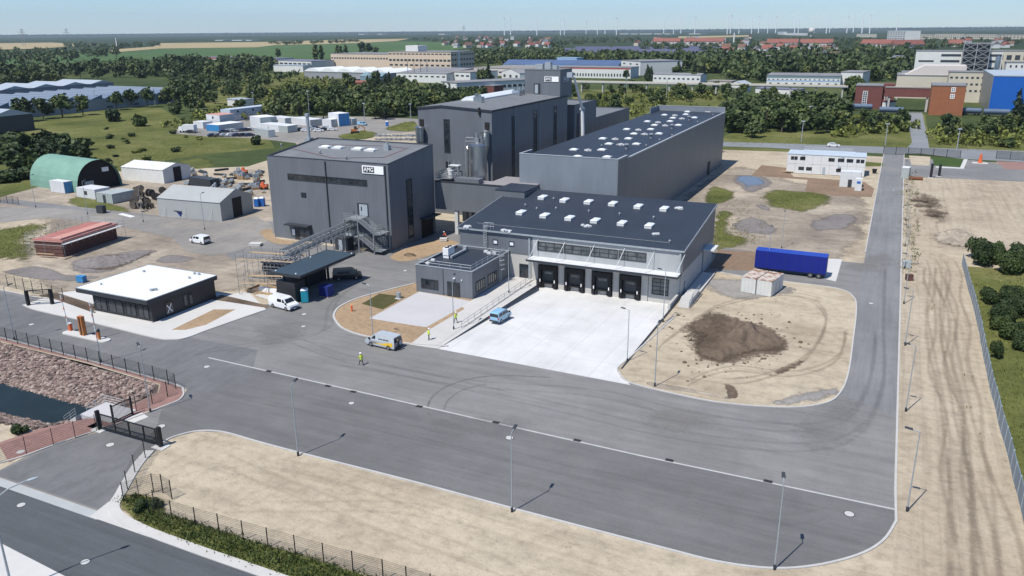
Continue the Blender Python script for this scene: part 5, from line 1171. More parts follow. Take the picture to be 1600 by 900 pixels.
lamp((56, 324), 95, 'slim lamp post on the west road before the green arched shed')
lamp((320, 359), 95, 'slim lamp post in front of the long side of the grey tent')
ordn = ('nearest', 'second', 'third', 'fourth', 'fifth', 'sixth', 'seventh', 'eighth')
for k, q in enumerate(((1417, 799), (1415, 643), (1414, 540), (1412, 475), (1413, 420), (1414, 385), (1415, 345), (1416, 300))):
 lamp(q, 180, '%s slim lamp post along the right edge of the long straight road' % (ordn[k] if k == 0 else ordn[k] + ' nearest'))
t = thing('curved_street_lamp', 'tall public street lamp with long curved arm at the bottom left corner', 'lamp', (G(20, 925).x, G(20, 925).y, 0), R(62))
b = B(); b.tube((0, 0, 0), (0, 0, 7.2), .11, 8, .07); b.obj('pole', m_dullsteel, t)
b = B(); b.path([(0, 0, 7.2), (.15, 0, 7.9), (.55, 0, 8.5), (1.3, 0, 8.9), (2.5, 0, 9.1)], .055, 6); b.obj('arm', m_dullsteel, t)
b = B(); b.ball((2.9, 0, 9.1), (.45, .16, .1), 10, 5); b.obj('lamp_head', m_doorgrey, t)
# -- manhole covers
mh_ring = M('dark_cover_ring', (0.05, 0.05, 0.052), .8, var=.1); mh_pale = M('pale_cover', (0.44, 0.44, 0.42), .8, var=.08, scale=2)
mh = thing('manhole_cover', 'pale round manhole cover on the asphalt near the worker in the yard', 'manhole cover', (0, 0, 0), 0, 'round manhole covers')
b = B(); b.tube((0, 0, -.02), (0, 0, .012), .5, 20); b.obj('ring', mh_ring, mh)
b = B(); b.tube((0, 0, -.02), (0, 0, .018), .42, 20); b.obj('cover', mh_pale, mh)
def cover(px, label, s_=1.0, first=False):
 p = G(*px, .024)
 if first: mh.location = p; mh.scale = (s_, s_, 1)
 else: dup(mh, p, 0, label, 'round manhole covers', (s_, s_, 1))
cover((549, 630), '', .8, True)
cover((252, 666), 'pale round manhole cover just inside the sliding gate')
cover((172, 695), 'pale round manhole cover outside the sliding gate')
cover((796, 684), 'pale round manhole cover beside the head of the middle lamp post')
cover((1327, 803), 'pale round manhole cover near the rounded kerb corner at the right')
cover((33, 789), 'round manhole cover on the dark public road nearest the left edge', .85)
cover((133, 878), 'round manhole cover on the dark public road crossed by a lamp shadow', .85)
cover((1361, 474), 'pale round manhole cover on the straight road beside the sand island', .9)
cover((475, 491), 'pale round manhole cover on the asphalt before the white crew van', .9)
cover((474, 510), 'pale round manhole cover in the lane centre south of the white crew van', .8)
cover((633, 423), 'pale round manhole cover on the drive left of the office', .9)
cover((323, 573), 'pale round manhole cover at the start of the painted line', .9)
cover((49, 507), 'pale round manhole cover on the lane left of the traffic island', .9)
cover((1396, 297), 'pale round manhole cover far up the straight road', .9)
cover((32, 706), 'pale round cover set in the red pavers by the pond', .9)
dg = thing('drain_grate', 'dark drain grate on the painted line, leftmost of the row', 'drain', (0, 0, 0), 0, 'drain grates on the painted line')
b = B(); b.bx(-.42, .42, -.26, .26, -.02, .010); b.obj('frame', mh_ring, dg)
b = B()
for k in range(6): b.bx(-.33 + k * .12, -.26 + k * .12, -.2, .2, -.01, .016)
b.obj('grating', m_black, dg)
gw = ('', 'second', 'third', 'fourth', 'fifth', 'sixth', 'seventh')
for k, q in enumerate(((420, 580), (512, 603), (552, 612), (655, 635), (775, 660), (902, 688), (1046, 719), (1200, 752))):
 p = G(*q, .028)
 if k == 0: dg.location = p
 else: dup(dg, p, 0, 'dark drain grate on the painted line, %s from the left' % (gw[k] if k < 7 else 'eighth'), 'drain grates on the painted line')
dk = ('leftmost', 'second from left', 'third from left', 'rightmost')
for k, q in enumerate(((820, 462), (858, 467), (901, 473), (946, 480), (991, 486))):
 v = G(*q, -.75); dup(dg, (v.x, v.y, -.02 - (v.y - 88.4) * .0337), 0, 'dark drain grate in the white loading yard, number %s counted from the office side' % ('one', 'two', 'three', 'four', 'five')[k], 'drain grates in the loading yard', .8)
# -- filling canopy beside the pipe bridge
t = thing('truck_canopy', 'flat petrol blue canopy roof on dark columns beside the pipe rack', 'canopy', (-85.6, 103, 0))
b = B(); b.bx(-2.9, 3.1, -7.4, 7.2, 4.72, 5.02); b.obj('roof', m_canopyroof, t)
b = B(); b.bx(-3.0, 3.2, -7.5, -7.403, 4.62, 5.05); b.bx(3.103, 3.2, -7.4, 7.3, 4.62, 5.05); b.bx(-3.0, -2.903, -7.4, 7.3, 4.62, 5.05); b.bx(-2.9, 3.1, 7.203, 7.3, 4.62, 5.05); b.obj('fascia', m_trim, t)
for y in (-5.6, 0, 5.6):
 b = B(); b.bx(-1.9, -1.6, y - .15, y + .15, 0, 4.72); b.obj('column', m_trim, t)
b = B(); b.bx(-2.4, 1.4, -6.9, -4.4, 0, 3.4); b.obj('pump_cabinet', m_darkwall, t)
b = B(); b.bx(-2.6, -2.3, -4.3, 5.8, 0, 2.5); b.obj('screen_wall', m_darkwall, t)
for q in ((1.9, -6.9), (-2.3, -6.8), (2.7, 6.9), (-2.3, 2)):
 b = B(); b.ball((q[0], q[1], 5.1), .13, 8, 5); b.obj('roof_light', m_white, t)
t = thing('white_barrier_block', 'low white concrete block wall beside the pipework at the canopy end', 'block wall', (-91.2, 98.0, 0))
b = B(); b.bx(-2.2, 0, -.3, .2, 0, 1.2); b.bx(.003, 2.1, -.25, .25, 0, 1.1); b.obj('blocks', m_white, t)
t = thing('blue_tank', 'dark blue plastic tank standing in the canopy shade', 'tank', (-82.0, 101.2, 0))
b = B(); b.bx(-.9, .9, -.8, .8, .15, 1.9); b.obj('tank_body', m_darkblue, t)
b = B(); b.bx(-.95, .95, -.85, .85, 0, .147); b.obj('pallet', m_wood, t)
b = B(); b.tube((0, 0, 1.9), (0, 0, 2.05), .25, 10); b.obj('lid', m_darkblue, t)
t = thing('pump_skid', 'tangle of silver pumps and pipes under the canopy end', 'pump set', (-87.6, 98.2, 0))
rr = random.Random(5)
for k in range(6):
 b = B(); x, y = rr.uniform(-1.4, 1.2), rr.uniform(-1, 1.4)
 b.path([(x, y, 0), (x, y, rr.uniform(.8, 2)), (x + rr.uniform(-.8, .8), y, rr.uniform(.8, 2)), (x + .5, y + .8, .4)], .09, 6); b.obj('pipe', m_steel, t)
for k in range(3):
 b = B(); b.tube((-1 + k, -.6, .5), (-1 + k, .4, .5), .3, 10); b.bx(-1.2 + k, -.8 + k, -.5, .3, 0, .25); b.obj('pump', m_dullsteel, t)
# -- pipe rack and scaffold
t = thing('pipe_rack', 'long galvanised pipe rack running from the steel stair down to the scaffold', 'pipe rack', (-95.8, 117, 0))
A0, A1 = Vector((-.7, 12.2, 0)), Vector((2.0, -12, 0))
dirn = (A1 - A0).normalized(); nn = Vector((-dirn.y, dirn.x, 0)) * -1
n = 14
def along(f, side, z): p = A0.lerp(A1, f) + nn * side; return (p.x, p.y, z)
for side, nm in ((-1.0, 'truss'), (1.0, 'truss')):
 b = B()
 for z in (4.2, 5.6): b.tube(along(0, side, z), along(1, side, z), .08, 5)
 for k in range(n):
  b.tube(along(k / n, side, 4.2), along((k + .5) / n, side, 5.6), .05, 4); b.tube(along((k + .5) / n, side, 5.6), along((k + 1) / n, side, 4.2), .05, 4)
 b.obj(nm, m_steel, t)
b = B()
for k in range(n + 1): b.tube(along(k / n, -1, 4.2), along(k / n, 1, 4.2), .05, 4); b.tube(along(k / n, -1, 5.6), along(k / n, 1, 5.6), .05, 4)
b.obj('cross_beams', m_steel, t)
b = B()
for side, z, r_ in ((-.6, 4.42, .16), (-.15, 4.42, .12), (.25, 4.42, .2), (.7, 4.42, .1), (-.3, 5.75, .1), (.3, 5.75, .14)): b.tube(along(0, side, z), along(1, side, z), r_, 8)
b.obj('pipes', m_pipegrey, t)
b = B(); rail(b, [along(k / n, -1.15, 5.65) for k in range(n + 1)], 1.0, .03); b.obj('guard_rail', m_steel, t)
for f in (.02, .26, .5, .74, .98):
 b = B()
 for side in (-1.0, 1.0): b.tube(along(f, side, 0), along(f, side, 4.2), .11, 6)
 b.tube(along(f, -1, .6), along(f, 1, 4.1), .05, 4); b.obj('trestle', m_steel, t)
def scaffold(name, label, x0, x1, y0, y1, z1, nx, ny, nz, loc=(0, 0, 0), rz=0, deck=True):
 t = thing(name, label, 'scaffold', loc, rz)
 xs = np.linspace(x0, x1, nx + 1); ys = np.linspace(y0, y1, ny + 1); zs = np.linspace(0, z1, nz + 1)[1:]
 per = [(x, y) for x in xs for y in ys if x in (xs[0], xs[-1]) or y in (ys[0], ys[-1])]
 for x, y in per:
  b = B(); b.tube((x, y, 0), (x, y, z1 + 1.0), .04, 4); b.obj('standard', m_steel, t)
 b = B()
 for z in zs:
  for h in (0, 1.0):
   for y in (ys[0], ys[-1]): b.tube((x0, y, z + h), (x1, y, z + h), .03, 4)
   for x in (xs[0], xs[-1]): b.tube((x, y0, z + h), (x, y1, z + h), .03, 4)
 for k in range(nx): b.tube((xs[k], ys[0], 0), (xs[k + 1], ys[0], zs[0]), .03, 4)
 b.obj('ledgers', m_steel, t)
 if deck:
  b = B(); z = zs[-1] if nz < 3 else zs[1]
  b.bx(x0, x1, y0, y0 + .7, z - .03, z + .02); b.bx(x0, x1, y1 - .7, y1, z - .03, z + .02); b.obj('deck_boards', m_wood, t)
 return t
scaffold('scaffold', 'silver tube scaffold with boards beside the petrol blue canopy', -5.5, 5.5, -2.6, 2.6, 4.0, 5, 2, 2, (-97.0, 105.4, 0), R(12))
scaffold('scaffold', 'low silver scaffold around the open pit left of the canopy', -3.8, 3.8, -2.4, 2.4, 2.0, 3, 2, 1, (-93.2, 99.4, 0), R(20))
t = thing('process_vessel', 'dark horizontal vessels wrapped in pipes inside the silver scaffold', 'vessel', (-96.0, 106.4, 0))
for y in (-1.0, 1.1):
 b = B(); b.tube((-2.6, y, 2.0), (2.4, y, 2.0), .95, 14); b.obj('vessel_body', m_darkwall, t)
b = B()
for x in (-1.8, 1.6): b.bx(x - .2, x + .2, -1.7, 1.8, 0, 1.2)
b.obj('saddle', m_dullsteel, t)
b = B()
for k in range(6): x = -2.2 + k * .85; b.path([(x, -1.9, .4), (x, -1.9, 3.4), (x, 1.6, 3.4), (x, 1.6, 4.4)], .09, 5)
b.path([(-3, -1.6, 3.0), (3.4, -1.6, 3.0), (3.4, 2, 4.4)], .14, 6); b.obj('pipe', m_steel, t)
b = B(); b.bx(-3.4, 3.2, -2.3, -1.98, 3.6, 3.66); rail(b, [(-3.4 + 1.1 * k, -2.3, 3.66) for k in range(7)], 1.0, .03); b.obj('platform', m_steel, t)
t = thing('open_pit', 'square dark pit edged with boards inside the low scaffold', 'pit', (-93.4, 99.2, 0))
b = B(); b.bx(-2.6, 2.6, -1.5, 1.5, 0, .1); b.obj('pit_floor', m_darksoil, t)
for a in ((-2.9, 2.9, -1.8, -1.55), (-2.9, 2.9, 1.55, 1.8), (-2.9, -2.65, -1.55, 1.55), (2.65, 2.9, -1.55, 1.55)):
 b = B(); b.bx(a[0], a[1], a[2], a[3], 0, .45); b.obj('edge_board', m_wood, t)
t = thing('plant_cabinet', 'grey door cabinet under the rack beside the steel stair', 'cabinet', (-97.4, 127.0, 0))
b = B(); b.bx(-1.6, 1.5, -1.0, 1.2, 0, 2.6); b.obj('cabinet_body', m_doordark, t)
b = B(); b.bx(-.6, .4, -1.06, -1.003, .1, 2.2); b.obj('door', m_doorgrey, t)
def toilet(name, label, loc, rz, mat, group=None):
 t = thing(name, label, 'portable toilet', loc, rz, group)
 b = B(); b.bx(-.56, .56, -.56, .56, .1, 2.1); b.obj('cabin', mat, t)
 b = B(); b.bx(-.6, .6, -.6, .6, 0, .097); b.obj('skid', m_doordark, t)
 b = B(); b.hexa([(-.6, -.6, 2.103), (.6, -.6, 2.103), (.6, .6, 2.103), (-.6, .6, 2.103)], [(-.45, -.45, 2.36), (.45, -.45, 2.36), (.45, .45, 2.36), (-.45, .45, 2.36)]); b.obj('roof', m_white, t)
 b = B(); b.bx(-.38, .38, -.60, -.563, .16, 2.0); b.obj('door', mat, t)
 b = B(); b.tube((.3, .5, 2.1), (.3, .5, 2.6), .05, 6); b.obj('vent_pipe', m_doordark, t)
 return t
p = G(477, 472); toilet('portable_toilet', 'turquoise portable toilet with white roof next to the white crew van', (p.x, p.y, 0), R(35), m_turq)
p = G(402, 323); toilet('portable_toilet', 'bright blue portable toilet, left one of the pair by the grey tent', (p.x, p.y, 0), R(20), m_blueplastic)
p = G(409, 322); toilet('portable_toilet', 'bright blue portable toilet, right one of the pair by the grey tent', (p.x + .3, p.y, 0), R(20), m_blueplastic)
p = G(605, 197); toilet('portable_toilet', 'lone blue portable toilet at the far car park', (p.x, p.y, 0), R(20), m_blueplastic)
# -- tents, sheds and containers in the contractor's yard
def px_frame(a, c):                     # frame on the ground from two photo points: origin, length, angle
 A, Bp = G(*a), G(*c); d = Bp - A
 return A, d.length, math.atan2(d.y, d.x)
m_greenshed = M('pale_green_sheet', (0.17, 0.30, 0.235), 0.55, var=.10, scale=.3)
m_tentgrey = M('grey_tarpaulin', (0.335, 0.345, 0.335), 0.6, var=.05, scale=.3)
m_tentwhite = M('white_tarpaulin', (0.60, 0.60, 0.575), 0.6, var=.05, scale=.5)
m_contwhite = M('white_container_steel', (0.60, 0.61, 0.61), 0.5, var=.05, scale=.6)
m_contgrey = M('grey_container_steel', (0.36, 0.39, 0.38), 0.5, var=.07, scale=.6)
m_contblue = M('blue_container_steel', (0.045, 0.22, 0.46), 0.5, var=.08)
A, L, an = px_frame((48, 290), (122, 302))
t = thing('arched_shed', 'half round pale green sheet metal shed with dark open end', 'shed', A, an)
b = B(); n = 18; D, Hh = 13.5, 8.3
arc = [((D / 2) * (1 - math.cos(math.pi * k / n)), Hh * math.sin(math.pi * k / n) ** .85) for k in range(n + 1)]
for (ya, za), (yb, zb) in zip(arc[:-1], arc[1:]): b._add([(0, ya, za), (L, ya, za), (L, yb, zb), (0, yb, zb)], [(0, 1, 2, 3)])
b.obj('shell', m_greenshed, t, smooth=True)
b = B(); b.poly([(L - 1.2, y, z) for y, z in arc]); b.obj('opening_shade', m_black, t)  # black sheet stands in for the shade inside the open end
b = B(); b.poly([(.05, y, z) for y, z in arc][::-1]); b.obj('rear_wall', m_greenshed, t)
b = B(); b.bx(L - 1.15, L - 1.05, 8.6, 10.6, 4.6, 5.8); b.obj('sign_board', m_white, t)
def gable_tent(name, label, A, L, an, D, he, hr, mat, door=True, sag=0.0, door_dark=None):
 t = thing(name, label, 'tent', A, an)
 n = 10; b = B()
 def zz(u, side): return he - sag * abs(math.sin(u * math.pi * 5)) * .4
 b._add([(0, 0, 0), (L, 0, 0), (L, 0, he), (0, 0, he), (0, D, 0), (L, D, 0), (L, D, he), (0, D, he)], [(0, 1, 2, 3), (5, 4, 7, 6)])
 b._add([(0, 0, 0), (0, 0, he), (0, D / 2, hr), (0, D, he), (0, D, 0)], [(0, 1, 2, 3, 4)])
 b._add([(L, 0, 0), (L, 0, he), (L, D / 2, hr), (L, D, he), (L, D, 0)], [(4, 3, 2, 1, 0)])
 b.obj('wall', mat, t)
 b = B()
 for k in range(n):
  xa, xb = L * k / n, L * (k + 1) / n; dip = sag * (.5 if k % 2 else 0)
  for (ya, za), (yb, zb) in (((-.15, he - .05), (D / 2, hr)), ((D / 2, hr), (D + .15, he - .05))):
   xm = (xa + xb) / 2
   b._add([(xa, ya, za + .03), (xm, ya, za + .03 - sag * .3), (xb, ya, za + .03), (xb, yb, zb + .03), (xm, yb, zb + .03 - sag * .3), (xa, yb, zb + .03)], [(0, 1, 4, 5), (1, 2, 3, 4)])
 b.obj('roof', mat, t)
 if door:
  b = B(); b.bx(L + .01, L + .06, D * .36, D * .64, 0, he * 1.05); b.obj('door_opening', m_black, t)
 return t
A, L, an = px_frame((249, 337), (347, 346))
t = gable_tent('storage_tent', 'wide grey tarpaulin storage tent with dark door opening in its gable', A, L, an, 11.5, 4.4, 6.6, m_tentgrey)
for x in (1.8, 4.6 * L / 11, 9.2 * L / 11):
 b = B(); b.tube((x, -1.0, 0), (x + .6, -.02, 2.6), .04, 4); b.obj('guy_rope', m_white, t)
A, L, an = px_frame((192, 281), (257, 287))
gable_tent('storage_tent', 'crumpled white tarpaulin tent beyond the grey containers', A, L, an, 10.5, 4.0, 5.3, m_tentwhite, sag=.5)
def container(label, a, c, D, h, mat, mat2=None, group=None, doors=0, windows=0, roofmat=None, zb=0.0, name='site_container', cat='container', end='front'):
 A, L, an = px_frame(a, c) if not isinstance(a, Vector) else (a, c[0], c[1])
 t = thing(name, label, cat, (A.x, A.y, zb), an, group)
 b = B(); b.bx(0, L, 0, D, .08, h)
 nrib = max(4, int(L / .55))
 b.obj('body', mat, t)
 r = B(); r.bx(-.03, L + .03, -.03, D + .03, h + .003, h + .07); r.obj('roof', roofmat or mat, t)
 b = B();
 for k in range(nrib + 1): x = L * k / nrib; b.bx(max(0, x - .06), min(L, x + .06), -.04, -.003, .1, h - .02)
 b.obj('ribs', mat, t)
 for k in range(doors):
  x = L * (k + .5) / max(1, doors + windows); d = B(); d.bx(x - .5, x + .5, -.08, -.043, .1, 2.2); d.obj('door', mat2 or m_doordark, t)
 for k in range(windows):
  x = L * (doors + k + .5) / max(1, doors + windows); d = B(); d.bx(x - .6, x + .6, -.08, -.043, 1.0, 2.0); d.obj('window', m_glass, t)
 b = B(); b.bx(L + .003, L + .05, .15, D - .15, .15, h - .12); o = b.obj('end_door', mat2 or mat, t)
 b = B()
 for y in (D * .35, D * .65): b.tube((L + .09, y, .2), (L + .09, y, h - .2), .03, 4)
 b.obj('lock_bars', m_dullsteel, o)
 return t
container('white steel container with blue framed end before the green arched shed', (80, 300), (102, 303), 2.5, 3.2, m_contwhite, m_contblue)
container('small pale blue grey container right beside the shed opening', (119, 297), (136, 299), 2.5, 2.6, m_contgrey)
container('long white flat container behind the pale grey hut by the west road', (121, 308), (150, 312), 4.5, 2.6, m_contwhite, windows=1)
container('pale grey site hut with dark door near the heap of drums', (152, 316), (177, 319), 7.0, 2.5, m_contgrey, doors=1)
container('dark charcoal container among the stored pipes behind the grey tent', (297, 292), (330, 297), 3.0, 2.8, m_doordark)
rr = random.Random(11)
dr0 = thing('cable_drum', 'wooden cable drum lying in the dark heap between the site hut and grey tent', 'cable drum', (0, 0, 0), 0, 'cable drums heaped beside the grey tent')
m_drum = M('dark_weathered_wood', (.10, .085, .07), .9, var=.2)
for y in (-.5, .5):
 b = B(); b.tube((0, y - .06, .85), (0, y + .06, .85), .85, 16); b.obj('flange', m_drum, dr0)
b = B(); b.tube((0, -.44, .85), (0, .44, .85), .5, 12); b.obj('cable_core', m_black, dr0)
first = True
for k in range(24):
 p = G(rr.uniform(206, 256), rr.uniform(300, 332)); z = 0 if k < 16 else rr.uniform(.5, 1.1)
 s_ = rr.uniform(.7, 1.25)
 if first: dr0.location = (p.x, p.y, z); dr0.rotation_euler = (0, 0, rr.uniform(0, 3)); first = False
 else: dup(dr0, (p.x, p.y, z), rr.uniform(0, 3.1), None, None, s_)
ps0 = thing('pallet_stack', 'stack of pallets and steel parts in the storage area behind the grey tent', 'pallet stack', (0, 0, 0), 0, 'pallet stacks behind the grey tent')
b = B()
for k in range(4): b.bx(-.6, .6, -.5, .5, .02 + k * .16, .12 + k * .16)
b.obj('pallets', m_wood, ps0)
b = B()
for k in range(3): b.bx(-.5 + k * .35, -.25 + k * .35, -.45, .45, .66, .8 + .25 * k)
b.obj('load', m_dullsteel, ps0)
first = True
for k in range(62):
 p = G(rr.uniform(286, 412), rr.uniform(268, 306))
 if p.x < -140 and 240 < 1: continue
 s_ = rr.uniform(.7, 1.7)
 if first: ps0.location = (p.x, p.y, 0); first = False
 else: dup(ps0, (p.x, p.y, 0), rr.uniform(0, 3.1), None, None, (s_, s_ * rr.uniform(.6, 1.6), s_ * rr.uniform(.5, 1.2)))
pb0 = thing('pipe_bundle', 'bundle of dark pipes lying in the storage area behind the grey tent', 'pipe bundle', (0, 0, 0), 0, 'pipe bundles behind the grey tent')
b = B()
for i in range(5):
 for j in range(3 - i // 2): b.tube((-2.2, -.5 + i * .22, .15 + j * .22), (2.2, -.5 + i * .22, .15 + j * .22), .1, 6)
b.obj('pipes', m_doordark, pb0)
b = B()
for x in (-1.3, 1.3): b.bx(x - .08, x + .08, -.7, .6, 0, .05)
b.obj('bearers', m_wood, pb0)
first = True
for k in range(34):
 p = G(rr.uniform(286, 414), rr.uniform(266, 304))
 if first: pb0.location = (p.x, p.y, 0); first = False
 else: dup(pb0, (p.x, p.y, 0), rr.uniform(0, 3.1), None, None, rr.uniform(.6, 1.2))
def crate(label, px, size, mat, rz=0, name='crate', cat='crate'):
 p = G(*px); t = thing(name, label, cat, (p.x, p.y, 0), rz)
 b = B(); b.rbox((0, 0, .12), size); b.obj('body', mat, t)
 b = B()
 for x in (-.35, .35): b.bx(x * size[0] - .06, x * size[0] + .06, -size[1] / 2, size[1] / 2, 0, .117)
 b.obj('skids', m_wood, t)
 b = B(); b.rbox((0, 0, .123 + size[2]), (size[0] + .06, size[1] + .06, .07)); b.obj('lid', mat, t)
 return t
p = G(280, 338); t = thing('skip', 'dark blue open skip against the long side of the grey tent', 'skip', (p.x, p.y, 0), R(-4))
b = B(); b.hexa([(-1.6, -.8, .1), (1.6, -.8, .1), (1.6, .8, .1), (-1.6, .8, .1)], [(-2.1, -1.0, 1.6), (2.1, -1.0, 1.6), (2.1, 1.0, 1.6), (-2.1, 1.0, 1.6)]); b.obj('tub', m_darkblue, t)
b = B(); b.bx(-2.15, 2.15, -1.08, -1.003, 1.45, 1.65); b.bx(-2.15, 2.15, 1.003, 1.08, 1.45, 1.65); b.obj('rim', m_doordark, t)
crate('dark grey generator box on the verge of the west road', (159, 333), (1.8, 1.3, 1.7), m_doordark, .2, 'generator', 'generator')
p = G(198, 337); t = thing('plank_pile', 'pale planks laid flat beside the west road kerb', 'planks', (p.x, p.y, 0), R(-12))
b = B()
for k in range(4): b.bx(-3, 3, -.5 + k * .28, -.26 + k * .28, .02, .12)
b.obj('planks', m_white, t)
p = G(345, 363); crate('flat pale pallet load lying beside the parked white van', (400, 384), (2.4, 1.6, .4), m_conc, .3)
crate('pale blue and black bin bags dumped behind the gatehouse', (128, 441), (1.4, 1.0, 1.0), m_contblue, .2, 'waste_bin', 'bin')
for q, lb, m_ in (((382, 272), 'red machine part standing at the back of the storage area', m_redor), ((413, 296), 'red hoist frame at the left wall of the process building', m_redor)):
 p = G(*q); t = thing('red_machine', lb, 'machine', (p.x, p.y, 0), .4)
 b = B(); b.bx(-.9, .9, -.6, .6, .4, 1.3); b.hexa([(-.8, -.5, 1.303), (.1, -.5, 1.303), (.1, .5, 1.303), (-.8, .5, 1.303)], [(-.6, -.4, 2.1), (0, -.4, 2.1), (0, .4, 2.1), (-.6, .4, 2.1)]); b.obj('machine_body', m_, t)
 for x in (-.6, .6):
  b = B(); b.tube((x, -.7, .4), (x, .7, .4), .4, 10); b.obj('wheel', m_tyre, t)
# -- brick building under construction
A, L, an = px_frame((100, 402), (184, 373))
t = thing('brick_shell', 'long low dark red brick shell with salmon roof sheets and scaffold planks', 'building', A, an)
D = 6.5
b = B(); b.bx(0, L, 0, D, 0, 3.0); b.obj('wall', m_rust, t)
b = B(); b.bx(-.2, L + .2, -.4, D + .2, 3.003, 3.35); b.obj('roof', m_redroof, t)
b = B(); b.bx(.2, L * .96, .3, 2.6, 3.353, 3.7); b.obj('roof_sheets', m_redroof2, t)
b = B(); b.bx(-.6, L + .6, -1.4, -.5, 2.75, 2.85); b.obj('scaffold_planks', m_palepave, t)
b = B()
for k in range(11):
 x = -.6 + (L + 1.2) * k / 10
 b.tube((x, -1.35, 2.2), (x, -1.35, 3.9), .035, 4)
 b.tube((x, D + .9, 0), (x, D + .9, 5.0), .035, 4)
for h in (3.3, 3.8): b.tube((-.6, -1.35, h), (L + .6, -1.35, h), .03, 4)
for h in (3.9, 4.5): b.tube((-.6, D + .9, h), (L + .6, D + .9, h), .03, 4)
for y in (-1.35, D / 2, D + .9):
 for x in (-1.0, L + 1.0): b.tube((x, y, 0), (x, y, 4.6), .04, 4)
for x in (-1.0, L + 1.0):
 for h in (2.6, 3.4, 4.2): b.tube((x, -1.35, h), (x, D + .9, h), .03, 4)
b.obj('scaffold_tubes', m_dullsteel, t)
b = B(); b.bx(-1.6, 2.5, -1.6, -1.35, .1, .2); b.bx(-1.4, -1.0, 1, 5, .8, .9); b.obj('loose_boards', m_wood, t)
# == VEHICLES, PEOPLE, THE RIGHT OF THE PLOT
def car_paint(name, col, rough=0.3):
 m, nt, b = new_mat(name); b.inputs['Base Color'].default_value = (*col, 1); b.inputs['Roughness'].default_value = rough
 b.inputs['Coat Weight'].default_value = 0.5; b.inputs['Coat Roughness'].default_value = 0.12
 nt.links.new(_ramp(nt, _noise(nt, _pos(nt, obj=True), 1.4, 4), [(.3, tuple(c * .92 for c in col)), (.7, tuple(min(1, c * 1.05) for c in col))]), b.inputs['Base Color'])
 return m
p_white = car_paint('white_car_paint', (0.72, 0.73, 0.73)); p_silver = car_paint('silver_car_paint', (0.42, 0.45, 0.47), .35)
p_ice = car_paint('pale_blue_car_paint', (0.25, 0.45, 0.60)); p_black = car_paint('black_car_paint', (0.013, 0.014, 0.017))
p_navy = car_paint('dark_blue_car_paint', (0.018, 0.03, 0.075)); p_grey = car_paint('grey_car_paint', (0.12, 0.13, 0.14)); p_red = car_paint('red_car_paint', (0.35, 0.03, 0.03))
p_yellow = car_paint('yellow_stripe', (0.75, 0.47, 0.03)); m_lampglass = M('headlight_glass', (.62, .65, .68), .15, var=.04); m_tail = M('tail_light_red', (.35, .02, .02), .3, var=.05)
m_carglass = glass_mat('vehicle_glass', (0.016, 0.02, 0.024), 0.06)
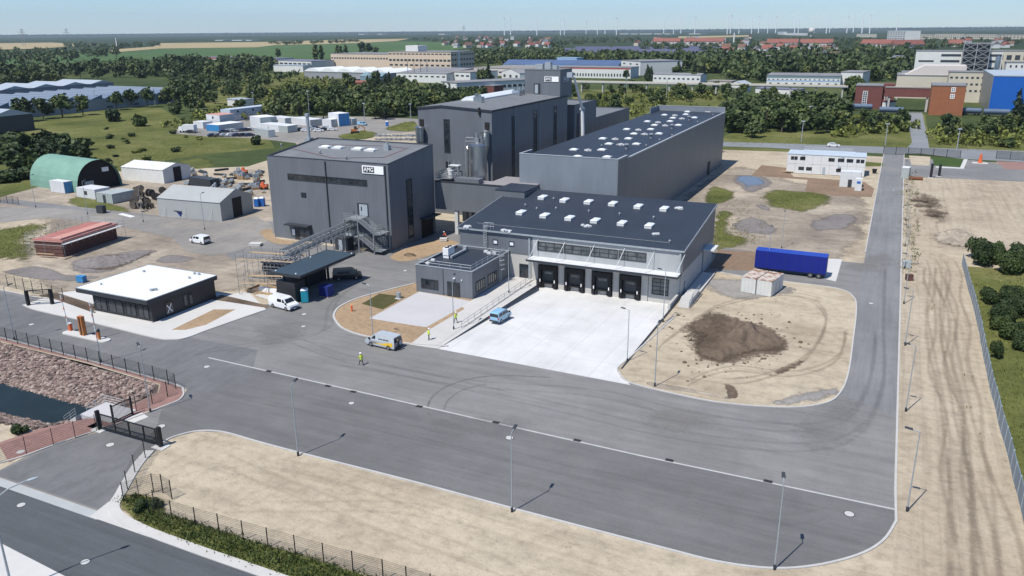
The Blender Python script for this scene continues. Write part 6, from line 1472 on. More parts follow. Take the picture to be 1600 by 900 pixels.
def make_vehicle(name, label, cat, paint, kind='van', windows='crew', group=None):
 if kind == 'van':
  L, W, H = 5.1, 1.92, 1.97
  prof = [(-2.52, .42), (-2.55, 1.0), (-2.50, 1.30), (-2.40, 1.88), (-2.25, 1.95), (.55, 1.97), (1.0, 1.90), (1.72, 1.22), (1.85, 1.14), (2.42, .98), (2.55, .72), (2.55, .42), (2.3, .28), (-2.4, .28)]
  belt, k = 1.12, .20; wb = (-1.52, 1.55); scr = [(1.04, 1.84), (1.70, 1.24)]; rear = [(-2.47, 1.75), (-2.52, 1.15)]; wr = .35
  glass = {'crew': [[(1.42, 1.24), (.72, 1.24), (.72, 1.72), (.98, 1.72)], [(.55, 1.24), (-.45, 1.24), (-.45, 1.72), (.55, 1.72)]], 'panel': [[(1.42, 1.24), (.72, 1.24), (.72, 1.72), (.98, 1.72)]]}[windows]
 elif kind == 'small_van':
  L, W, H = 4.4, 1.82, 1.82
  prof = [(-2.16, .42), (-2.19, .95), (-2.10, 1.70), (-1.95, 1.79), (.25, 1.82), (.70, 1.74), (1.35, 1.12), (2.0, .94), (2.2, .70), (2.2, .42), (2.0, .26), (-2.05, .26)]
  belt, k = 1.08, .18; wb = (-1.32, 1.36); scr = [(.74, 1.69), (1.33, 1.15)]; rear = [(-2.13, 1.6), (-2.18, 1.08)]; wr = .32
  glass = [[(1.08, 1.14), (.30, 1.14), (.30, 1.60), (.66, 1.60)], [(.18, 1.14), (-.75, 1.14), (-.75, 1.60), (.18, 1.60)]]
  if windows != 'panel': glass.append([(-.88, 1.14), (-1.85, 1.14), (-1.75, 1.60), (-.88, 1.60)])
 else:
  L, W, H = 4.4, 1.8, 1.47
  prof = [(-2.12, .38), (-2.2, .72), (-2.1, .98), (-1.92, 1.06), (-1.35, 1.40), (-.9, 1.46), (.1, 1.47), (.45, 1.42), (1.15, .99), (1.9, .84), (2.18, .64), (2.18, .36), (1.95, .22), (-1.95, .22)]
  belt, k = .95, .34; wb = (-1.3, 1.32); scr = [(.50, 1.37), (1.12, 1.01)]; rear = [(-1.38, 1.34), (-1.88, 1.07)]; wr = .31
  glass = [[(.82, 1.01), (.02, 1.01), (.02, 1.36), (.42, 1.36)], [(-.08, 1.01), (-.9, 1.01), (-.9, 1.36), (-.08, 1.36)], [(-.98, 1.01), (-1.6, 1.05), (-1.25, 1.32), (-.98, 1.35)]]
 t = thing(name, label, cat, (0, 0, 0), 0, group)
 def ys(z): return W / 2 - max(0, z - belt) * k - max(0, .5 - z) * .12
 b = B(); n = len(prof)
 for s_ in (-1, 1): b._add([(x, s_ * ys(z), z) for x, z in prof], [tuple(range(n)) if s_ > 0 else tuple(range(n))[::-1]])
 b = B(); rows = [(x, z) for x, z in prof]
 Lf = [(x, ys(z), z) for x, z in prof]; Rt = [(x, -ys(z), z) for x, z in prof]
 b._add(Lf + Rt, [(i, n + i, n + (i + 1) % n, (i + 1) % n) for i in range(n)])
 tri = tessellate_polygon([[Vector((x, z, 0)) for x, z in prof]])
 b._add(Lf, [t_ for t_ in tri]); b._add(Rt, [t_[::-1] for t_ in tri])
 body = b.obj('body', paint, t)
 for s_ in (-1, 1):
  for gq in glass:
   g = B(); pts = [(x, s_ * (ys(z) + .012), z) for x, z in gq]; g.poly(pts if s_ < 0 else pts[::-1]); g.obj('side_window', m_carglass, t)
  b = B(); b.bx(scr[1][0] - .12, scr[1][0] + .1, s_ * (W / 2 + .1) - .09, s_ * (W / 2 + .1) + .09, belt, belt + .24); b.obj('wing_mirror', m_black, t)
  b = B(); b.bx(prof[-3][0] - .16 if kind == 'car' else 2.0 if kind == 'small_van' else 2.38, L / 2 + .01, s_ * (W / 2 - .32) - .2, s_ * (W / 2 - .32) + .2, .66, .84); b.obj('headlight', m_lampglass, t)
  b = B(); b.bx(-L / 2 - .02 if kind != 'van' else -2.57, -L / 2 + .1, s_ * (W / 2 - .12) - .08, s_ * (W / 2 - .12) + .08, .72, 1.12 if kind != 'car' else .92); b.obj('tail_light', m_tail, t)
  for x in wb:
   w = B(); w.tube((x, s_ * (W / 2 - .2), wr), (x, s_ * (W / 2 + .02), wr), wr, 18); wo = w.obj('wheel', m_tyre, t)
   w = B(); w.tube((x, s_ * (W / 2 + .023), wr), (x, s_ * (W / 2 + .04), wr), wr * .62, 14); w.obj('rim', m_rim, wo)
 for (xa, za), (xb, zb), nm, o_ in ((scr[0], scr[1], 'windscreen', 1), (rear[0], rear[1], 'rear_window', -1)):
  d = Vector((zb - za, 0, -(xb - xa))).normalized() * .014 * (1 if o_ > 0 else 1)
  if d.x * o_ < 0: d = -d
  g = B(); g.poly([(xa + d.x, ys(za) - .1, za + d.z), (xa + d.x, -ys(za) + .1, za + d.z), (xb + d.x, -ys(zb) + .08, zb + d.z), (xb + d.x, ys(zb) - .08, zb + d.z)]); g.obj(nm, m_carglass, t)
 b = B(); b.bx(L / 2 - .12, L / 2 + .035, -W / 2 + .06, W / 2 - .06, .26, .52); b.obj('front_bumper', m_doordark, t)
 b = B(); b.bx(-L / 2 - .06, -L / 2 + .05, -W / 2 + .06, W / 2 - .06, .28, .52); b.obj('rear_bumper', m_doordark, t)
 b = B(); b.bx(L / 2 - .03, L / 2 + .02, -.45, .45, .58, .74); b.obj('grille', m_black, t)
 b = B(); b.bx(L / 2 + .036, L / 2 + .045, -.26, .26, .36, .47); b.obj('number_plate', m_signwhite, t)
 return t
def put(o, px, rz): p = G(*px); o.location = (p.x, p.y, .03); o.rotation_euler = (0, 0, R(rz)); return o
vw = make_vehicle('crew_van', 'white crew van with two dark side windows beside the turquoise toilet', 'van', p_white, 'van', 'crew')
put(vw, (444, 481), -9)
vs = make_vehicle('delivery_van', 'silver van with yellow swoosh on its side, back doors towards a worker', 'van', p_silver, 'van', 'panel')
put(vs, (600, 541), 176)
for s_ in (1,):
 for q in ([(-2.2, .58), (-1.9, .52), (-.9, .55), (.6, .62), (1.4, .62), (.4, .70), (-.6, .82), (-1.4, 1.06), (-2.25, 1.12)], ):
  b = B(); b.poly([(x, s_ * (.975), z) for x, z in q][::-1]); b.obj('yellow_swoosh', p_yellow, vs)
 b = B(); b.poly([(x, s_ * .972, z) for x, z in [(1.5, .55), (1.5, .82), (.9, .9), (-.2, .72), (.8, .55)]][::-1]); b.obj('grey_swoosh', M('grey_decal', (.16, .17, .2), .5, var=.05), vs)
 for k, (x0, x1) in enumerate(((-1.55, -1.15), (-1.05, -.62), (-.5, -.2), (-.1, .15))):
  b = B(); b.poly([(x, s_ * .955, z) for x, z in [(x0, 1.3), (x1, 1.3), (x1, 1.46), (x0, 1.46)]][::-1]); b.obj('side_lettering', m_doordark, vs)
vb = make_vehicle('estate_car', 'pale blue compact van parked alone on the white loading yard', 'car', p_ice, 'small_van', 'glazed')
put(vb, (782, 497), 86); vb.location.z = -.24; vb.scale = (.9, .92, .95)
vf = make_vehicle('panel_van', 'white panel van parked on the gravel left of the process building', 'van', p_white, 'small_van', 'panel')
put(vf, (313, 380), 176)
vk = make_vehicle('panel_van', 'black van with lettered side parked behind the petrol blue canopy', 'van', p_black, 'van', 'panel')
put(vk, (543, 436), 38)
b = B(); b.poly([(x, -.945, z) for x, z in [(-1.7, 1.25), (.5, 1.25), (.5, 1.62), (-1.7, 1.62)]]); b.obj('side_lettering', m_doordark, vk)
vr = make_vehicle('passing_car', 'white car driving along the far north road', 'car', p_white, 'car')
p = G(1302, 229.5); vr.location = (p.x, p.y, .04); vr.rotation_euler = (0, 0, R(5))
protos = {}
for nm, pt, lb in (('white', p_white, 'white car'), ('black', p_black, 'black car'), ('navy', p_navy, 'dark blue car'), ('grey', p_grey, 'grey car'), ('silver', p_silver, 'silver car')):
 protos[nm] = make_vehicle('parked_car', lb, 'car', pt, 'car'); protos[nm]['used'] = 0
def park(nm, px, rz, label, group):
 p = G(*px); o = protos[nm]
 if not o['used']: o['used'] = 1; o.location = (p.x, p.y, .03); o.rotation_euler = (0, 0, R(rz)); o['label'] = label; o['group'] = group
 else: dup(o, (p.x, p.y, .03), R(rz), label, group)
CW = {'white': 'white', 'black': 'black', 'navy': 'dark blue', 'grey': 'grey', 'silver': 'silver'}
for k, nm in enumerate(('navy', 'silver', 'white', 'grey', 'navy', 'black', 'white')):
 park(nm, (350 + 7.0 * k, 207.5 - .55 * k), 60, '%s car in the back row beside the blue container' % CW[nm], 'cars in the back row by the blue container')
for k, nm in enumerate(('navy', 'grey', 'silver', 'white', 'navy', 'black', 'navy')):
 park(nm, (333 + 9.5 * k, 213.5 - .1 * k), 60, '%s car in the front row at the meadow edge' % CW[nm], 'cars in the front row at the meadow edge')
for k, (nm, px) in enumerate((('black', (460, 203.5)), ('black', (470, 204.5)), ('white', (478, 205.5)), ('silver', (486, 202.5)), ('navy', (492, 201.5)), ('white', (498, 206)), ('white', (509, 201)), ('black', (508, 204)), ('white', (519, 204)))):
 park(nm, px, 35, '%s car in the group before the white cube cabins' % CW[nm], 'cars before the white cube cabins')
dup(protos['black'], (G(299, 208).x, G(299, 208).y, .03), R(15), 'black car parked alone beside the white truck', '')
o = make_vehicle('site_van', 'pale blue van parked alone near the lone blue toilet', 'van', p_ice, 'small_van', 'panel'); put(o, (566, 196), 10)
p = G(293, 207); t = thing('box_truck', 'white box truck at the left edge of the far car park', 'truck', (p.x, p.y, 0), R(192))
b = B(); b.extr([(1.6, -1.2, .6), (3.6, -1.2, .6), (3.6, -1.2, 1.5), (3.2, -1.2, 2.7), (1.6, -1.2, 2.8)], (0, 2.4, 0)); b.obj('cab', p_white, t)
b = B(); b.poly([(3.62, -1, 1.55), (3.62, 1, 1.55), (3.25, 1, 2.6), (3.25, -1, 2.6)]); b.obj('windscreen', m_carglass, t)
b = B(); b.bx(-4.2, 1.4, -1.25, 1.25, .9, 3.5); b.obj('cargo_box', m_contwhite, t)
for x in (-3.0, 2.6):
 for y in (-1.1, 1.1):
  b = B(); b.tube((x, y - .15, .48), (x, y + .15, .48), .48, 14); b.obj('wheel', m_tyre, t)
# -- people
m_hivis = M('hi_vis_yellow', (0.50, 0.62, 0.05), .7, var=.06, scale=3); m_hivisor = M('hi_vis_orange', (0.75, 0.15, 0.03), .7, var=.06, scale=3)
m_navycloth = M('dark_work_trousers', (0.014, 0.016, 0.024), .85, var=.15, scale=4); m_skin = M('skin', (.42, .25, .18), .55, var=.05, scale=6); m_boot = M('work_boot', (.02, .017, .014), .8, var=.1); m_hair = M('dark_hair', (.03, .02, .015), .8, var=.1)
m_darkcloth = M('charcoal_jacket', (0.03, 0.03, 0.035), .85, var=.12, scale=4)
m_helmet = M('white_helmet', (.78, .78, .77), .35, var=.02)
def skin_mesh(name, joints, edges, mats, classify, root=0, sub=1):
 me = bpy.data.meshes.new(name); me.from_pydata([j[0] for j in joints], edges, [])
 o = bpy.data.objects.new(name, me); C.objects.link(o)
 md = o.modifiers.new('skin', 'SKIN'); md.use_smooth_shade = True
 for i, j in enumerate(joints):
  sv = me.skin_vertices[0].data[i]; r_ = j[1]; sv.radius = r_ if isinstance(r_, tuple) else (r_, r_); sv.use_root = (i == root)
 s_ = o.modifiers.new('sub', 'SUBSURF'); s_.levels = sub; s_.render_levels = sub
 bpy.context.view_layer.update()
 out = bpy.data.meshes.new_from_object(o.evaluated_get(bpy.context.evaluated_depsgraph_get()))
 bpy.data.objects.remove(o)
 for m in mats: out.materials.append(m)
 for p in out.polygons: p.material_index = classify(p.center); p.use_smooth = True
 return out
def person(label, loc, rz, stride=.0, bend=0.0, arms=((.1, .0), (.1, .0)), vest=None, helmet=True, trousers=None, top=None):
 t = thing('person', label, 'person', loc, R(rz))
 trousers = trousers or m_navycloth; top = top or vest or m_darkcloth
 hz = .93 - abs(stride) * .05 - bend * .12
 ch = (math.sin(bend) * .48, 0, hz + math.cos(bend) * .48); neck = (ch[0] + math.sin(bend) * .12, 0, ch[2] + .12 * math.cos(bend)); head = (neck[0] + .03 + math.sin(bend) * .12, 0, neck[2] + .14)
 J = [((0, 0, hz), (.13, .16)), ((math.sin(bend) * .24, 0, hz + .24 * math.cos(bend)), (.12, .15)), (ch, (.125, .18)), (neck, .06), (head, (.095, .08)), ((head[0] + .005, 0, head[2] + .09), (.085, .075))]
 E = [(0, 1), (1, 2), (2, 3), (3, 4), (4, 5)]
 for s_, sg in ((1, stride), (-1, -stride)):
  i = len(J); kn = (sg * .24 + .04 + bend * .1, s_ * .11, hz * .53); an = (sg * .52, s_ * .11, .09); toe = (an[0] + .17, s_ * .13, .05)
  J += [((sg * .05, s_ * .10, hz - .08), .095), (kn, .065), (an, .048), (toe, .042)]; E += [(0, i), (i, i + 1), (i + 1, i + 2), (i + 2, i + 3)]
 for s_, (sw, lift) in ((1, arms[0]), (-1, arms[1])):
  i = len(J); sh = (ch[0], s_ * .20, ch[2] + .02); el = (sh[0] + sw * .28, s_ * .26, sh[2] - .28); wr = (el[0] + .05 + lift * .24, s_ * (.25 - lift * .06), el[2] - .25 + lift * .3); ha = (wr[0] + .03 + lift * .06, wr[1], wr[2] - .09 + lift * .08)
  J += [(sh, .066), (el, .048), (wr, .036), (ha, (.035, .022))]; E += [(2, i), (i, i + 1), (i + 1, i + 2), (i + 2, i + 3)]
  f0 = len(J)
  for k in range(4):
   y = ha[1] + (k - 1.5) * .017; J.append(((ha[0] + .035, y, ha[2] - .065 + (k in (0, 3)) * .012), .0085)); E.append((i + 3, f0 + k))
  J.append(((ha[0] + .05, ha[1] - s_ * .035, ha[2] - .01), .010)); E.append((i + 3, f0 + 4))
 def cls(c):
  if c.z > neck[2] - .01 and abs(c.y) < .13: return 0
  if c.z < .14: return 3
  r_ = abs(c.y)
  if c.z < hz - .02 and not (r_ > .20): return 1
  if r_ > .21 and c.z < hz - .0: return 0
  return 2
 body = skin_mesh('body', J, E, [m_skin, trousers, top, m_boot], cls)
 bo = bpy.data.objects.new('body', body); C.objects.link(bo); bo.parent = t
 if vest:
  b = B(); cx = ch[0]; n = 14; rings = ((hz - .06, .155, .195, .0), (hz + .18, .150, .19, math.sin(bend) * .2), (hz + .42, .16, .215, math.sin(bend) * .4), (hz + .54, .11, .19, math.sin(bend) * .5))
  vs = [(sx_ + rx * math.cos(2 * math.pi * k / n), ry * math.sin(2 * math.pi * k / n), z) for z, rx, ry, sx_ in rings for k in range(n)]
  b._add(vs, [(i * n + k, i * n + (k + 1) % n, (i + 1) * n + (k + 1) % n, (i + 1) * n + k) for i in range(3) for k in range(n)]); b.obj('vest', vest, t, smooth=True)
  b = B(); vs = [(math.sin(bend) * .15 + .158 * math.cos(2 * math.pi * k / n), .2 * math.sin(2 * math.pi * k / n), z) for z in (hz + .1, hz + .15) for k in range(n)]
  b._add(vs, [(k, (k + 1) % n, n + (k + 1) % n, n + k) for k in range(n)]); b.obj('reflective_band', m_lampglass, t)
 b = B()
 if helmet: b.ball((head[0], 0, head[2] + .10), (.145, .12, .10), 12, 6); b.tube((head[0] + .02, 0, head[2] + .08), (head[0] + .02, 0, head[2] + .10), .165, 14); b.obj('helmet', m_helmet, t, smooth=False)
 else: b.ball((head[0] - .02, 0, head[2] + .07), (.11, .095, .10), 10, 6); b.obj('hair', m_hair, t)
 b = B()
 b.ball((head[0] + .105, 0, head[2] + .02), (.022, .014, .022), 6, 4); b.obj('nose', m_skin, t)
 b = B()
 for s_ in (-1, 1): b.ball((head[0] + .088, s_ * .032, head[2] + .045), .011, 6, 4)
 b.obj('eyes', m_signblack, t)
 return t
p = G(565, 571); person('worker in yellow vest and white helmet striding alone across the asphalt', (p.x, p.y, .02), 165, .62, .05, ((.5, .2), (-.4, .1)), m_hivis)
p = G(670, 532); person('worker in yellow vest and white helmet walking on the tan strip near the van', (p.x, p.y, .06), 60, .3, .05, ((.3, .4), (-.1, .2)), m_hivis)
p = G(712, 505); person('worker in yellow jacket with arm out on the walk by the office lamp', (p.x, p.y, .06), -20, .45, .1, ((.7, .6), (.2, .2)), m_hivis)
p = G(623, 548); person('person in dark clothes standing at the back of the silver van', (p.x, p.y, .03), 150, .12, .12, ((.5, .7), (.5, .7)), None, False)
p = G(697, 374); person('worker in orange jacket bending over the slab under the link bridge', (p.x, p.y, .03), 200, .2, .55, ((.6, .5), (.6, .5)), m_hivisor)
crate('pale stone pallet beside the orange jacketed worker', (693, 377), (1.5, 1.0, .5), m_conc, .4, 'stone_pallet', 'pallet')
p = G(550, 487); t = thing('hydrant', 'small red hydrant in the tan bed near the kerb', 'hydrant', (p.x, p.y, .05))
b = B(); b.lathe((0, 0, 0), [(.16, 0), (.13, .1), (.12, .8), (.17, .82), (.15, .98), (.03, 1.08)], 12); b.obj('barrel', m_redor, t)
for s_ in (-1, 1):
 b = B(); b.tube((0, 0, .6), (s_ * .26, 0, .6), .07, 8); b.obj('outlet', m_redor, t)
p = G(623, 467); t = thing('stone_pedestal', 'small grey stone post at the corner of the young lawn strip', 'post', (p.x, p.y, .05))
b = B(); b.bx(-.3, .3, -.25, .25, .1, 1.1); b.obj('post_body', m_dullsteel, t)
b = B(); b.bx(-.5, .5, -.4, .4, 0, .1); b.obj('base', m_conc, t)
p = G(686, 380); t = thing('hose_pile', 'loop of black hose lying on the tan bed below the process building', 'hose', (G(640, 400).x, G(640, 400).y, .08))
b = B(); b.path([(1.2 * math.cos(a), .7 * math.sin(a), .05 + .01 * i) for i, a in enumerate(np.linspace(0, 9, 24))], .05, 5); b.obj('hose', m_black, t)
structure(sheet('planting_bed', smooth_line([(p.x, p.y) for p in (G(*q) for q in [(612, 405), (640, 408), (700, 390), (716, 380), (690, 374), (650, 384), (616, 396)])], 4, closed=True), m_tanbed, 0.046))
structure(sheet('planting_bed', smooth_line([(p.x, p.y) for p in (G(*q) for q in [(410, 368), (406, 362), (424, 358), (432, 372), (470, 379), (440, 382), (418, 376)])], 4, closed=True), m_tanbed, 0.046))
# -- boom lift behind the long hall
knee = WX(910, 171, -74.2); tip = WX(896.5, 119, -74.2); low = WX(913, 219, -74.2)
t = thing('boom_crane', 'white telescopic crane boom rising between the production hall and long warehouse', 'crane', (low.x, low.y, 0))
o_ = Vector((low.x, low.y, 0))
b = B(); b.bx(-1.6, 1.6, -3.2, 3.2, .9, 2.2); b.obj('carrier', m_white, t)
for x in (-1.5, 1.5):
 for y in (-2.3, 2.3):
  b = B(); b.tube((x - .2, y, .6), (x + .2, y, .6), .6, 14); b.obj('wheel', m_tyre, t)
b = B(); b.bx(-.9, .9, -1, 1, 2.203, 3.4); b.obj('turret', m_white, t)
k0 = (0, 0, 3.3); kk = knee - o_; tt = tip - o_
b = B(); b.tube(k0, kk, .52, 8, .44); b.obj('lower_boom', m_white, t)
b = B(); b.tube(kk, tt, .40, 8, .24); b.obj('upper_boom', m_white, t)
b = B(); b.tube(kk + Vector((-.6, 0, 0)), kk + Vector((.6, 0, 0)), .5, 10); b.obj('joint', m_doorgrey, t)
b = B(); b.bx(tt.x - 1.6, tt.x - .2, tt.y - .7, tt.y + .7, tt.z - .3, tt.z + .9); b.obj('basket', m_doorgrey, t)
# -- blue trailer, rusty containers
m_trailer = M('deep_blue_tarpaulin', (0.008, 0.017, 0.19), .5, var=.06, scale=.5); m_trailertop = M('blue_roof_tarpaulin', (0.018, 0.055, 0.34), .5, var=.05, scale=.5)
A = Vector((-20.3, 149.2, 0)); E_ = G(1290, 437); d = (Vector((E_.x, E_.y, 0)) - Vector((G(1178, 424).x, G(1178, 424).y, 0)))
t = thing('semi_trailer', 'long deep blue curtain sided semi trailer without its tractor', 'trailer', (G(1178, 424).x, G(1178, 424).y, 0), math.atan2(d.y, d.x))
LT = 12.1
b = B(); b.bx(0, LT, 0, 2.55, .85, 3.95); b.obj('cargo_body', m_trailer, t)
b = B(); b.bx(-.02, LT + .02, -.02, 2.57, 3.953, 4.02); b.obj('roof_sheet', m_trailertop, t)
b = B(); b.bx(0, LT, .1, 2.45, .68, .847); b.obj('chassis', m_doordark, t)
for k in range(8):
 b = B(); b.bx(.5 + k * 1.55, .58 + k * 1.55, -.03, -.003, .9, 3.9); b.obj('curtain_strap', m_darkblue, t)
for x in (LT - 2.5, LT - 1.1):
 for y in (.15, 2.4):
  b = B(); b.tube((x, y - .2, .5), (x, y + .2, .5), .5, 16); w = b.obj('wheel', m_tyre, t)
  b = B(); b.tube((x, y - .215 if y < 1 else y + .203, .5), (x, y - .203 if y < 1 else y + .215, .5), .28, 12); b.obj('rim', m_rim, w)
b = B(); b.bx(2.6, 2.8, .3, .5, 0, .68); b.bx(2.6, 2.8, 2.05, 2.25, 0, .68); b.obj('landing_leg', m_doordark, t)
m_rustroof, nt, bs = new_mat('rust_spotted_roof')
pp = _pos(nt, obj=True)
nt.links.new(_mix(nt, _ramp(nt, _noise(nt, pp, .9, 7, .7), [(.46, 0.0), (.60, 1.0)]), (.50, .44, .38), (.20, .085, .04)), bs.inputs['Base Color']); bs.inputs['Roughness'].default_value = .85
m_contcream = M('cream_container_steel', (.56, .56, .53), .6, var=.06, scale=.7)
A_, L_, an_ = px_frame((1157, 456), (1184, 461))
container('cream container with heavily rust stained roof, left one of the joined pair', A_, (2.45, an_), 5.8, 2.6, m_contcream, roofmat=m_rustroof, name='shipping_container')
q = A_ + Vector((math.cos(an_), math.sin(an_), 0)) * 2.65
container('cream container with lightly rust spotted roof, right one of the joined pair', q, (2.45, an_), 5.8, 2.6, m_contcream, roofmat=m_rustroof, name='shipping_container')
# -- site offices by the north gate
t = thing('container_offices', 'white two storey block of stacked office containers beside the straight road', 'office block', (-27.9, 254.4, 0), R(2))
L = 21.8
m_offroof = M('pale_blue_grey_roof', (.44, .50, .55), .5, var=.05, scale=.3)
for zb in (0.1, 2.95):
 for k in range(9):
  b = B(); x0_, x1_ = L * k / 9, L * (k + 1) / 9 - .04; b.bx(x0_, x1_, 0, 9.0, zb, zb + 2.8); b.obj('office_cabin', m_contwhite, t)
b = B(); b.bx(-.1, L + .1, -.1, 9.1, 5.76, 5.9); ro = b.obj('roof', m_offroof, t)
b = B(); b.bx(4, L - 3, 4.6, 9.0, 5.903, 6.05); b.obj('roof_overlay', m_offroof, ro)
for x, w in ((1.0, .9), (2.0, .9), (3.6, 1.5), (11.6, 1.7), (14.2, 1.7), (16.6, 1.8), (19.2, 1.0), (20.4, 1.0)):
 b = B(); b.bx(x, x + w, -.06, -.003, 4.1, 5.1); b.obj('window', m_glass, t)
for x, w in ((3.4, 1.6), (5.6, 1.6), (14.0, 1.4)):
 b = B(); b.bx(x, x + w, -.06, -.003, 1.1, 2.1); b.obj('window', m_glass, t)
b = B(); b.bx(10.2, 11.0, -.06, -.003, .1, 2.3); b.obj('door', m_doorgrey, t)
for x in (4.0, 15.0, 14.4):
 b = B(); b.bx(x, x + .8, -.5, -.063, 5.15 if x != 14.4 else 2.3, 5.7 if x != 14.4 else 2.8); b.obj('air_unit', m_doorgrey, t)
b = B(); rail(b, [(4 + 2 * k, 9.0, 6.05) for k in range(8)], .9, .04); b.obj('roof_railing', m_dullsteel, t)
container('white annex cabin standing in front of the container offices', (1311, 292), (1343, 294), 3.5, 4.2, m_contwhite, doors=1)
p = G(1340, 297); t = thing('cabin_toilet', 'narrow white cabin with a small blue sign beside the annex', 'cabin', (p.x, p.y, 0), .03)
b = B(); b.bx(-.8, .9, -1.2, 1.2, 0, 3.2); b.obj('cabin', m_contwhite, t)
b = B(); b.bx(-.4, .5, -1.26, -1.203, 2.0, 2.6); b.obj('sign', m_blueplastic, t)
p = G(1222, 270); t = thing('site_bench', 'brown bench with rubbish on the soil at the left of the offices', 'bench', (p.x + 1.5, p.y + .3, 0))
b = B(); b.bx(-1.6, 1.6, -.4, .4, .45, .55); b.obj('seat', m_wood, t)
for x in (-1.3, 1.3):
 b = B(); b.bx(x - .08, x + .08, -.4, .4, 0, .45); b.obj('leg', m_wood, t)
p = G(1366, 271); t = thing('waste_bin', 'black waste bin right of the container offices', 'bin', (p.x, p.y, 0))
b = B(); b.hexa([(-.5, -.4, .1), (.5, -.4, .1), (.5, .4, .1), (-.5, .4, .1)], [(-.65, -.55, 1.2), (.65, -.55, 1.2), (.65, .55, 1.2), (-.65, .55, 1.2)]); b.obj('tub', m_black, t)
b = B(); b.bx(-.7, .7, -.6, .6, 1.203, 1.32); b.obj('lid', m_black, t)
container('small grey container with white roof at the head of the straight road', (1407, 279), (1419, 280), 2.6, 3.2, m_contgrey, roofmat=m_white)
p = G(1424, 281); t = thing('steel_pipe', 'short rusty pipe lying beside the small grey container', 'pipe', (p.x + 1, p.y, 0))
b = B(); b.tube((-1.8, 0, .5), (1.9, .3, .5), .5, 14); b.obj('pipe_shell', M('brown_rust', (.17, .07, .035), .85, var=.2), t)
b = B(); b.tube((1.903, .3, .5), (1.92, .3, .5), .42, 14); b.obj('pipe_mouth', m_black, t)
mesh_fence('mesh_fence', 'dark mesh fence between the mown lawn and the north road', [(p.x, p.y) for p in (G(*q) for q in [(1380, 241), (1458, 244), (1500, 247)])], h=2.6, step=4, wire=.02, post=.12)
mesh_fence('mesh_fence', 'dark mesh fence of the yard beyond the orange cone', [(p.x, p.y) for p in (G(*q) for q in [(1556, 248), (1600, 251), (1680, 258)])], h=2.6, step=4, wire=.02, post=.12)
for q, lb in (((1454, 278), 'dark gate post pair with a small white plate at the sand edge'), ((1467, 276), 'short dark gate post nearest the mown lawn corner')):
 p = G(*q); t = thing('gate_post', lb, 'post', (p.x, p.y, 0)); b = B(); b.bx(-.35, .35, -.3, .3, 0, 4.2 if q[0] == 1454 else 3.6); b.obj('post_body', m_fence, t); b = B(); b.bx(-.6, .6, -.5, .5, 0, .2); b.obj('footing', m_conc, t)
p = G(1531, 255); t = thing('traffic_cone', 'tall orange marker cone on a pale base in the access road', 'cone', (p.x, p.y, .03))
b = B(); b.lathe((0, 0, .1), [(.7, 0), (.5, 1.1), (.3, 2.8), (.1, 2.9)], 14); b.obj('cone_body', m_redor, t)
b = B(); b.bx(-2.2, 2.2, -1.3, 1.3, 0, .1); b.obj('base', m_conc, t)
p = G(1130, 238); t = thing('red_white_barrier', 'red and white barrier showing behind the far corner of the long warehouse', 'barrier', (p.x - 1.2, p.y, 0))
b = B(); b.bx(-.8, .9, -.6, .6, 0, 1.6); b.obj('lower_half', p_red, t)
b = B(); b.bx(-.8, .9, -.6, .6, 1.603, 3.0); b.obj('upper_half', m_white, t)
m_sheet = cladding('blue_grey_sheet_fence', (0.165, 0.225, 0.275), pitch=2.0, depth=.04)
t = thing('sheet_metal_fence', 'long blue grey sheet metal fence between the sand and the bushes', 'fence', (14.7, 60, 0), 0)
rr = random.Random(9); b = B(); y = -52.0; xo = 0; pn = []
while y < 104:
 x1 = .3 * math.sin(y * .11) * .4 + rr.uniform(-.05, .05)
 b2 = B(); b2.hexa([(xo - .03, y, 0), (xo + .03, y, 0), (x1 + .03, y + 2.55, 0), (x1 - .03, y + 2.55, 0)], [(xo - .03 + rr.uniform(-.05, .05), y, 2.0), (xo + .03, y, 2.0), (x1 + .03, y + 2.55, 2.0 + rr.uniform(-.05, .05)), (x1 - .03, y + 2.55, 2.0)])
 b2.obj('fence_panel', m_sheet, t);
 b2 = B(); b2.bx(x1 - .07, x1 + .07, y + 2.553, y + 2.647, 0, 2.08); b2.obj('fence_post', m_doorgrey, t)
 xo = x1; y += 2.65
rr = random.Random(12)
sp = thing('young_tree', 'thin staked young tree in the strip right of the straight road', 'young tree', (0, 0, 0), 0, 'young trees along the straight road')
b = B(); b.tube((0, 0, 0), (.05, 0, 2.6), .035, 5, .02); b.obj('trunk', m_wood, sp)
m_sapleaf = leaf_mat('sapling_leaf', (.055, .085, .025))
b = B()
for k in range(34):
 c = Vector((rr.gauss(0, .4), rr.gauss(0, .4), rr.uniform(1.2, 3.2))); a = Vector((rr.gauss(0, 1), rr.gauss(0, 1), rr.gauss(0, 1))).normalized(); u = a.orthogonal().normalized() * .13; w = a.cross(u.normalized()) * .09
 b._add([c - u - w, c + u - w, c + u + w, c - u + w], [(0, 1, 2, 3)])
b.obj('crown', m_sapleaf, sp)
for s_ in (-.5, .5):
 b = B(); b.tube((s_, 0, 0), (s_, 0, 1.9), .04, 5); b.obj('stake', m_wood, sp)
for k in range(10):
 y = 160 + k * 11.5
 if k == 0: sp.location = (6.6, y, 0)
 else: dup(sp, (6.4 + rr.uniform(-.6, 1.6), y + rr.uniform(-4, 4), 0), rr.uniform(0, 3), None, None, rr.uniform(.45, 1.0))
crate('grey drum and box beside the kerb near the fifth road lamp', (1416, 418), (1.3, 1.3, 1.0), m_contgrey, .1, 'cable_box', 'box')
crate('rusty dark box on the sand south of the grey drum', (1420, 438), (1.1, .9, .9), m_rust, .3, 'cable_box', 'box')
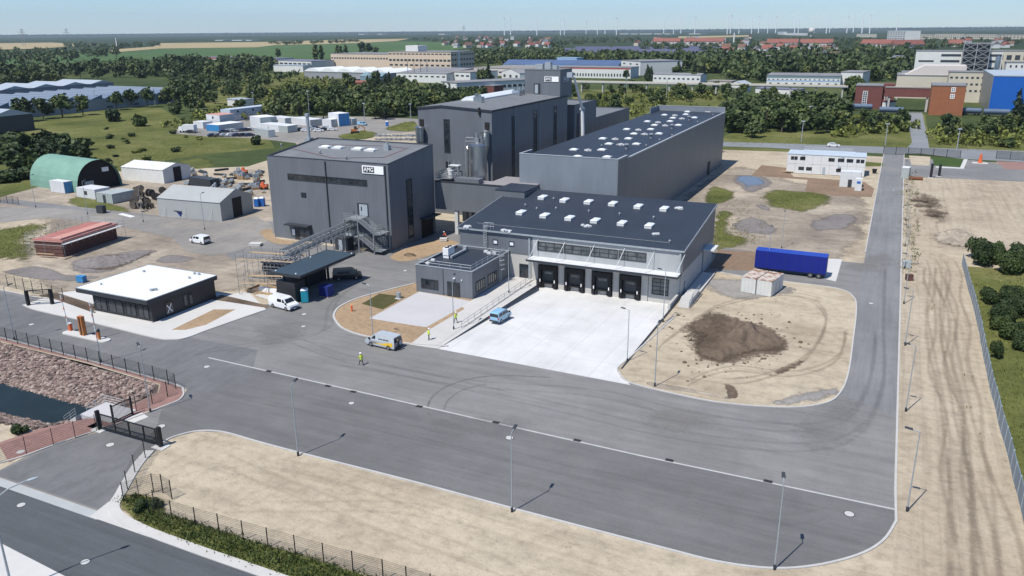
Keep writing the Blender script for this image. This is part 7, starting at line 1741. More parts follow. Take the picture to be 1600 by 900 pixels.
def mound(name, label, px, hgt, mat, cat='earth mound', seed=1, res=46, rough=.35, fe=1.6):
 pts = [(p.x, p.y) for p in (G(*q) for q in px)]; poly = smooth_line(pts, 4, closed=True)
 xs, ys = [p[0] for p in poly], [p[1] for p in poly]; x0, x1, y0, y1 = min(xs), max(xs), min(ys), max(ys)
 from mathutils import noise as nz
 P = np.array(poly)
 def inside(x, y):
  c = False; j = len(poly) - 1
  for i in range(len(poly)):
   if (poly[i][1] > y) != (poly[j][1] > y) and x < (poly[j][0] - poly[i][0]) * (y - poly[i][1]) / (poly[j][1] - poly[i][1]) + poly[i][0]: c = not c
   j = i
  return c
 grid = {}; fv = []; b = B(); cx, cy = sum(xs) / len(xs), sum(ys) / len(ys)
 for i in range(res + 1):
  for j in range(res + 1):
   x, y = x0 + (x1 - x0) * i / res, y0 + (y1 - y0) * j / res
   if not inside(x, y): continue
   dd = np.sqrt(((P - np.array([x, y])) ** 2).sum(1)).min(); m_ = min(x1 - x0, y1 - y0) * .38
   f = min(1, dd / m_); f = f * f * (3 - 2 * f)
   fv.append(min(1, dd / fe)); z = hgt * f * (.65 + .6 * nz.fractal(Vector((x * .35, y * .35, seed)), .8, 2.0, 4)) + rough * .5 * min(1, dd) * nz.fractal(Vector((x * 1.4, y * 1.4, seed + 5)), .8, 2.0, 3)
   grid[(i, j)] = len(b.v); b.v.append((x - cx, y - cy, max(0, z) + .036))
 for i in range(res):
  for j in range(res):
   q = [(i, j), (i + 1, j), (i + 1, j + 1), (i, j + 1)]
   if all(k in grid for k in q): b.f.append(tuple(grid[k] for k in q)); b.mi.append(0)
 o = b.obj(name, faded(mat), None, smooth=True); o.location = (cx, cy, 0); o.data.attributes.new('fade', 'FLOAT', 'POINT').data.foreach_set('value', [float(q) for q in fv]); tag(o, label, cat)
 return o
mound('earth_mound', 'big dark brown heap of topsoil in the middle of the sand island', [(1074, 506), (1112, 494), (1150, 500), (1180, 504), (1216, 520), (1236, 540), (1200, 552), (1160, 560), (1130, 568), (1096, 562), (1078, 545), (1086, 528)], 2.0, m_darksoil, seed=2, fe=3.2)
area('dark_soil_spill', [(1062, 506), (1108, 486), (1160, 494), (1226, 514), (1250, 542), (1214, 562), (1150, 574), (1096, 572), (1066, 548)], m_darksoil, .033, smooth=3)
_q = random.Random(8); b = B()
for k in range(420):
 p = G(_q.gauss(1150, 46), _q.gauss(534, 22)); s_ = _q.uniform(.06, .24) * (1 if k % 9 else 1.6); b.ball((p.x, p.y, .03), (s_, s_ * _q.uniform(.6, 1.2), s_ * .7), 5, 4)
stuff(b.obj('soil_clods', m_darksoil), 'loose clods of dark soil strewn round the big heap', 'clods')
mound('earth_mound', 'low ridge of lighter soil at the lower right of the sand island', [(1206, 580), (1230, 570), (1262, 562), (1256, 570), (1220, 586)], .5, m_darksoil, seed=6, res=24)
mound('earth_mound', 'long dark rough spoil heap on the sand right of the straight road', [(1418, 304), (1450, 302), (1476, 312), (1484, 332), (1494, 348), (1460, 350), (1436, 334)], .5, m_darksoil, seed=3, rough=.6, fe=9)
mound('earth_mound', 'pale brown spoil heap nearest the bushes right of the straight road', [(1448, 368), (1476, 360), (1500, 358), (1536, 376), (1546, 386), (1500, 388), (1462, 380)], 1.5, m_dirt, seed=4, fe=4)
mound('earth_mound', 'grey brown spoil heap on the left behind the gatehouse', [(110, 412), (130, 404), (170, 400), (226, 398), (200, 412), (160, 420), (126, 420)], .9, m_damp, seed=5)
mound('earth_mound', 'grassy dirt heap with an orange digger at the far car park', [(526, 214), (545, 208), (575, 205), (592, 209), (580, 216), (548, 219)], 1.6, m_meadow, seed=7, res=26)
mound('earth_mound', 'green overgrown heap beside the production hall at the far car park', [(600, 202), (622, 194), (648, 190), (652, 203), (626, 206)], 2.0, m_meadow, seed=8, res=26)
p = G(555, 212); t = thing('mini_digger', 'small orange digger parked on the grassy heap', 'digger', (p.x, p.y, 1.0), .6)
for y in (-.9, .9):
 b = B(); b.extr([(-1.6, y - .25, .1), (1.6, y - .25, .1), (1.8, y - .25, .5), (1.5, y - .25, .85), (-1.5, y - .25, .85), (-1.8, y - .25, .5)], (0, .5, 0)); b.obj('track', m_black, t)
b = B(); b.bx(-1.6, .8, -1, 1, .9, 1.8); b.obj('body', m_orange, t)
b = B(); b.bx(-.3, .9, -.9, .1, 1.803, 3.0); b.obj('cab', m_carglass, t)
b = B(); b.path([(.8, .5, 1.4), (2.4, .5, 3.4), (4.0, .5, 2.2), (4.2, .5, .8)], .2, 6); b.obj('arm', m_orange, t)
t0 = None; rr = random.Random(21)
for k in range(16):
 p = G(592 + (k % 8) * 8 + rr.uniform(-2, 2), 219 - (k // 8) * 6)
 if t0 is None:
  t0 = thing('scaffold_stack', 'rack of bright scaffold parts stored behind the process building', 'rack', (p.x, p.y, 0), 0, 'racks of scaffold parts behind the process building')
  b = B();
  for x in (-1, 1):
   for y in (-.6, .6): b.tube((x, y, 0), (x, y, 1.5), .05, 4)
  b.bx(-1, 1, -.6, .6, .1, .2); b.obj('rack_frame', m_dullsteel, t0)
  b = B()
  for q in range(10): b.tube((-1.3, -.5 + .11 * q, .3 + .1 * (q % 4)), (1.3, -.5 + .11 * q, .3 + .1 * (q % 4)), .05, 5)
  b.obj('tubes', m_steel, t0)
 else: dup(t0, (p.x, p.y, 0), rr.uniform(-.3, .3), None, None, rr.uniform(.9, 1.3))
# -- site cabins by the far car park
container('white cabin with orange roof, upper one of the stack', (324, 198), (345, 200), 8.4, 2.8, m_contwhite, m_doorgrey, doors=0, windows=1, roofmat=m_redroof2, zb=2.95)
container('white cabin carrying the orange roofed one', (324, 198), (345, 200), 8.5, 2.9, m_contwhite, m_doorgrey)
container('bright blue container end beside the parked cars', (323, 204.5), (343, 206), 14, 2.9, m_contblue, m_doorgrey, roofmat=m_white)
container('white container at the truck end of the car park', (303, 200), (318, 201.5), 5, 3.0, m_contwhite)
container('long pale blue two level cabin row behind the car park', (361, 190), (430, 181), 6.5, 2.9, m_contwhite, m_doorgrey, windows=2, roofmat=m_offroof)
container('upper level of the long pale blue cabin row', (361, 190), (430, 181), 6.5, 2.7, m_offroof, m_doorgrey, windows=3, roofmat=m_offroof, zb=2.97)
container('white and grey double height cabin in the middle of the offices', (392, 200), (408, 203), 8, 5.4, m_contwhite, m_contgrey, roofmat=m_white)
container('white flat cabin beside the parked dark cars', (404, 204), (436, 207), 7, 3.0, m_contwhite, m_contgrey, doors=1)
container('pale cabin with open door near the parked black cars', (436, 207), (450, 208), 6, 3.0, m_contgrey, m_contgrey, doors=1, roofmat=m_white)
container('white cabin in the second row of offices', (422, 192), (446, 195), 6, 3.0, m_contwhite, m_doorgrey, windows=1)
container('white cabin with grey end in the second row, right one', (455, 194), (485, 198), 7, 3.0, m_contwhite, m_contgrey)
container('small white container at the grass by the wall plant', (398, 211), (420, 215), 3, 2.9, m_contgrey, m_contwhite)
container('white cube cabin with brown door, left of the white tall cube', (504, 198), (518, 199), 5, 3.4, m_contwhite, m_contgrey, doors=0)
container('tall white cube cabin with blue tinted side', (514, 196), (530, 198), 6, 5.8, m_contwhite, m_contblue, roofmat=m_white)
container('low white machine cabin right of the tall white cube', (536, 195), (550, 196), 3.5, 3.0, m_contwhite, m_contgrey, windows=1)
# == THE TOWN AND WORKS BEHIND
m_beige = M('pale_peach_render', (0.56, 0.45, 0.34), .8, var=.04, scale=.05); m_cream = M('cream_render', (0.50, 0.46, 0.37), .8, var=.05, scale=.1)
m_whitewall = M('white_render', (0.60, 0.60, 0.57), .8, var=.05, scale=.1); m_pinkwhite = M('pinkish_white_render', (.55, .50, .46), .8, var=.04, scale=.1)
m_greyroof2 = M('mid_grey_flat_roof', (.20, .20, .205), .8, var=.12, scale=.08); m_violet = M('violet_grey_roof', (.17, .165, .22), .7, var=.08, scale=.08)
m_bluewall = M('bright_blue_cladding', (.012, .10, .40), .5, var=.04, scale=.1); m_blueroof = M('slate_blue_roof', (.075, .115, .21), .6, var=.08, scale=.05)
m_lightblue = M('light_blue_wall', (.28, .40, .56), .6, var=.05, scale=.1); m_tealroof = M('teal_grey_roof', (.16, .24, .27), .6, var=.06, scale=.1)
m_tileroof = M('red_tile_roof', (.225, .088, .066), .8, var=.12, scale=.2); m_brownroof = M('brown_tile_roof', (.15, .085, .06), .8, var=.15, scale=.3)
m_brickred = M('dark_red_brick', (.155, .058, .050), .85, var=.12, scale=.4); m_brickorange = M('orange_brick', (.27, .105, .050), .85, var=.10, scale=.4)
m_redband = M('red_eaves_band', (.40, .10, .085), .7, var=.05); m_greywall = M('grey_panel_wall', (.25, .26, .27), .7, var=.06, scale=.2); m_faded = M('faded_blue_glass', (.045, .055, .065), .3, var=.15)
m_solar = M('solar_panel_violet', (.085, .09, .14), .35, var=.06, scale=.3); m_palewood = M('weathered_grey_cladding', (.24, .22, .20), .8, var=.1, scale=.3)
def block(name, label, a, c, top=None, depth=20, wall=None, roof=None, h=None, kind='flat', bands=(), rise=3.0, cat='building', over=.25, group=None, side_bands=()):
 A, L, an = px_frame(a, c)
 if h is None: h = height_at(a, (a[0], top))
 t = thing(name, label, cat, A, an, group)
 b = B(); b.bx(0, L, 0, depth, -.3, h); b.obj('wall', wall, t)
 if kind == 'flat':
  b = B(); b.bx(-over, L + over, -over, depth + over, h + .003, h + .5); b.obj('roof', roof, t)
 elif kind == 'gable_long':            # ridge along the front
  b = B(); e = over
  b._add([(-e, -e, h), (L + e, -e, h), (L + e, depth / 2, h + rise), (-e, depth / 2, h + rise), (-e, depth + e, h), (L + e, depth + e, h)], [(0, 1, 2, 3), (3, 2, 5, 4), (0, 3, 4), (1, 5, 2)]); b.obj('roof', roof, t)
 elif kind == 'gable_end':             # gable faces the front
  b = B(); e = over
  b._add([(-e, -e, h), (-e, depth + e, h), (L / 2, depth + e, h + rise), (L / 2, -e, h + rise), (L + e, -e, h), (L + e, depth + e, h)], [(0, 3, 2, 1), (3, 4, 5, 2)]); b.obj('roof', roof, t)
  b = B(); b.poly([(0, 0, h), (L, 0, h), (L / 2, 0, h + rise * .97)]); b.obj('gable', wall, t)
 elif kind == 'shed':
  b = B(); e = over
  b.hexa([(-e, -e, h), (L + e, -e, h), (L + e, depth + e, h), (-e, depth + e, h)], [(-e, -e, h + .2), (L + e, -e, h + .2), (L + e, depth + e, h + rise), (-e, depth + e, h + rise)]); b.obj('roof', roof, t)
 for (z0, z1, n, *fill) in bands:
  f = fill[0] if fill else .6; m_ = m_faded
  for k in range(n):
   x0 = L * (k + .5 - f / 2) / n; x1 = L * (k + .5 + f / 2) / n
   b = B(); b.bx(x0, x1, -.10, -.003, h * z0, h * z1); b.obj('window', m_, t)
 for (z0, z1, n, *fill) in side_bands:
  f = fill[0] if fill else .6
  for k in range(n):
   y0 = depth * (k + .5 - f / 2) / n; y1 = depth * (k + .5 + f / 2) / n
   b = B(); b.bx(L + .003, L + .1, y0, y1, h * z0, h * z1); b.obj('window', m_faded, t)
 t['h'] = h; t['L'] = L
 return t
def strip(t, z0, z1, mat, name='facade_band', d=.06):
 h, L = t['h'], t['L']; b = B(); b.bx(.1, L - .1, -d, -.004, h * z0, h * z1); b.obj(name, mat, t)
# --- left: saw-tooth works
t = thing('sawtooth_factory', 'long grey factory with sawtooth roof behind a row of round trees', 'factory', (-412, 380, 0))
nt_, sp_, W_d = 17, 9.2, 62
b = B(); b.bx(-W_d, 0, -nt_ * sp_, 0, 0, 6.2); b.obj('wall', M('pale_grey_blue_wall', (.27, .30, .33), .7, var=.06, scale=.1), t)
m_sawroof = M('grey_blue_saw_roof', (.135, .175, .235), .5, var=.06, scale=.06); m_sawlight = M('pale_valley_sheet', (.36, .40, .44), .5, var=.04)
for k in range(nt_):
 y0, y1 = -nt_ * sp_ + k * sp_, -nt_ * sp_ + (k + 1) * sp_
 b = B(); b.extr([(0, y0 + 1.2, 6.203), (0, y1 - .01, 6.203), (0, y1 - .01, 8.6)], (-W_d, 0, 0)); o = b.obj('roof_tooth', m_sawroof, t)
 b = B(); b.bx(-W_d, 0, y0 + .01, y0 + 1.18, 6.203, 6.45); b.bx(-W_d, .06, y1 - .35, y1 - .02, 8.4, 8.75); b.obj('valley_sheet', m_sawlight, o)
 if k % 2:
  b = B(); b.bx(.003, .1, y0 + 2, y0 + 6, 4.2, 5.0); b.obj('window', m_faded, t)
  b = B(); b.bx(.003, .1, y0 + 2, y0 + 6, 1.0, 1.9); b.obj('window', m_faded, t)
t = thing('rear_factory', 'second long grey works with pale roof humps behind the sawtooth factory', 'factory', (-500, 405, 0))
b = B(); b.bx(-40, 0, -190, 0, 0, 9.0); b.obj('wall', M('mauve_grey_wall', (.22, .22, .26), .7, var=.05, scale=.1), t)
for k in range(9):
 y = -186 + k * 21; b = B(); b.extr([(.4, y, 9.003), (.4, y + 18, 9.003), (.4, y + 9, 11.0)], (-40, 0, 0)); b.obj('roof_hump', m_sawlight, t)
t = thing('dark_works_hall', 'dark gabled hall with pale roof cut by the left edge of the photo', 'building', (-356, 243, 0))
b = B(); b.bx(-40, 0, -20, 0, 0, 7.5); b.obj('wall', m_doordark, t)
b = B(); b._add([(.3, .3, 7.4), (.3, -20.3, 7.4), (.3, -10, 10.2), (-40.3, .3, 7.4), (-40.3, -20.3, 7.4), (-40.3, -10, 10.2)], [(0, 2, 5, 3), (2, 1, 4, 5), (0, 1, 2), (3, 5, 4)]); b.obj('roof', m_sawlight, t)
block('small_shed', 'small white flat shed among the trees left of the far car park', (356, 165), (376, 167), 155, 9, m_whitewall, m_sawlight)
# --- middle distance
t = block('long_works_building', 'long pale peach works building with rows of small dark windows and a lower left wing', (518, 104), (612, 106), 84, 55, m_beige, m_greyroof2, bands=((.62, .74, 22, .6),))
t = block('long_works_building', 'taller pale peach works building with three window rows and white roof box', (608, 107), (705, 109), 81, 48, m_beige, m_greyroof2, bands=((.85, .92, 16, .7), (.46, .58, 16, .7), (.18, .28, 12, .6)), side_bands=((.8, .9, 8), (.5, .62, 8), (.2, .32, 8)))
h, L = t['h'], t['L']; b = B(); b.bx(L * .22, L * .42, 8, 26, h + .5, h + 7); b.obj('roof_box', m_whitewall, t); b = B(); b.bx(L + .003, L + .35, 14, 18, 1, h + 2); b.obj('stair_strip', m_whitewall, t)
t = block('red_band_hall', 'long low white hall with red eaves band at the green field', (318, 97), (433, 100), 89.5, 30, m_whitewall, m_violet, bands=((.3, .5, 14, .4),)); strip(t, .72, .98, m_redband)
block('violet_roof_hall', 'white hall with violet grey roof and dark window band left of the peach works', (430, 104), (487, 106), 94.5, 35, m_whitewall, m_violet, bands=((.45, .7, 8, .7),))
block('low_white_store', 'low white store behind trees left of the humped roofs', (428, 112), (474, 113), 102, 14, m_whitewall, m_sawlight)
t = block('humped_roof_works', 'grey works with a row of white humped roofs in front of the peach building', (476, 122), (606, 126), 112, 70, m_greywall, m_greyroof2)
h, L = t['h'], t['L']
for k in range(5):
 x0, x1 = L * k / 5, L * (k + 1) / 5; n = 8; b = B()
 arc = [(x0 + (x1 - x0) * q / n, h + .5 + 3.2 * math.sin(math.pi * q / n)) for q in range(n + 1)]
 for (xa, za), (xb, zb) in zip(arc[:-1], arc[1:]): b._add([(xa, -.3, za), (xb, -.3, zb), (xb, 40, zb), (xa, 40, za)], [(0, 1, 2, 3)])
 b.poly([(x, -.3, z) for x, z in arc]); b.obj('roof_hump', m_whiteroof, t)
block('pale_workshop', 'pale workshop with dark roof and four thin masts before it', (620, 128), (698, 130), 114, 45, m_whitewall, m_greyroof2, bands=((.6, .75, 9, .5),), kind='shed', rise=3)
for k in range(4):
 p = G(638 + 10 * k, 128); t = thing('thin_mast', 'thin dark mast in front of the pale workshop', 'mast', (p.x, p.y, 0), 0, 'thin masts before the pale workshop'); b = B(); b.tube((0, 0, 0), (0, 0, 19), .28, 6, .15); b.obj('pole', m_doordark, t); b = B(); b.tube((0, 0, 0), (0, 0, .6), .5, 6); b.obj('base', m_conc, t)
block('white_gable_block', 'white block with dark strip windows on its long side left of the production hall', (690, 147), (714, 150), 128, 62, m_whitewall, m_greyroof2, side_bands=((.5, .72, 14, .7),), bands=((.12, .22, 3, .5),))
block('pale_low_hall', 'low pale hall with flat roof between the workshop and the white gable block', (695, 128), (735, 130), 112, 34, m_whitewall, m_palewood, bands=((.6, .75, 5),))
block('white_house_hall', 'white gabled hall with one dark window left of the lift tower', (784, 126), (812, 129), 112, 46, m_whitewall, m_greyroof2, bands=((.45, .75, 3, .35),), kind='gable_end', rise=3)
block('tan_store', 'tan brick store below the white gabled hall', (778, 140), (822, 143), 127, 18, m_cream, m_palewood)
block('red_brick_hut', 'small red brick hut showing above the production hall roof', (757, 148), (772, 149), 134, 9, m_brickred, m_greyroof2)
block('grey_flat_hall', 'wide flat grey roofed hall behind the white gabled hall', (738, 117), (860, 121), 106, 60, m_pinkwhite, m_palewood, bands=((.4, .6, 12, .5),))
t = block('blue_roof_hall', 'very long hall with slate blue roof in the middle distance', (786, 110), (966, 112), 100.5, 34, m_lightblue, m_blueroof, kind='gable_long', rise=4.5)
block('blue_roof_hut', 'small pale blue penthouse building rising behind the long blue roof', (870, 101), (901, 102), 90, 12, m_lightblue, m_lightblue)
t = block('red_eaves_hall', 'white hall with red eaves band and a row of window slots', (870, 121), (985, 123), 105, 26, m_whitewall, m_greyroof2, bands=((.18, .45, 26, .45),)); strip(t, .86, .99, m_redband)
block('white_cube_hall', 'tall white block with grey shaded side at the end of the red eaves hall', (970, 115), (1000, 118), 94.5, 45, m_whitewall, m_greyroof2, bands=((.75, .85, 3, .3),))
block('long_white_store', 'long low white store with grey roof beyond the pipe bridge', (1020, 128), (1094, 130), 116, 16, m_whitewall, m_greyroof2, bands=((.4, .6, 10, .45),), kind='gable_long', rise=1.2)
block('gabled_garage', 'white garage with low gable beside the pipe bridge', (1138, 144), (1160, 145), 131, 13, m_whitewall, m_sawlight, kind='gable_end', rise=2)
block('pipe_side_store', 'low white store directly under the pipe bridge', (1180, 145), (1248, 148), 138, 10, m_whitewall, m_violet, bands=((.3, .7, 3, .15),))
t = block('blue_striped_hall', 'white hall with light blue stripes and small square windows', (1197, 135), (1312, 137), 118, 36, m_whitewall, m_greyroof2, bands=((.62, .72, 16, .3), (.25, .36, 9, .3))); strip(t, .50, .60, m_lightblue); strip(t, .80, .98, m_tealroof)
block('white_works_wing', 'plain white works wing with a chimney right of the blue striped hall', (1312, 134), (1346, 135), 113, 26, m_whitewall, m_greyroof2)
block('cream_low_works', 'low cream works beside the pipe bridge behind the long warehouse', (1105, 134), (1142, 135), 127, 16, m_cream, m_palewood)
a_, c_ = G(893, 127.5, 7), G(1425, 137, 7); d_ = c_ - a_
t = thing('pipe_bridge', 'long elevated concrete pipe bridge crossing the scrub on thin supports', 'pipe bridge', (a_.x, a_.y, 0), math.atan2(d_.y, d_.x)); L = d_.length
b = B(); b.bx(0, L, -1.2, 1.2, 6.2, 7.8); b.obj('pipe_deck', m_cream, t)
b = B()
for y in (-1.5, 1.5): b.tube((0, y, 6.6), (L, y, 6.6), .4, 6)
b.obj('pipes', m_greywall, t)
for k in range(14):
 x = L * (k + .5) / 14; b = B(); b.bx(x - .4, x + .4, -1, 1, 0, 6.2); b.obj('support', m_lightconc, t)
# --- right: brick towers, blue hall, white block
def upright(name, label, Y, pa, pb, depth, wall, roof, cat='building', base=0):
 a, c = WY(*pa, Y), WY(*pb, Y); t = thing(name, label, cat, (a.x, Y, 0)); L, h = c.x - a.x, a.z
 b = B(); b.bx(0, L, 0, depth, -.3, h); b.obj('wall', wall, t); b = B(); b.bx(-.2, L + .2, -.2, depth + .2, h + .003, h + .5); b.obj('roof', roof, t)
 t['h'] = h; t['L'] = L; return t
t = upright('brick_tower', 'dark red brick tower with white framed window strips left of the access road', 480, (1338, 134), (1376, 168), 16, m_brickred, m_greyroof2)
h, L = t['h'], t['L']; window_front(t, L * .28, L * .46, h * .12, h * .78, 0, 2, 7, glass=m_faded, frame=m_white, fr=.25)
b = B(); b.bx(L + .003, L + 5.5, 2, 14, -.3, h + 1.0); b.obj('stair_wing', m_brickred, t)
window_front(t, L + 1.2, L + 2.6, h * .3, h * .95, 2, 1, 7, glass=m_faded, frame=m_white, fr=.25)
t = upright('brick_tower', 'orange brick tower with two white window crosses right of the access road', 455, (1457, 134), (1503, 180), 20, m_brickorange, m_greyroof2)
h, L = t['h'], t['L']
for f in (.58, .80): window_front(t, L * .57, L * .70, h * f, h * (f + .16), 0, 2, 2, glass=m_faded, frame=m_white, fr=.35)
A_, C_ = WY(1384, 137, 470), WY(1458, 147, 470); L = C_.x - A_.x; h = A_.z
t = thing('brick_link', 'raised dark red link passage between the two brick towers', 'passage', (A_.x, 470, 0))
b = B(); b.bx(0, L, 0, 5, h * .62, h); b.obj('wall', m_brickred, t); b = B(); b.bx(-.1, L + .1, -.2, 5.2, h + .003, h + .4); b.obj('roof', m_palewood, t)
for f in (.1, .9):
 b = B(); b.bx(L * f - .5, L * f + .5, .5, 4.5, -.2, h * .62); b.obj('support', m_lightconc, t)
t = upright('blue_factory', 'huge bright blue factory hall with grey corrugated gable at the right edge', 480, (1553, 119), (1700, 178), 60, m_bluewall, M('pale_blue_grey_sheet', (.36, .41, .45), .5, var=.05, scale=.05))
h, L = t['h'], t['L']; b = B(); b.bx(-.15, -.003, 0, 60, 0, h); b.obj('gable_cladding', cladding('grey_brown_corrugated', (.24, .23, .21), pitch=3), t)
t = upright('white_office_block', 'five storey white office block with long dark window bands', 640, (1432, 80), (1556, 150), 16, m_whitewall, m_greyroof2)
h, L = t['h'], t['L']
for f in (.93, .78, .60, .42):
 for x0, x1 in ((.30, .52), (.80, .93)) if f != .93 else ((.3, .53), (.8, .99)):
  b = B(); b.bx(L * x0, L * x1, -.15, -.003, h * (f - .055), h * f); b.obj('window_band', m_faded, t)
 if f < .9:
  b = B(); b.bx(L * .04, L * .22, -.15, -.003, h * (f - .05), h * (f - .01)); b.obj('window_band', m_faded, t)
t = upright('steel_stair_tower', 'dark open steel lattice tower standing before the white office block', 634, (1507, 68), (1535, 150), 7, m_doordark, m_greyroof2, 'tower')
h, L = t['h'], t['L']; b = B()
for x in (0, L / 2, L): b.bx(x - .3, x + .3, -1.2, -.6, 0, h)
for k in range(7): z = h * (k + 1) / 7; b.bx(0, L, -1.1, -.7, z - .3, z)
for k in range(6):
 z0, z1 = h * (k + 1) / 7, h * (k + 2) / 7
 for x0 in (0, L / 2): b.tube((x0, -.9, z0), (x0 + L / 2, -.9, z1), .16, 4); b.tube((x0, -.9, z1), (x0 + L / 2, -.9, z0), .16, 4)
b.obj('lattice', m_greywall, t)
t = upright('beige_slab', 'long beige slab block behind the blue factory at the right edge', 660, (1556, 80), (1720, 140), 16, m_cream, m_greyroof2)
for k in range(14):
 b = B(); b.bx(2 + k * 5, 5 + k * 5, -.12, -.003, t['h'] * .78, t['h'] * .90); b.obj('window', m_faded, t)
t = upright('beige_works_hall', 'cream works hall with grey roof behind the orange brick tower', 560, (1402, 118), (1478, 165), 30, m_cream, m_greyroof2)
b = B(); b.extr([(t['L'] * .15, 1, t['h'] + .5), (t['L'] + 8, 1, t['h'] + .5), (t['L'] + 8, 1, t['h'] + 6), (t['L'] * .5, 1, t['h'] + 6)], (0, 20, 0)); b.obj('upper_hall', m_pinkwhite, t)
t = upright('yellow_panel_works', 'yellowish panel works with rows of small openings beside the blue factory', 540, (1484, 113), (1533, 165), 14, m_cream, m_greyroof2)
for f in (.86, .64, .42):
 for k in range(7):
  b = B(); b.bx(t['L'] * (k + .25) / 7, t['L'] * (k + .75) / 7, -.12, -.003, t['h'] * (f - .06), t['h'] * f); b.obj('window', m_faded, t)
upright('small_white_works', 'small white building with one dark opening left of the cream works', 575, (1409, 113), (1428, 150), 14, m_whitewall, m_greyroof2)
t = upright('white_tank_house', 'white block with tiny windows and a silver tank above the blue factory', 600, (1573, 98), (1680, 140), 12, m_whitewall, m_greyroof2)
b = B(); b.lathe((-4.5, 4, 0), [(1.6, 0), (1.6, t['h'] + 3), (.4, t['h'] + 4)], 14); b.obj('tank', m_stainless, t)
for k in range(3):
 b = B(); b.bx(2 + k * 3, 3 + k * 3, -.1, -.003, t['h'] * .86, t['h'] * .93); b.obj('window', m_faded, t)
upright('white_twin_garage', 'low twin door white garage at the foot of the dark red brick tower', 474, (1379, 159), (1398, 171), 5, m_whitewall, m_brickred)
wag = None
m_wag = M('blue_grey_tank', (.10, .14, .20), .45, var=.08, scale=.3)
for lb, q, w in (('dark tank wagon furthest left behind the trees', (1313, 171), 0), ('dark tank wagon behind the dark tree left of the brick tower', (1344, 173), 0), ('dark tank wagon in front of the dark red brick tower', (1392, 178.5), 0), ('grey blue tank wagon right of the orange brick tower', (1512, 180), 1), ('grey blue tank wagon before the bright blue factory', (1556, 182), 1)):
 p = G(*q);
 if wag is None:
  wag = thing('tank_wagon', lb, 'rail wagon', (p.x, p.y, 0), R(3), 'tank wagons on the siding')
  b = B(); b.tube((-5.4, 0, 2.35), (5.4, 0, 2.35), 1.25, 16); b.tube((-5.7, 0, 2.35), (-5.4, 0, 2.35), .9, 16, 1.25); b.tube((5.4, 0, 2.35), (5.7, 0, 2.35), 1.25, 16, .9); b.obj('tank', m_wag, wag)
  b = B(); b.bx(-6, 6, -1.1, 1.1, .85, 1.15); b.obj('frame', m_doordark, wag)
  for x in (-4.6, -3, 3, 4.6):
   b = B(); b.tube((x, -.8, .45), (x, .8, .45), .45, 12); b.obj('wheelset', m_black, wag)
  b = B(); b.tube((0, 0, 3.5), (0, 0, 3.9), .4, 10); b.obj('dome', m_wag, wag)
 else: dup(wag, (p.x, p.y, 0), R(3), lb)
block('trackside_hut', 'narrow pale hut half hidden among trees by the siding', (1257, 186), (1264, 186.5), 168, 4, m_cream, m_palewood)
# --- far: red roofed rows, flats, hospital
for a, c, tp, lb in (((1020, 71), (1062, 71), 65, 'long tiled roof building left half of the pair in the trees'), ((1068, 71), (1130, 71), 65, 'long tiled roof building right half of the pair in the trees'), ((1198, 73), (1246, 73), 67, 'leftmost red roofed terrace of the long row before the flats'), ((1250, 74), (1300, 74), 67.5, 'red roofed terrace second in the long row before the flats'), ((1344, 74), (1396, 75), 68, 'red roofed terrace third in the long row below the hospital'), ((1398, 76), (1444, 75), 70, 'red roofed terrace rightmost in the long row below the hospital'), ((1482, 73), (1504, 73), 68.5, 'short red roofed house left of the steel stair tower')):
 block('terrace', lb, a, c, tp, 14, m_pinkwhite, m_tileroof, kind='gable_long', rise=9, bands=((.35, .6, 10, .4),), cat='house', over=1)
t = block('hospital_block', 'tall white blue hospital like block above the red roofed row', (1385, 66), (1413, 67), 48, 40, m_whitewall, m_sawlight, bands=((.85, .92, 7), (.68, .75, 7), (.5, .57, 7), (.32, .39, 7)))
for k, (a, c, tp) in enumerate((((1414, 61), (1455, 61.5), 53.5), ((1458, 61), (1505, 61.5), 53), ((1508, 61), (1556, 61.5), 53.5), ((1560, 61), (1640, 62), 54))):
 block('apartment_row', 'pale apartment row right of the hospital block, %s from the left' % ('first', 'second', 'third', 'fourth')[k], a, c, tp, 14, m_cream, m_greyroof2, bands=((.7, .85, 14, .5), (.3, .5, 14, .5)))
block('white_flats', 'white flats at the horizon below the left wind turbines of the right group', (1228, 55), (1256, 55.5), 51.5, 20, m_whitewall, m_sawlight)
block('white_flats', 'white flats left of the hospital block at the horizon', (1338, 58), (1362, 58.5), 53, 20, m_cream, m_sawlight)
block('white_flats', 'small pale tower block left of the long white flats', (1215, 54), (1224, 54.5), 49.5, 20, m_whitewall, m_sawlight)
p = G(1267, 57); t = thing('balloon_tank', 'pinkish round water tank at the horizon right of the white flats', 'tank', (p.x, p.y, 0)); b = B(); b.ball((0, 0, 26), 14, 12, 8); b.obj('bowl', m_pinkwhite, t, smooth=True); b = B(); b.tube((0, 0, 0), (0, 0, 15), 4, 10); b.obj('shaft', m_pinkwhite, t)
p = G(1146.5, 66); t = thing('white_chimney', 'slim white chimney in front of the far forest', 'chimney', (p.x, p.y, 0)); b = B(); b.tube((0, 0, 0), (0, 0, 28), 2.2, 10, 1.6); b.obj('shaft', m_white, t); b = B(); b.tube((0, 0, 28), (0, 0, 29), 2.0, 10); b.obj('crown_ring', m_greywall, t)
for k, (x, w) in enumerate(((968, 14), (986, 10), (1000, 18), (1022, 12), (1038, 9), (1076, 18), (560, 9), (590, 7), (685, 10), (336, 12), (362, 16), (384, 9))):
 y = 53.5 if 900 < x < 1100 else (54 if x > 500 else 63.5)
 block('far_shed', 'pale far shed low on the horizon', (x, y), (x + w, y), y - .9, 60, m_whitewall, m_sawlight, group='pale sheds along the horizon')
sol = None; k = 0
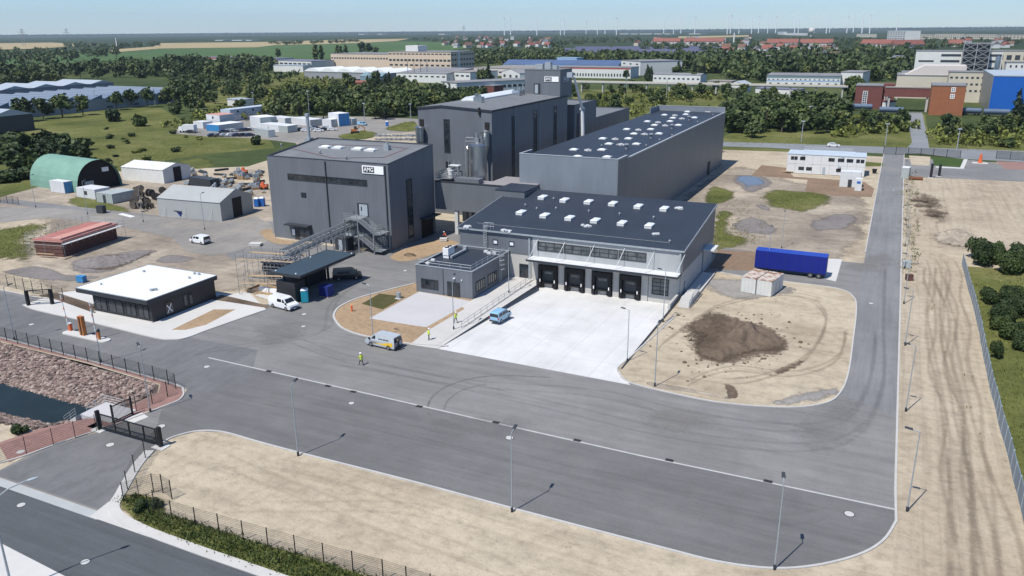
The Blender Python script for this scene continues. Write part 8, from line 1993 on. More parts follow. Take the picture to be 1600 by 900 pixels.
for row in range(8):
 y = 75.5 + row * 1.5
 for seg in range(4):
  x0 = 868 + seg * 58 + (row % 2) * 8 + (30 if row < 2 else 0); A, L, an = px_frame((x0, y), (x0 + 54, y + .25))
  t = thing('solar_row', 'violet grey row of tilted solar panels in the field behind the blue roofed hall', 'solar panels', A, an, 'solar panel rows in the field')
  b = B(); b.hexa([(0, 0, .8), (L, 0, .8), (L, 6, 4.2), (0, 6, 4.2)], [(0, -.05, .95), (L, -.05, .95), (L, 5.95, 4.35), (0, 5.95, 4.35)]); b.obj('panels', m_solar, t)
  b = B()
  for q in range(5): b.bx(L * q / 4 - .1 if q else .2, L * q / 4 + .1 if q else .4, 4.8, 5.0, 0, 3.5)
  b.obj('posts', m_dullsteel, t)
rr = random.Random(31)
hp = []
def house_proto(wall, roof):
 t = thing('house', 'house', 'house', (0, 0, 0))
 b = B(); b.bx(-5.5, 5.5, -4.2, 4.2, 0, 4.6); b.obj('wall', wall, t)
 b = B(); b._add([(-5.9, -4.7, 4.4), (5.9, -4.7, 4.4), (5.9, 0, 9), (-5.9, 0, 9), (-5.9, 4.7, 4.4), (5.9, 4.7, 4.4)], [(0, 1, 2, 3), (3, 2, 5, 4)]); b._add([(-5.5, -4.2, 4.6), (-5.5, 4.2, 4.6), (-5.5, 0, 8.7), (5.5, -4.2, 4.6), (5.5, 4.2, 4.6), (5.5, 0, 8.7)], [(0, 2, 1), (3, 4, 5)]); ro = b.obj('roof', roof, t)
 b = B(); b.bx(2, 2.8, -.4, .4, 7, 10.2); b.obj('chimney', m_brickred, ro)
 for x in (-3, 0, 3):
  b = B(); b.bx(x - .6, x + .6, -4.26, -4.203, 1.4, 2.8); b.obj('window', m_faded, t)
 return t
protos_h = [(house_proto(m_whitewall, m_tileroof), 'white house with red tiled roof'), (house_proto(m_cream, m_brownroof), 'cream house with brown roof'), (house_proto(m_whitewall, m_greyroof2), 'white house with grey roof')]
used = [0, 0, 0]
def house(px, py, where):
 i = rr.randrange(3); o, lb = protos_h[i]; p = G(px, py); s_ = rr.uniform(.9, 1.6); rz = rr.uniform(-.6, .6) + rr.choice((0, 1.57))
 label, grp = lb + ' ' + where[0], where[1]
 if not used[i]: used[i] = 1; o.location = p; o.rotation_euler = (0, 0, rz); o['label'] = label; o['group'] = grp
 else: dup(o, p, rz, label, grp, s_)
wa = ('in the far village beyond the green field', 'houses of the far village'); wb_ = ('among the trees of the near town behind the plant', 'houses among the town trees'); wc = ('in the settlement below the horizon woods', 'houses below the horizon woods')
for k in range(60): house(rr.uniform(690, 862), rr.uniform(59, 75), wa)
for k in range(34): house(rr.uniform(1120, 1310), rr.uniform(76, 98), wb_)
for k in range(8): house(rr.uniform(1500, 1598), rr.uniform(66, 76), wb_)
for k in range(26): house(rr.uniform(980, 1200), rr.uniform(60, 74), wc)
block('town_hall_block', 'white flat block with window row among the town trees', (1108, 96), (1136, 97), 88, 12, m_whitewall, m_greyroof2, bands=((.3, .6, 5, .5),))
block('red_gable_house', 'bright red gabled house among the town trees', (1117, 86), (1128, 86.5), 79, 9, m_redband, m_tileroof, kind='gable_end', rise=4, cat='house')
block('white_villa', 'white villa with pale front beside the access road far end', (1389, 103), (1404, 104), 92, 10, m_whitewall, m_violet, kind='gable_long', rise=4, cat='house')
tb = None
m_turb = M('turbine_white', (.78, .79, .80), .5, var=.02)
rr = random.Random(44)
for k, (x, y) in enumerate(((788, 27.5), (797.5, 27), (839, 29), (876, 31), (882, 31), (916, 33), (934, 31), (946, 29), (964, 27.5), (1038, 30), (1053.5, 32), (1065, 27), (1087, 26), (1138, 26), (1143, 23), (1156, 31), (1176, 28), (1187, 25.5), (1201, 30), (1214, 25), (1244, 23.5), (1249, 30), (1274.5, 26), (1294, 23), (1298, 30), (1326, 25), (1336, 25), (1350, 22), (1362, 23), (1404, 22))):
 dist = rr.uniform(6200, 7600); v = ray(x, y); f = dist / math.hypot(v[0], v[1]); hub = CAM_H + v[2] * f; pos = (v[0] * f, v[1] * f, 0)
 lb = 'white wind turbine in the line along the horizon'
 rz = math.atan2(-v[0], v[1]) + rr.uniform(-.5, .5)
 if tb is None:
  tb = thing('wind_turbine', lb, 'wind turbine', pos, rz, 'wind turbines along the horizon'); H0 = 140.0
  b = B(); b.tube((0, 0, 0), (0, 0, H0 - 1), 4.2, 10, 2.2); b.obj('tower', m_turb, tb)
  b = B(); b.bx(-2.2, 2.2, -3.5, 8, H0 - 2.2, H0 + 2.4); b.tube((0, -3.5, H0), (0, -6.5, H0), 2.2, 10, .8); b.obj('nacelle', m_turb, tb)
  for q in range(3):
   a = 2 * math.pi * q / 3 + .4; d = Vector((math.sin(a), 0, math.cos(a))); w = Vector((math.cos(a), 0, -math.sin(a)))
   b = B(); c0 = Vector((0, -5, H0)); b.hexa([c0 + w * 1.6 + Vector((0, -.5, 0)), c0 - w * 1.6 + Vector((0, -.5, 0)), c0 - w * 1.6 + Vector((0, .5, 0)), c0 + w * 1.6 + Vector((0, .5, 0))], [c0 + d * 56 + w * .5 + Vector((0, -.15, 0)), c0 + d * 56 - w * .5 + Vector((0, -.15, 0)), c0 + d * 56 - w * .5 + Vector((0, .15, 0)), c0 + d * 56 + w * .5 + Vector((0, .15, 0))]); b.obj('blade', m_turb, tb)
  tb.scale = (hub / H0,) * 3
 else: dup(tb, pos, rz, lb, 'wind turbines along the horizon', hub / H0)
def pylon(label, base, top):
 p = G(*base); h = height_at(base, top); t = thing('power_pylon', label, 'pylon', (p.x, p.y, 0), math.atan2(p.y, p.x) - R(90))
 b = B(); w = h * .09
 for sx in (-1, 1):
  for sy in (-1, 1): b.tube((sx * w, sy * w, 0), (sx * w * .18, sy * w * .18, h), h * .008, 4)
 for k in range(7):
  z0, z1 = h * k / 7, h * (k + 1) / 7; a0, a1 = w * (1 - .82 * k / 7), w * (1 - .82 * (k + 1) / 7)
  for s_ in (-1, 1): b.tube((-a0, s_ * a0, z0), (a1, s_ * a1, z1), h * .005, 4); b.tube((a0, s_ * a0, z0), (-a1, s_ * a1, z1), h * .005, 4)
 b.obj('lattice_mast', m_greywall, t)
 for z, l in ((.66, .26), (.80, .20), (.93, .14)):
  b = B(); b.bx(-h * l, h * l, -h * .008, h * .008, h * z, h * z + h * .015); b.tube((-h * l, 0, h * z), (0, 0, h * z + h * .05), h * .005, 4); b.tube((h * l, 0, h * z), (0, 0, h * z + h * .05), h * .005, 4); b.obj('crossarm', m_greywall, t)
pylon('grey lattice power pylon above the fields on the far left', (38, 72), (36, 45))
pylon('smaller grey lattice pylon right of the first one in the forest', (106, 64), (105.5, 44.5))
pylon('faint grey lattice pylon over the far fields in the middle', (725, 56), (725, 40))
pylon('grey lattice mast standing before the humped white roofs', (578, 130), (577, 112))
p = G(183.5, 79); h = height_at((183.5, 79), (182, 57)); t = thing('radio_mast', 'white tapering radio mast between the fields', 'mast', (p.x, p.y, 0))
b = B(); b.tube((0, 0, 0), (0, 0, h), h * .05, 8, h * .02); b.obj('shaft', m_white, t); b = B(); b.tube((0, 0, h * .94), (0, 0, h), h * .05, 8); b.obj('platform', m_greywall, t)
for lb, q, top in (('tall floodlight mast at the scrub edge left of the cabins', (484, 186), 143), ('tall grey lamp post left of the lone blue toilet', (570, 189), 162), ('tall grey lamp post behind the left wall of the production hall', (642, 187), 163), ('tall thin lamp post by the north road left of the offices', (1252, 222), 190), ('tall thin lamp post by the north road near its turning', (1383, 227), 194), ('tall thin lamp post by the north road beyond the mown lawn', (1495, 233), 202), ('tall pale lamp post in the scrub behind the sawtooth trees', (151, 172), 142), ('tall pale lamp post at the right end of the sawtooth factory', (243, 166), 138), ('grey post in the meadow behind the parked truck', (397, 171), 145), ('slim mast in the scrub behind the crane boom', (978, 152), 124), ('slim mast in the scrub nearer the long warehouse end', (1041, 158), 124)):
 p = G(*q); h = height_at(q, (q[0], top)); t = thing('lamp_mast', lb, 'lamp mast', (p.x, p.y, 0)); b = B(); b.tube((0, 0, 0), (0, 0, h), .2, 6, .12); b.obj('pole', m_dullsteel, t); b = B(); b.bx(-.7, .7, -.3, .3, h + .003, h + .3); b.obj('lamp_head', m_doorgrey, t)
p = G(478, 152); t = thing('flat_shelter', 'dark flat roofed shelter standing among the scrub trees', 'shelter', (p.x, p.y, 0), .1); b = B(); b.bx(-4, 4, -2, 2, 2.8, 3.2); b.obj('roof', m_doordark, t)
for x in (-3, 3):
 b = B(); b.bx(x - .2, x + .2, -.2, .2, 0, 2.8); b.obj('leg', m_doordark, t)
block('quonset_store', 'green grey round roofed store before the peach works', (563, 128), (596, 129), 119, 14, m_tealroof, m_tealroof, kind='gable_long', rise=3)
block('dark_gable_shed', 'dark gabled shed among trees below the humped roofs', (534, 127), (556, 128), 123, 12, m_doordark, m_greyroof2, kind='gable_end', rise=2.5)
block('red_roof_shed', 'low shed with faded red roof beside the dark gabled shed', (553, 132), (572, 132), 129, 10, m_brickred, m_tileroof, kind='gable_long', rise=1.5)
for q, lb in (((1232, 147), 'dark parked car by the low store under the pipe bridge'), ((1262, 148), 'white parked car right of the low store under the pipe bridge')):
 p = G(*q); dup(protos['navy' if q[0] < 1250 else 'white'], (p.x, p.y, 0), .3, lb, '')
# == TREES, BUSHES, WEEDS
nr = np.random.default_rng(5)
m_leafA = leaf_mat('broadleaf_green', (0.052, 0.080, 0.026)); m_leafB = leaf_mat('pale_willow_green', (0.078, 0.105, 0.040)); m_leafC = leaf_mat('conifer_green', (0.022, 0.040, 0.018)); m_leafD = leaf_mat('bush_green', (0.034, 0.055, 0.017)); m_leafE = leaf_mat('yellow_green_shrub', (0.105, 0.130, 0.032))
m_bark = M('bark', (.10, .08, .06), .9, var=.2, scale=2)
def clumps(n, lobes, size, flat=.8):
 L = np.array(lobes); w = L[:, 3] ** 2; k = nr.choice(len(L), n, p=w / w.sum())
 d = nr.normal(size=(n, 3)); d[:, 2] += .15; d /= np.linalg.norm(d, axis=1)[:, None]
 c = L[k, :3] + d * (L[k, 3] * nr.uniform(.62, 1.08, n))[:, None] * np.array([1, 1, flat])
 nn = d + nr.normal(size=(n, 3)) * .55; nn /= np.linalg.norm(nn, axis=1)[:, None]
 a = np.cross(nn, nr.normal(size=(n, 3))); a /= np.linalg.norm(a, axis=1)[:, None]; b_ = np.cross(nn, a)
 s = (size * nr.uniform(.6, 1.35, n))[:, None]; a = a * s; b_ = b_ * s * .75
 V = np.stack([c - a - b_ * .6, c + a * .9 - b_, c + a + b_ * .7, c - a * .8 + b_], 1).reshape(-1, 3)
 return V
def crown_mesh(name, V, mat):
 me = bpy.data.meshes.new(name); n = len(V) // 4
 me.from_pydata(V.tolist(), [], np.arange(n * 4).reshape(-1, 4).tolist()); me.materials.append(mat); me.update(); return me
def tree_proto(name, kind, n=420, size=.085):
 t = thing(name, name, 'tree', (0, 0, -500)); r_ = nr.uniform
 lobes = []
 if kind == 'round':
  for k in range(13): a, h = r_(0, 6.28), r_(.30, .86); q = .30 * math.sin(math.pi * min(1, (h - .12) / .86)) ** .8; lobes.append((q * math.cos(a) * r_(.5, 1), q * math.sin(a) * r_(.5, 1), h, r_(.11, .19)))
 elif kind == 'wide':
  for k in range(15): a, h = r_(0, 6.28), r_(.18, .80); q = .42 * (1 - (h - .2) ** 2); lobes.append((q * math.cos(a) * r_(.4, 1), q * math.sin(a) * r_(.4, 1), h, r_(.13, .2)))
 elif kind == 'tall':
  for k in range(12): h = .12 + .82 * k / 12; q = .11 * math.sin(math.pi * (.15 + .8 * k / 12)); a = r_(0, 6.28); lobes.append((q * math.cos(a) * .5, q * math.sin(a) * .5, h, .05 + q * .6))
 elif kind == 'conifer':
  for k in range(14): h = .10 + .85 * k / 14; q = .24 * (1 - k / 14) + .015; a = r_(0, 6.28); lobes.append((q * .35 * math.cos(a), q * .35 * math.sin(a), h, q * .75 + .02))
 elif kind == 'bush':
  for k in range(9): a = r_(0, 6.28); q = r_(.1, .55); lobes.append((q * math.cos(a), q * math.sin(a), r_(.25, .62), r_(.22, .38)))
 mat = {'round': m_leafA, 'wide': m_leafB if n % 2 else m_leafA, 'tall': m_leafA, 'conifer': m_leafC, 'bush': m_leafD}[kind]
 if name == 'yellow_bush': mat = m_leafE
 V = clumps(n, lobes, size, 1.0)
 V[:, 2] = np.maximum(V[:, 2], .015)
 o = bpy.data.objects.new('crown', crown_mesh('crown', V, mat)); C.objects.link(o); o.parent = t
 b = B()
 if kind == 'bush':
  for k in range(4): b.tube((0, 0, 0), (r_(-.3, .3), r_(-.3, .3), .45), .02, 5, .008)
  b.obj('stems', m_bark, t)
 else:
  b.tube((0, 0, 0), (.01, 0, .35), .028, 6, .02); b.tube((.01, 0, .35), (0, .01, .85), .02, 5, .004)
  for k in range(5): a, h = r_(0, 6.28), r_(.2, .5); b.tube((0, 0, h), (.2 * math.cos(a), .2 * math.sin(a), h + .2), .01, 4, .003)
  b.obj('trunk', m_bark, t)
 return t
TP = {'round': [tree_proto('broadleaf_tree', 'round', 520, .055) for _ in range(3)], 'wide': [tree_proto('broadleaf_tree', 'wide', 621, .06) for _ in range(2)], 'tall': [tree_proto('poplar_tree', 'tall', 300, .045)], 'conifer': [tree_proto('conifer_tree', 'conifer', 420, .05)],
      'bush': [tree_proto('bush', 'bush', 420, .11) for _ in range(2)], 'yellow': [tree_proto('yellow_bush', 'bush', 320, .12)], 'fine': [tree_proto('bush', 'bush', 3200, .045) for _ in range(2)]}
for k in ('bush', 'yellow', 'fine'):
 for o in TP[k]: o['category'] = 'bush'
seen = set()
def plant(kind, pos, h, label, group, wide=1.0):
 o = TP[kind][nr.integers(len(TP[kind]))]; sc = (h * wide, h * wide * nr.uniform(.85, 1.15), h); rz = nr.uniform(0, 6.28)
 if o.name not in seen:
  seen.add(o.name); o.location = (pos[0], pos[1], 0); o.rotation_euler = (0, 0, rz); o.scale = sc; o['label'] = label; o['group'] = group; return o
 return dup(o, (pos[0], pos[1], 0), rz, label, group, sc)
def in_poly(x, y, P):
 c = False
 for i in range(len(P)):
  a, d = P[i - 1], P[i]
  if (a[1] > y) != (d[1] > y) and x < (d[0] - a[0]) * (y - a[1]) / (d[1] - a[1]) + a[0]: c = not c
 return c
def scatter(P, n):
 xs, ys = [p[0] for p in P], [p[1] for p in P]; out = []
 while len(out) < n:
  x, y = nr.uniform(min(xs), max(xs)), nr.uniform(min(ys), max(ys))
  if in_poly(x, y, P): out.append((x, y))
 return sorted(out, key=lambda q: q[1])
NAME = {'round': 'dark green rounded tree', 'wide': 'broad leafy tree', 'tall': 'slim tall poplar', 'conifer': 'dark pointed conifer', 'bush': 'low dark green bush', 'yellow': 'yellow green shrub', 'fine': 'dense dark bush'}
def grove(P, n, mix, hr, where, group, wide=1.0):
 ks, ws = zip(*mix); ws = np.array(ws) / sum(ws)
 for x, y in scatter(P, n):
  k = ks[nr.choice(len(ks), p=ws)]; p = G(x, y); h = nr.uniform(*hr) * (1.25 if k in ('tall', 'conifer') else .5 if k in ('bush', 'yellow') else 1)
  plant(k, p, h, NAME[k] + ' ' + where, group, wide * (1.15 if k in ('bush', 'yellow') else 1))
for k, (x, y, tp) in enumerate(((39, 183, 150), (68, 179, 150), (98, 177, 148), (130, 173, 148), (183, 165, 144), (206, 161, 140), (231, 161, 138))):
 plant('round', G(x, y + 7), height_at((x, y + 7), (x, tp)), '%s round tree from the left in the row before the sawtooth factory' % ('first', 'second', 'third', 'fourth', 'fifth', 'sixth', 'seventh')[k], 'row of round trees before the sawtooth factory', 1.15)
grove([(0, 132), (130, 116), (260, 106), (420, 96), (432, 112), (380, 128), (300, 132), (255, 124), (190, 122), (60, 138), (0, 148)], 70, (('round', 5), ('wide', 3), ('bush', 2)), (9, 16), 'in the belt between sawtooth factory and green field', 'tree belt behind the sawtooth factory')
grove([(244, 150), (330, 140), (345, 170), (300, 182), (262, 172)], 14, (('round', 4), ('wide', 3)), (7, 11), 'left of the far car park beyond the meadow', 'trees left of the far car park', 1.1)
grove([(348, 150), (405, 140), (410, 168), (380, 176), (350, 172)], 12, (('round', 4), ('wide', 2), ('bush', 2)), (6, 10), 'around the small white flat shed', 'trees round the small white shed')
grove([(430, 188), (640, 188), (652, 176), (652, 158), (560, 158), (470, 168), (415, 172)], 58, (('round', 4), ('wide', 5)), (7, 11), 'in the dense belt behind the far car park', 'dense tree belt behind the far car park', 1.15)
grove([(400, 168), (470, 160), (560, 152), (650, 150), (660, 140), (560, 138), (520, 146), (400, 152)], 40, (('wide', 4), ('round', 3), ('yellow', 3)), (6, 9), 'in the second row of the scrub belt behind the car park', 'scrub behind the dense belt')
grove([(396, 150), (470, 126), (560, 134), (500, 150), (420, 164)], 26, (('yellow', 5), ('bush', 2)), (5, 9), 'in the bright scrub left of the humped roofs', 'bright scrub left of the humped roofs')
grove([(470, 128), (620, 132), (700, 152), (690, 162), (600, 146), (500, 138)], 26, (('round', 4), ('conifer', 1), ('wide', 2)), (7, 12), 'before the peach works and pale workshop', 'trees before the peach works')
grove([(652, 172), (700, 158), (760, 152), (780, 160), (720, 176), (656, 186)], 12, (('round', 1),), (7, 10), 'just behind the roof of the production hall', 'trees behind the production hall')
grove([(735, 128), (760, 128), (764, 136), (738, 136)], 4, (('conifer', 1), ('round', 1)), (11, 15), 'left of the white gabled hall', 'trees left of the white gabled hall')
grove([(896, 168), (940, 180), (1010, 168), (1120, 162), (1125, 142), (1000, 138), (892, 140)], 42, (('round', 4), ('wide', 4), ('bush', 2)), (5, 9), 'in the scrub between pipe bridge and long warehouse', 'scrub below the pipe bridge')
grove([(1136, 214), (1200, 216), (1300, 208), (1318, 192), (1300, 168), (1220, 156), (1130, 152), (1130, 180)], 62, (('round', 6), ('wide', 3)), (7, 11), 'in the thick stand right of the long warehouse', 'thick stand right of the long warehouse', 1.15)
grove([(1300, 215), (1415, 205), (1418, 190), (1340, 184), (1310, 190)], 20, (('round', 3), ('wide', 2), ('bush', 3)), (4, 8), 'in the open scrub left of the access road', 'open scrub left of the access road')
grove([(1318, 150), (1345, 140), (1340, 176), (1322, 180)], 5, (('round', 1),), (11, 14), 'tall at the left side of the dark red brick tower', 'trees left of the dark red tower')
grove([(1460, 200), (1600, 196), (1620, 232), (1540, 232), (1480, 214)], 22, (('round', 3), ('wide', 4), ('bush', 2)), (5, 8), 'in the scrub before the blue factory', 'scrub before the blue factory')
plant('conifer', G(1585, 196), 17, 'tall dark conifer before the bright blue factory hall', '', .8); plant('conifer', G(1596, 197), 11, 'smaller dark conifer right of the tall one at the blue hall', '', .9)
for x, y, tp, w in ((494, 96, 68, 1), (503, 95, 69, 1), (528, 92, 69, 1), (533, 92, 71, 1), (541, 92, 68, 1), (654, 82, 67, 1)):
 plant('tall', G(x, y), height_at((x, y), (x, tp)), 'slim dark poplar rising behind the peach works', 'poplars behind the peach works', 1.3)
for x, y, tp in ((566, 88, 65), (578, 88, 68), (588, 88, 73), (435, 92, 76)): plant('round', G(x, y), height_at((x, y), (x, tp)), 'tall round tree at the green field edge behind the peach works', 'round trees at the field edge', .9)
grove([(860, 122), (1000, 126), (1098, 132), (1108, 122), (1000, 112)], 14, (('round', 3), ('conifer', 2)), (8, 12), 'before the red eaves hall and the long white store', 'trees before the red eaves hall')
grove([(-20, 238), (10, 226), (100, 222), (150, 238), (128, 252), (40, 262), (-20, 262)], 40, (('bush', 1),), (7, 12), 'in the dark thicket left of the meadow', 'dark thicket left of the meadow', 1.2)
grove([(-20, 268), (40, 256), (110, 252), (170, 260), (150, 272), (60, 284), (-20, 288)], 20, (('bush', 1),), (5, 8), 'behind the green arched shed', 'bushes behind the green arched shed', 1.2)
grove([(150, 195), (250, 180), (310, 205), (330, 230), (200, 258), (150, 230)], 22, (('bush', 2), ('yellow', 2)), (1.6, 4.0), 'dotted about the open meadow', 'bushes dotted about the meadow', 1.2)
for x, y, h, lb in ((174, 190, 6.5, 'big round dark bush at the meadow edge below the sawtooth factory'), (221, 197, 5.5, 'second big dark bush on the meadow right of the largest one'), (272, 178, 6, 'dark bush below the big trees left of the car park'), (403, 226, 3.6, 'round dark bush on the grass by the small white container')): plant('bush', G(x, y), h, lb, '', .9)
grove([(1520, 404), (1540, 398), (1600, 398), (1640, 410), (1640, 428), (1560, 432), (1518, 418)], 16, (('fine', 1),), (2.9, 4.4), 'in the upper dark clump behind the sheet metal fence', 'upper clump behind the sheet fence', .85)
grove([(1540, 470), (1580, 462), (1640, 462), (1660, 552), (1585, 552), (1556, 520)], 30, (('fine', 1),), (1.7, 2.9), 'in the large dark clump behind the sheet metal fence', 'large clump behind the sheet fence', .9)
for q in ((1556, 560, 2.6), (1548, 468, 1.8)): plant('fine', G(*q[:2]), q[2], 'lone small bush on the green verge %s the large dark clump' % ('below' if q[1] > 500 else 'above'), '', .5)
for q, h, lb in (((222, 796), 1.0, 'leafy dark weed bush inside the mesh fence corner'), ((245, 790), .8, 'second smaller weed bush in the mesh fence corner'), ((30, 676), 1.1, 'dark green bush beside the pond water at the left edge')): plant('fine', G(*q), h, lb, '', 1.2)
for L_ in TP.values():
 for o in L_:
  if o.name not in seen:
   for c in list(o.children): bpy.data.objects.remove(c)
   bpy.data.objects.remove(o)
def woods(name, label, spots, n_each, size, mat=None):
 Vs = []
 for (x, y, h, w) in spots:
  p = G(x, y); k = 5; L_ = [(p.x + nr.uniform(-w, w), p.y + nr.uniform(-w, w), h * nr.uniform(.25, .72), h * nr.uniform(.25, .4)) for _ in range(k)]
  Vs.append(clumps(n_each, L_, size * h, 1.0))
 V = np.concatenate(Vs); V[:, 2] = np.maximum(V[:, 2], .3)
 o = bpy.data.objects.new(name, crown_mesh(name, V, mat or m_leafA)); C.objects.link(o); stuff(o, label, 'woods'); return o
S = []
for x in np.arange(-60, 1680, 2.2):
 ys = 54.5 - .0081 * (x - 0) if x < 1e9 else 0
 for dy in (-1.2, 0, 1.4, 3.0, 5.0): S.append((x + nr.uniform(-2, 2), ys - 2.4 + dy + nr.uniform(-.5, .5), nr.uniform(14, 22), 26))
S = [s for s in S if not (s[1] > 57.5 and s[0] < 700)]
woods('horizon_woods', 'blue hazy woods all along the horizon', S, 22, .34)
S = []
for P, n, h in (([(-40, 116), (120, 108), (260, 100), (430, 94), (430, 106), (330, 118), (262, 122), (200, 116), (120, 120), (-40, 140)], 200, (9, 15)), ([(262, 122), (340, 118), (425, 110), (470, 122), (410, 138), (330, 146), (268, 148)], 80, (6, 9)), ([(430, 156), (640, 150), (652, 164), (640, 182), (560, 184), (430, 180)], 70, (6, 9)), ([(640, 140), (760, 150), (760, 160), (660, 172)], 36, (6, 9)), ([(1130, 158), (1290, 162), (1315, 190), (1290, 204), (1140, 208)], 70, (6, 9)), ([(-40, 92), (90, 86), (180, 84), (190, 88), (60, 100), (-40, 104)], 60, (10, 15)), ([(-40, 84), (60, 80), (180, 78), (200, 80), (150, 86), (-40, 96)], 90, (9, 14)), ([(100, 72), (250, 70), (250, 74), (130, 78)], 60, (10, 15)), ([(420, 68), (560, 64.5), (560, 67), (430, 71)], 60, (9, 13)), ([(640, 62), (870, 58), (1000, 60), (1000, 66), (860, 72), (740, 76), (700, 70)], 260, (8, 13)),
    ([(735, 82), (870, 74), (880, 84), (870, 97), (740, 104)], 120, (9, 14)), ([(860, 92), (1000, 90), (1010, 101), (980, 100), (870, 99)], 110, (10, 15)), ([(1000, 98), (1110, 84), (1200, 92), (1330, 82), (1420, 88), (1420, 104), (1330, 116), (1200, 118), (1100, 116), (1010, 112)], 330, (10, 17)),
    ([(1000, 66), (1200, 62), (1480, 62), (1600, 64), (1600, 70), (1450, 80), (1200, 82), (1000, 80)], 420, (8, 13)), ([(1130, 112), (1200, 114), (1200, 128), (1130, 126)], 40, (9, 13)), ([(700, 96), (790, 92), (790, 100), (700, 104)], 40, (8, 12)), ([(1340, 106), (1425, 100), (1425, 125), (1350, 128)], 60, (9, 14)), ([(1600, 190), (1700, 195), (1700, 240), (1610, 230)], 20, (6, 9))):
 for x, y in scatter(P, n): S.append((x, y, nr.uniform(*h), nr.uniform(*h) * .45))
nr.shuffle(S); c1, c2 = int(len(S) * .5), int(len(S) * .82)
woods('town_woods', 'mass of dark trees filling the belts between fields, halls and houses', S[:c1], 60, .13)
woods('town_woods', 'mid green trees mixed into the belts between fields, halls and houses', S[c1:c2], 60, .13, leaf_mat('mid_tree_green', (0.072, 0.100, 0.032)))
woods('town_woods', 'yellow green trees mixed into the belts between fields, halls and houses', [(x, y, h * .8, w) for x, y, h, w in S[c2:]], 60, .13, leaf_mat('light_tree_green', (0.088, 0.112, 0.036)))
S = [(x, y, nr.uniform(2, 4.5), 5) for P, n in (([(396, 152), (480, 122), (560, 132), (520, 148), (430, 164)], 110), ([(895, 160), (1000, 140), (1120, 142), (1118, 164), (960, 186)], 60), ([(1300, 216), (1418, 206), (1418, 190), (1330, 186)], 40), ([(1455, 226), (1600, 232), (1600, 206), (1470, 206)], 40), ([(250, 200), (330, 176), (420, 170), (420, 182), (330, 196)], 40)) for x, y in scatter(P, n)]
woods('scrub', 'yellow green scrub between the trees and along the road', S, 60, .16, m_leafE)
def tufts(name, label, spots, mat, h=(.15, .45), per=9, spread=.25):
 P = np.repeat(np.array([(p[0], p[1]) for p in spots]), per, 0); n = len(P)
 P = P + nr.normal(size=(n, 2)) * spread; a = nr.uniform(0, 6.28, n); hh = nr.uniform(h[0], h[1], n); w = hh * .16; ln = nr.normal(size=(n, 2)) * (hh * .45)[:, None]
 dx, dy = np.cos(a) * w, np.sin(a) * w
 V = np.stack([np.stack([P[:, 0] - dx, P[:, 1] - dy, 0 * hh], 1), np.stack([P[:, 0] + dx, P[:, 1] + dy, 0 * hh], 1), np.stack([P[:, 0] + ln[:, 0] + dx * .7, P[:, 1] + ln[:, 1] + dy * .7, hh], 1), np.stack([P[:, 0] + ln[:, 0] - dx * .7, P[:, 1] + ln[:, 1] - dy * .7, hh * .95], 1)], 1).reshape(-1, 3)
 o = bpy.data.objects.new(name, crown_mesh(name, V, mat)); C.objects.link(o); return stuff(o, label, 'weeds')
m_weed = leaf_mat('weed_green', (0.050, 0.080, 0.020)); m_dry = leaf_mat('dry_weed', (0.22, 0.20, 0.10))
soft_patch('weedy_verge', [(-62.6, 43.9), (-61.4, 45.2), (-58.5, 45.6), (-56, 44.0), (-50, 44.1), (-40, 44.2), (-28, 44.6), (-28, 41.2), (-43, 41.2), (-52, 41.3), (-57, 41.6), (-60.4, 42.6)], m_meadow, .03, feather=.7)
sp = []
V_ = [(-62.5, 43.8), (-60.8, 45.0), (-58.2, 44.8), (-56, 43.7), (-44, 43.9), (-30, 44.2), (-30, 41.6), (-43.5, 41.5), (-51, 41.6), (-56.5, 42.0), (-60, 43.0)]
while len(sp) < 1500:
 x, y = nr.uniform(-63, -30), nr.uniform(41.5, 45.2)
 if in_poly(x, y, V_): sp.append((x, y))
tufts('verge_weeds', 'rough green weeds on the verge below the mesh fence', sp, leaf_mat('verge_green', (0.085, 0.115, 0.034)), (.08, .30), 7)
sp = [(nr.uniform(15.6, 50), nr.uniform(60, 160)) for _ in range(2600)]
tufts('verge_grass', 'rough grass behind the sheet metal fence', sp, leaf_mat('verge_tuft', (0.105, 0.125, 0.038)), (.1, .35), 7, .6)
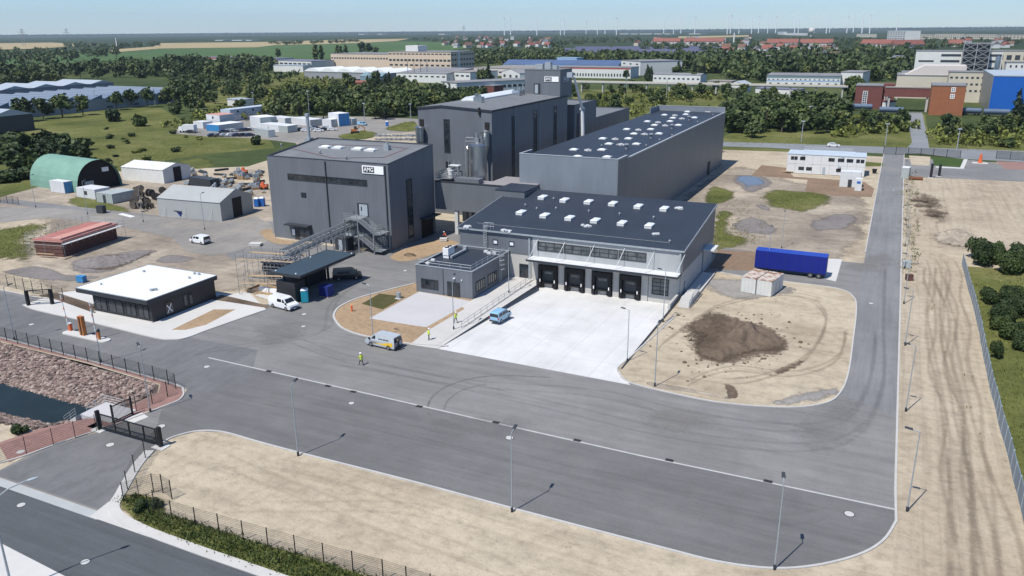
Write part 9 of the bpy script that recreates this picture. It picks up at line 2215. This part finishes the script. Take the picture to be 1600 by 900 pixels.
sp = [(nr.normal(5.6, .7), nr.uniform(150, 270)) for _ in range(200)] + [(nr.uniform(-47, -8), nr.normal(56, .8)) for _ in range(50)] + [(nr.uniform(5, 14), nr.uniform(60, 170)) for _ in range(8)] + [tuple(G(*q)[:2]) for q in scatter([(1110, 300), (1180, 320), (1200, 380), (1110, 385)], 120)]
sp = [p for p in sp if p[0] > 4.9 or p[1] > 100]
tufts('dry_weeds', 'sparse dry weeds along the kerbs and on the sand', sp, m_dry, (.12, .4), 6, .3)
sp = []
for P, n in (([(60, 290), (100, 270), (180, 262), (330, 240), (420, 220), (330, 216), (200, 240), (150, 262)], 300), ([(150, 200), (260, 172), (330, 214), (330, 238), (180, 266), (150, 240)], 1000), ([(0, 356), (80, 352), (60, 395), (0, 405)], 260), ([(1190, 300), (1290, 300), (1300, 318), (1230, 330), (1190, 318)], 200), ([(1110, 335), (1140, 340), (1170, 378), (1112, 384)], 160), ([(1140, 228), (1420, 228), (1418, 205), (1150, 212)], 500), ([(1455, 232), (1600, 240), (1600, 215), (1455, 208)], 400)):
 sp += [tuple(G(*q)[:2]) for q in scatter(P, n)]
tufts('meadow_tufts', 'tufts of rough grass across the meadow and green patches', sp, leaf_mat('meadow_tuft', (0.115, 0.128, 0.040)), (.10, .34), 7, 1.1)
b = B(); rr = random.Random(77)
for k in range(360):
 if k < 180: x, y = rr.uniform(-66, -10), rr.uniform(44.6, 56.5)
 elif k < 290: x, y = rr.uniform(-25, -3), rr.uniform(90, 130)
 else: x, y = rr.uniform(5, 14.5), rr.uniform(60, 165)
 s_ = rr.uniform(.03, .08); b._add([(x - s_, y - s_, 0.0), (x + s_, y - s_ * .7, 0.0), (x + s_ * .8, y + s_, 0.0), (x - s_, y + s_, 0.0), (x, y, s_ * 1.2)], [(0, 1, 4), (1, 2, 4), (2, 3, 4), (3, 0, 4)])
stuff(b.obj('loose_stones', M('loose_stone', (.30, .25, .19), .9, var=.2, scale=1, obj=False)), 'loose stones and clods scattered on the sand', 'stones')
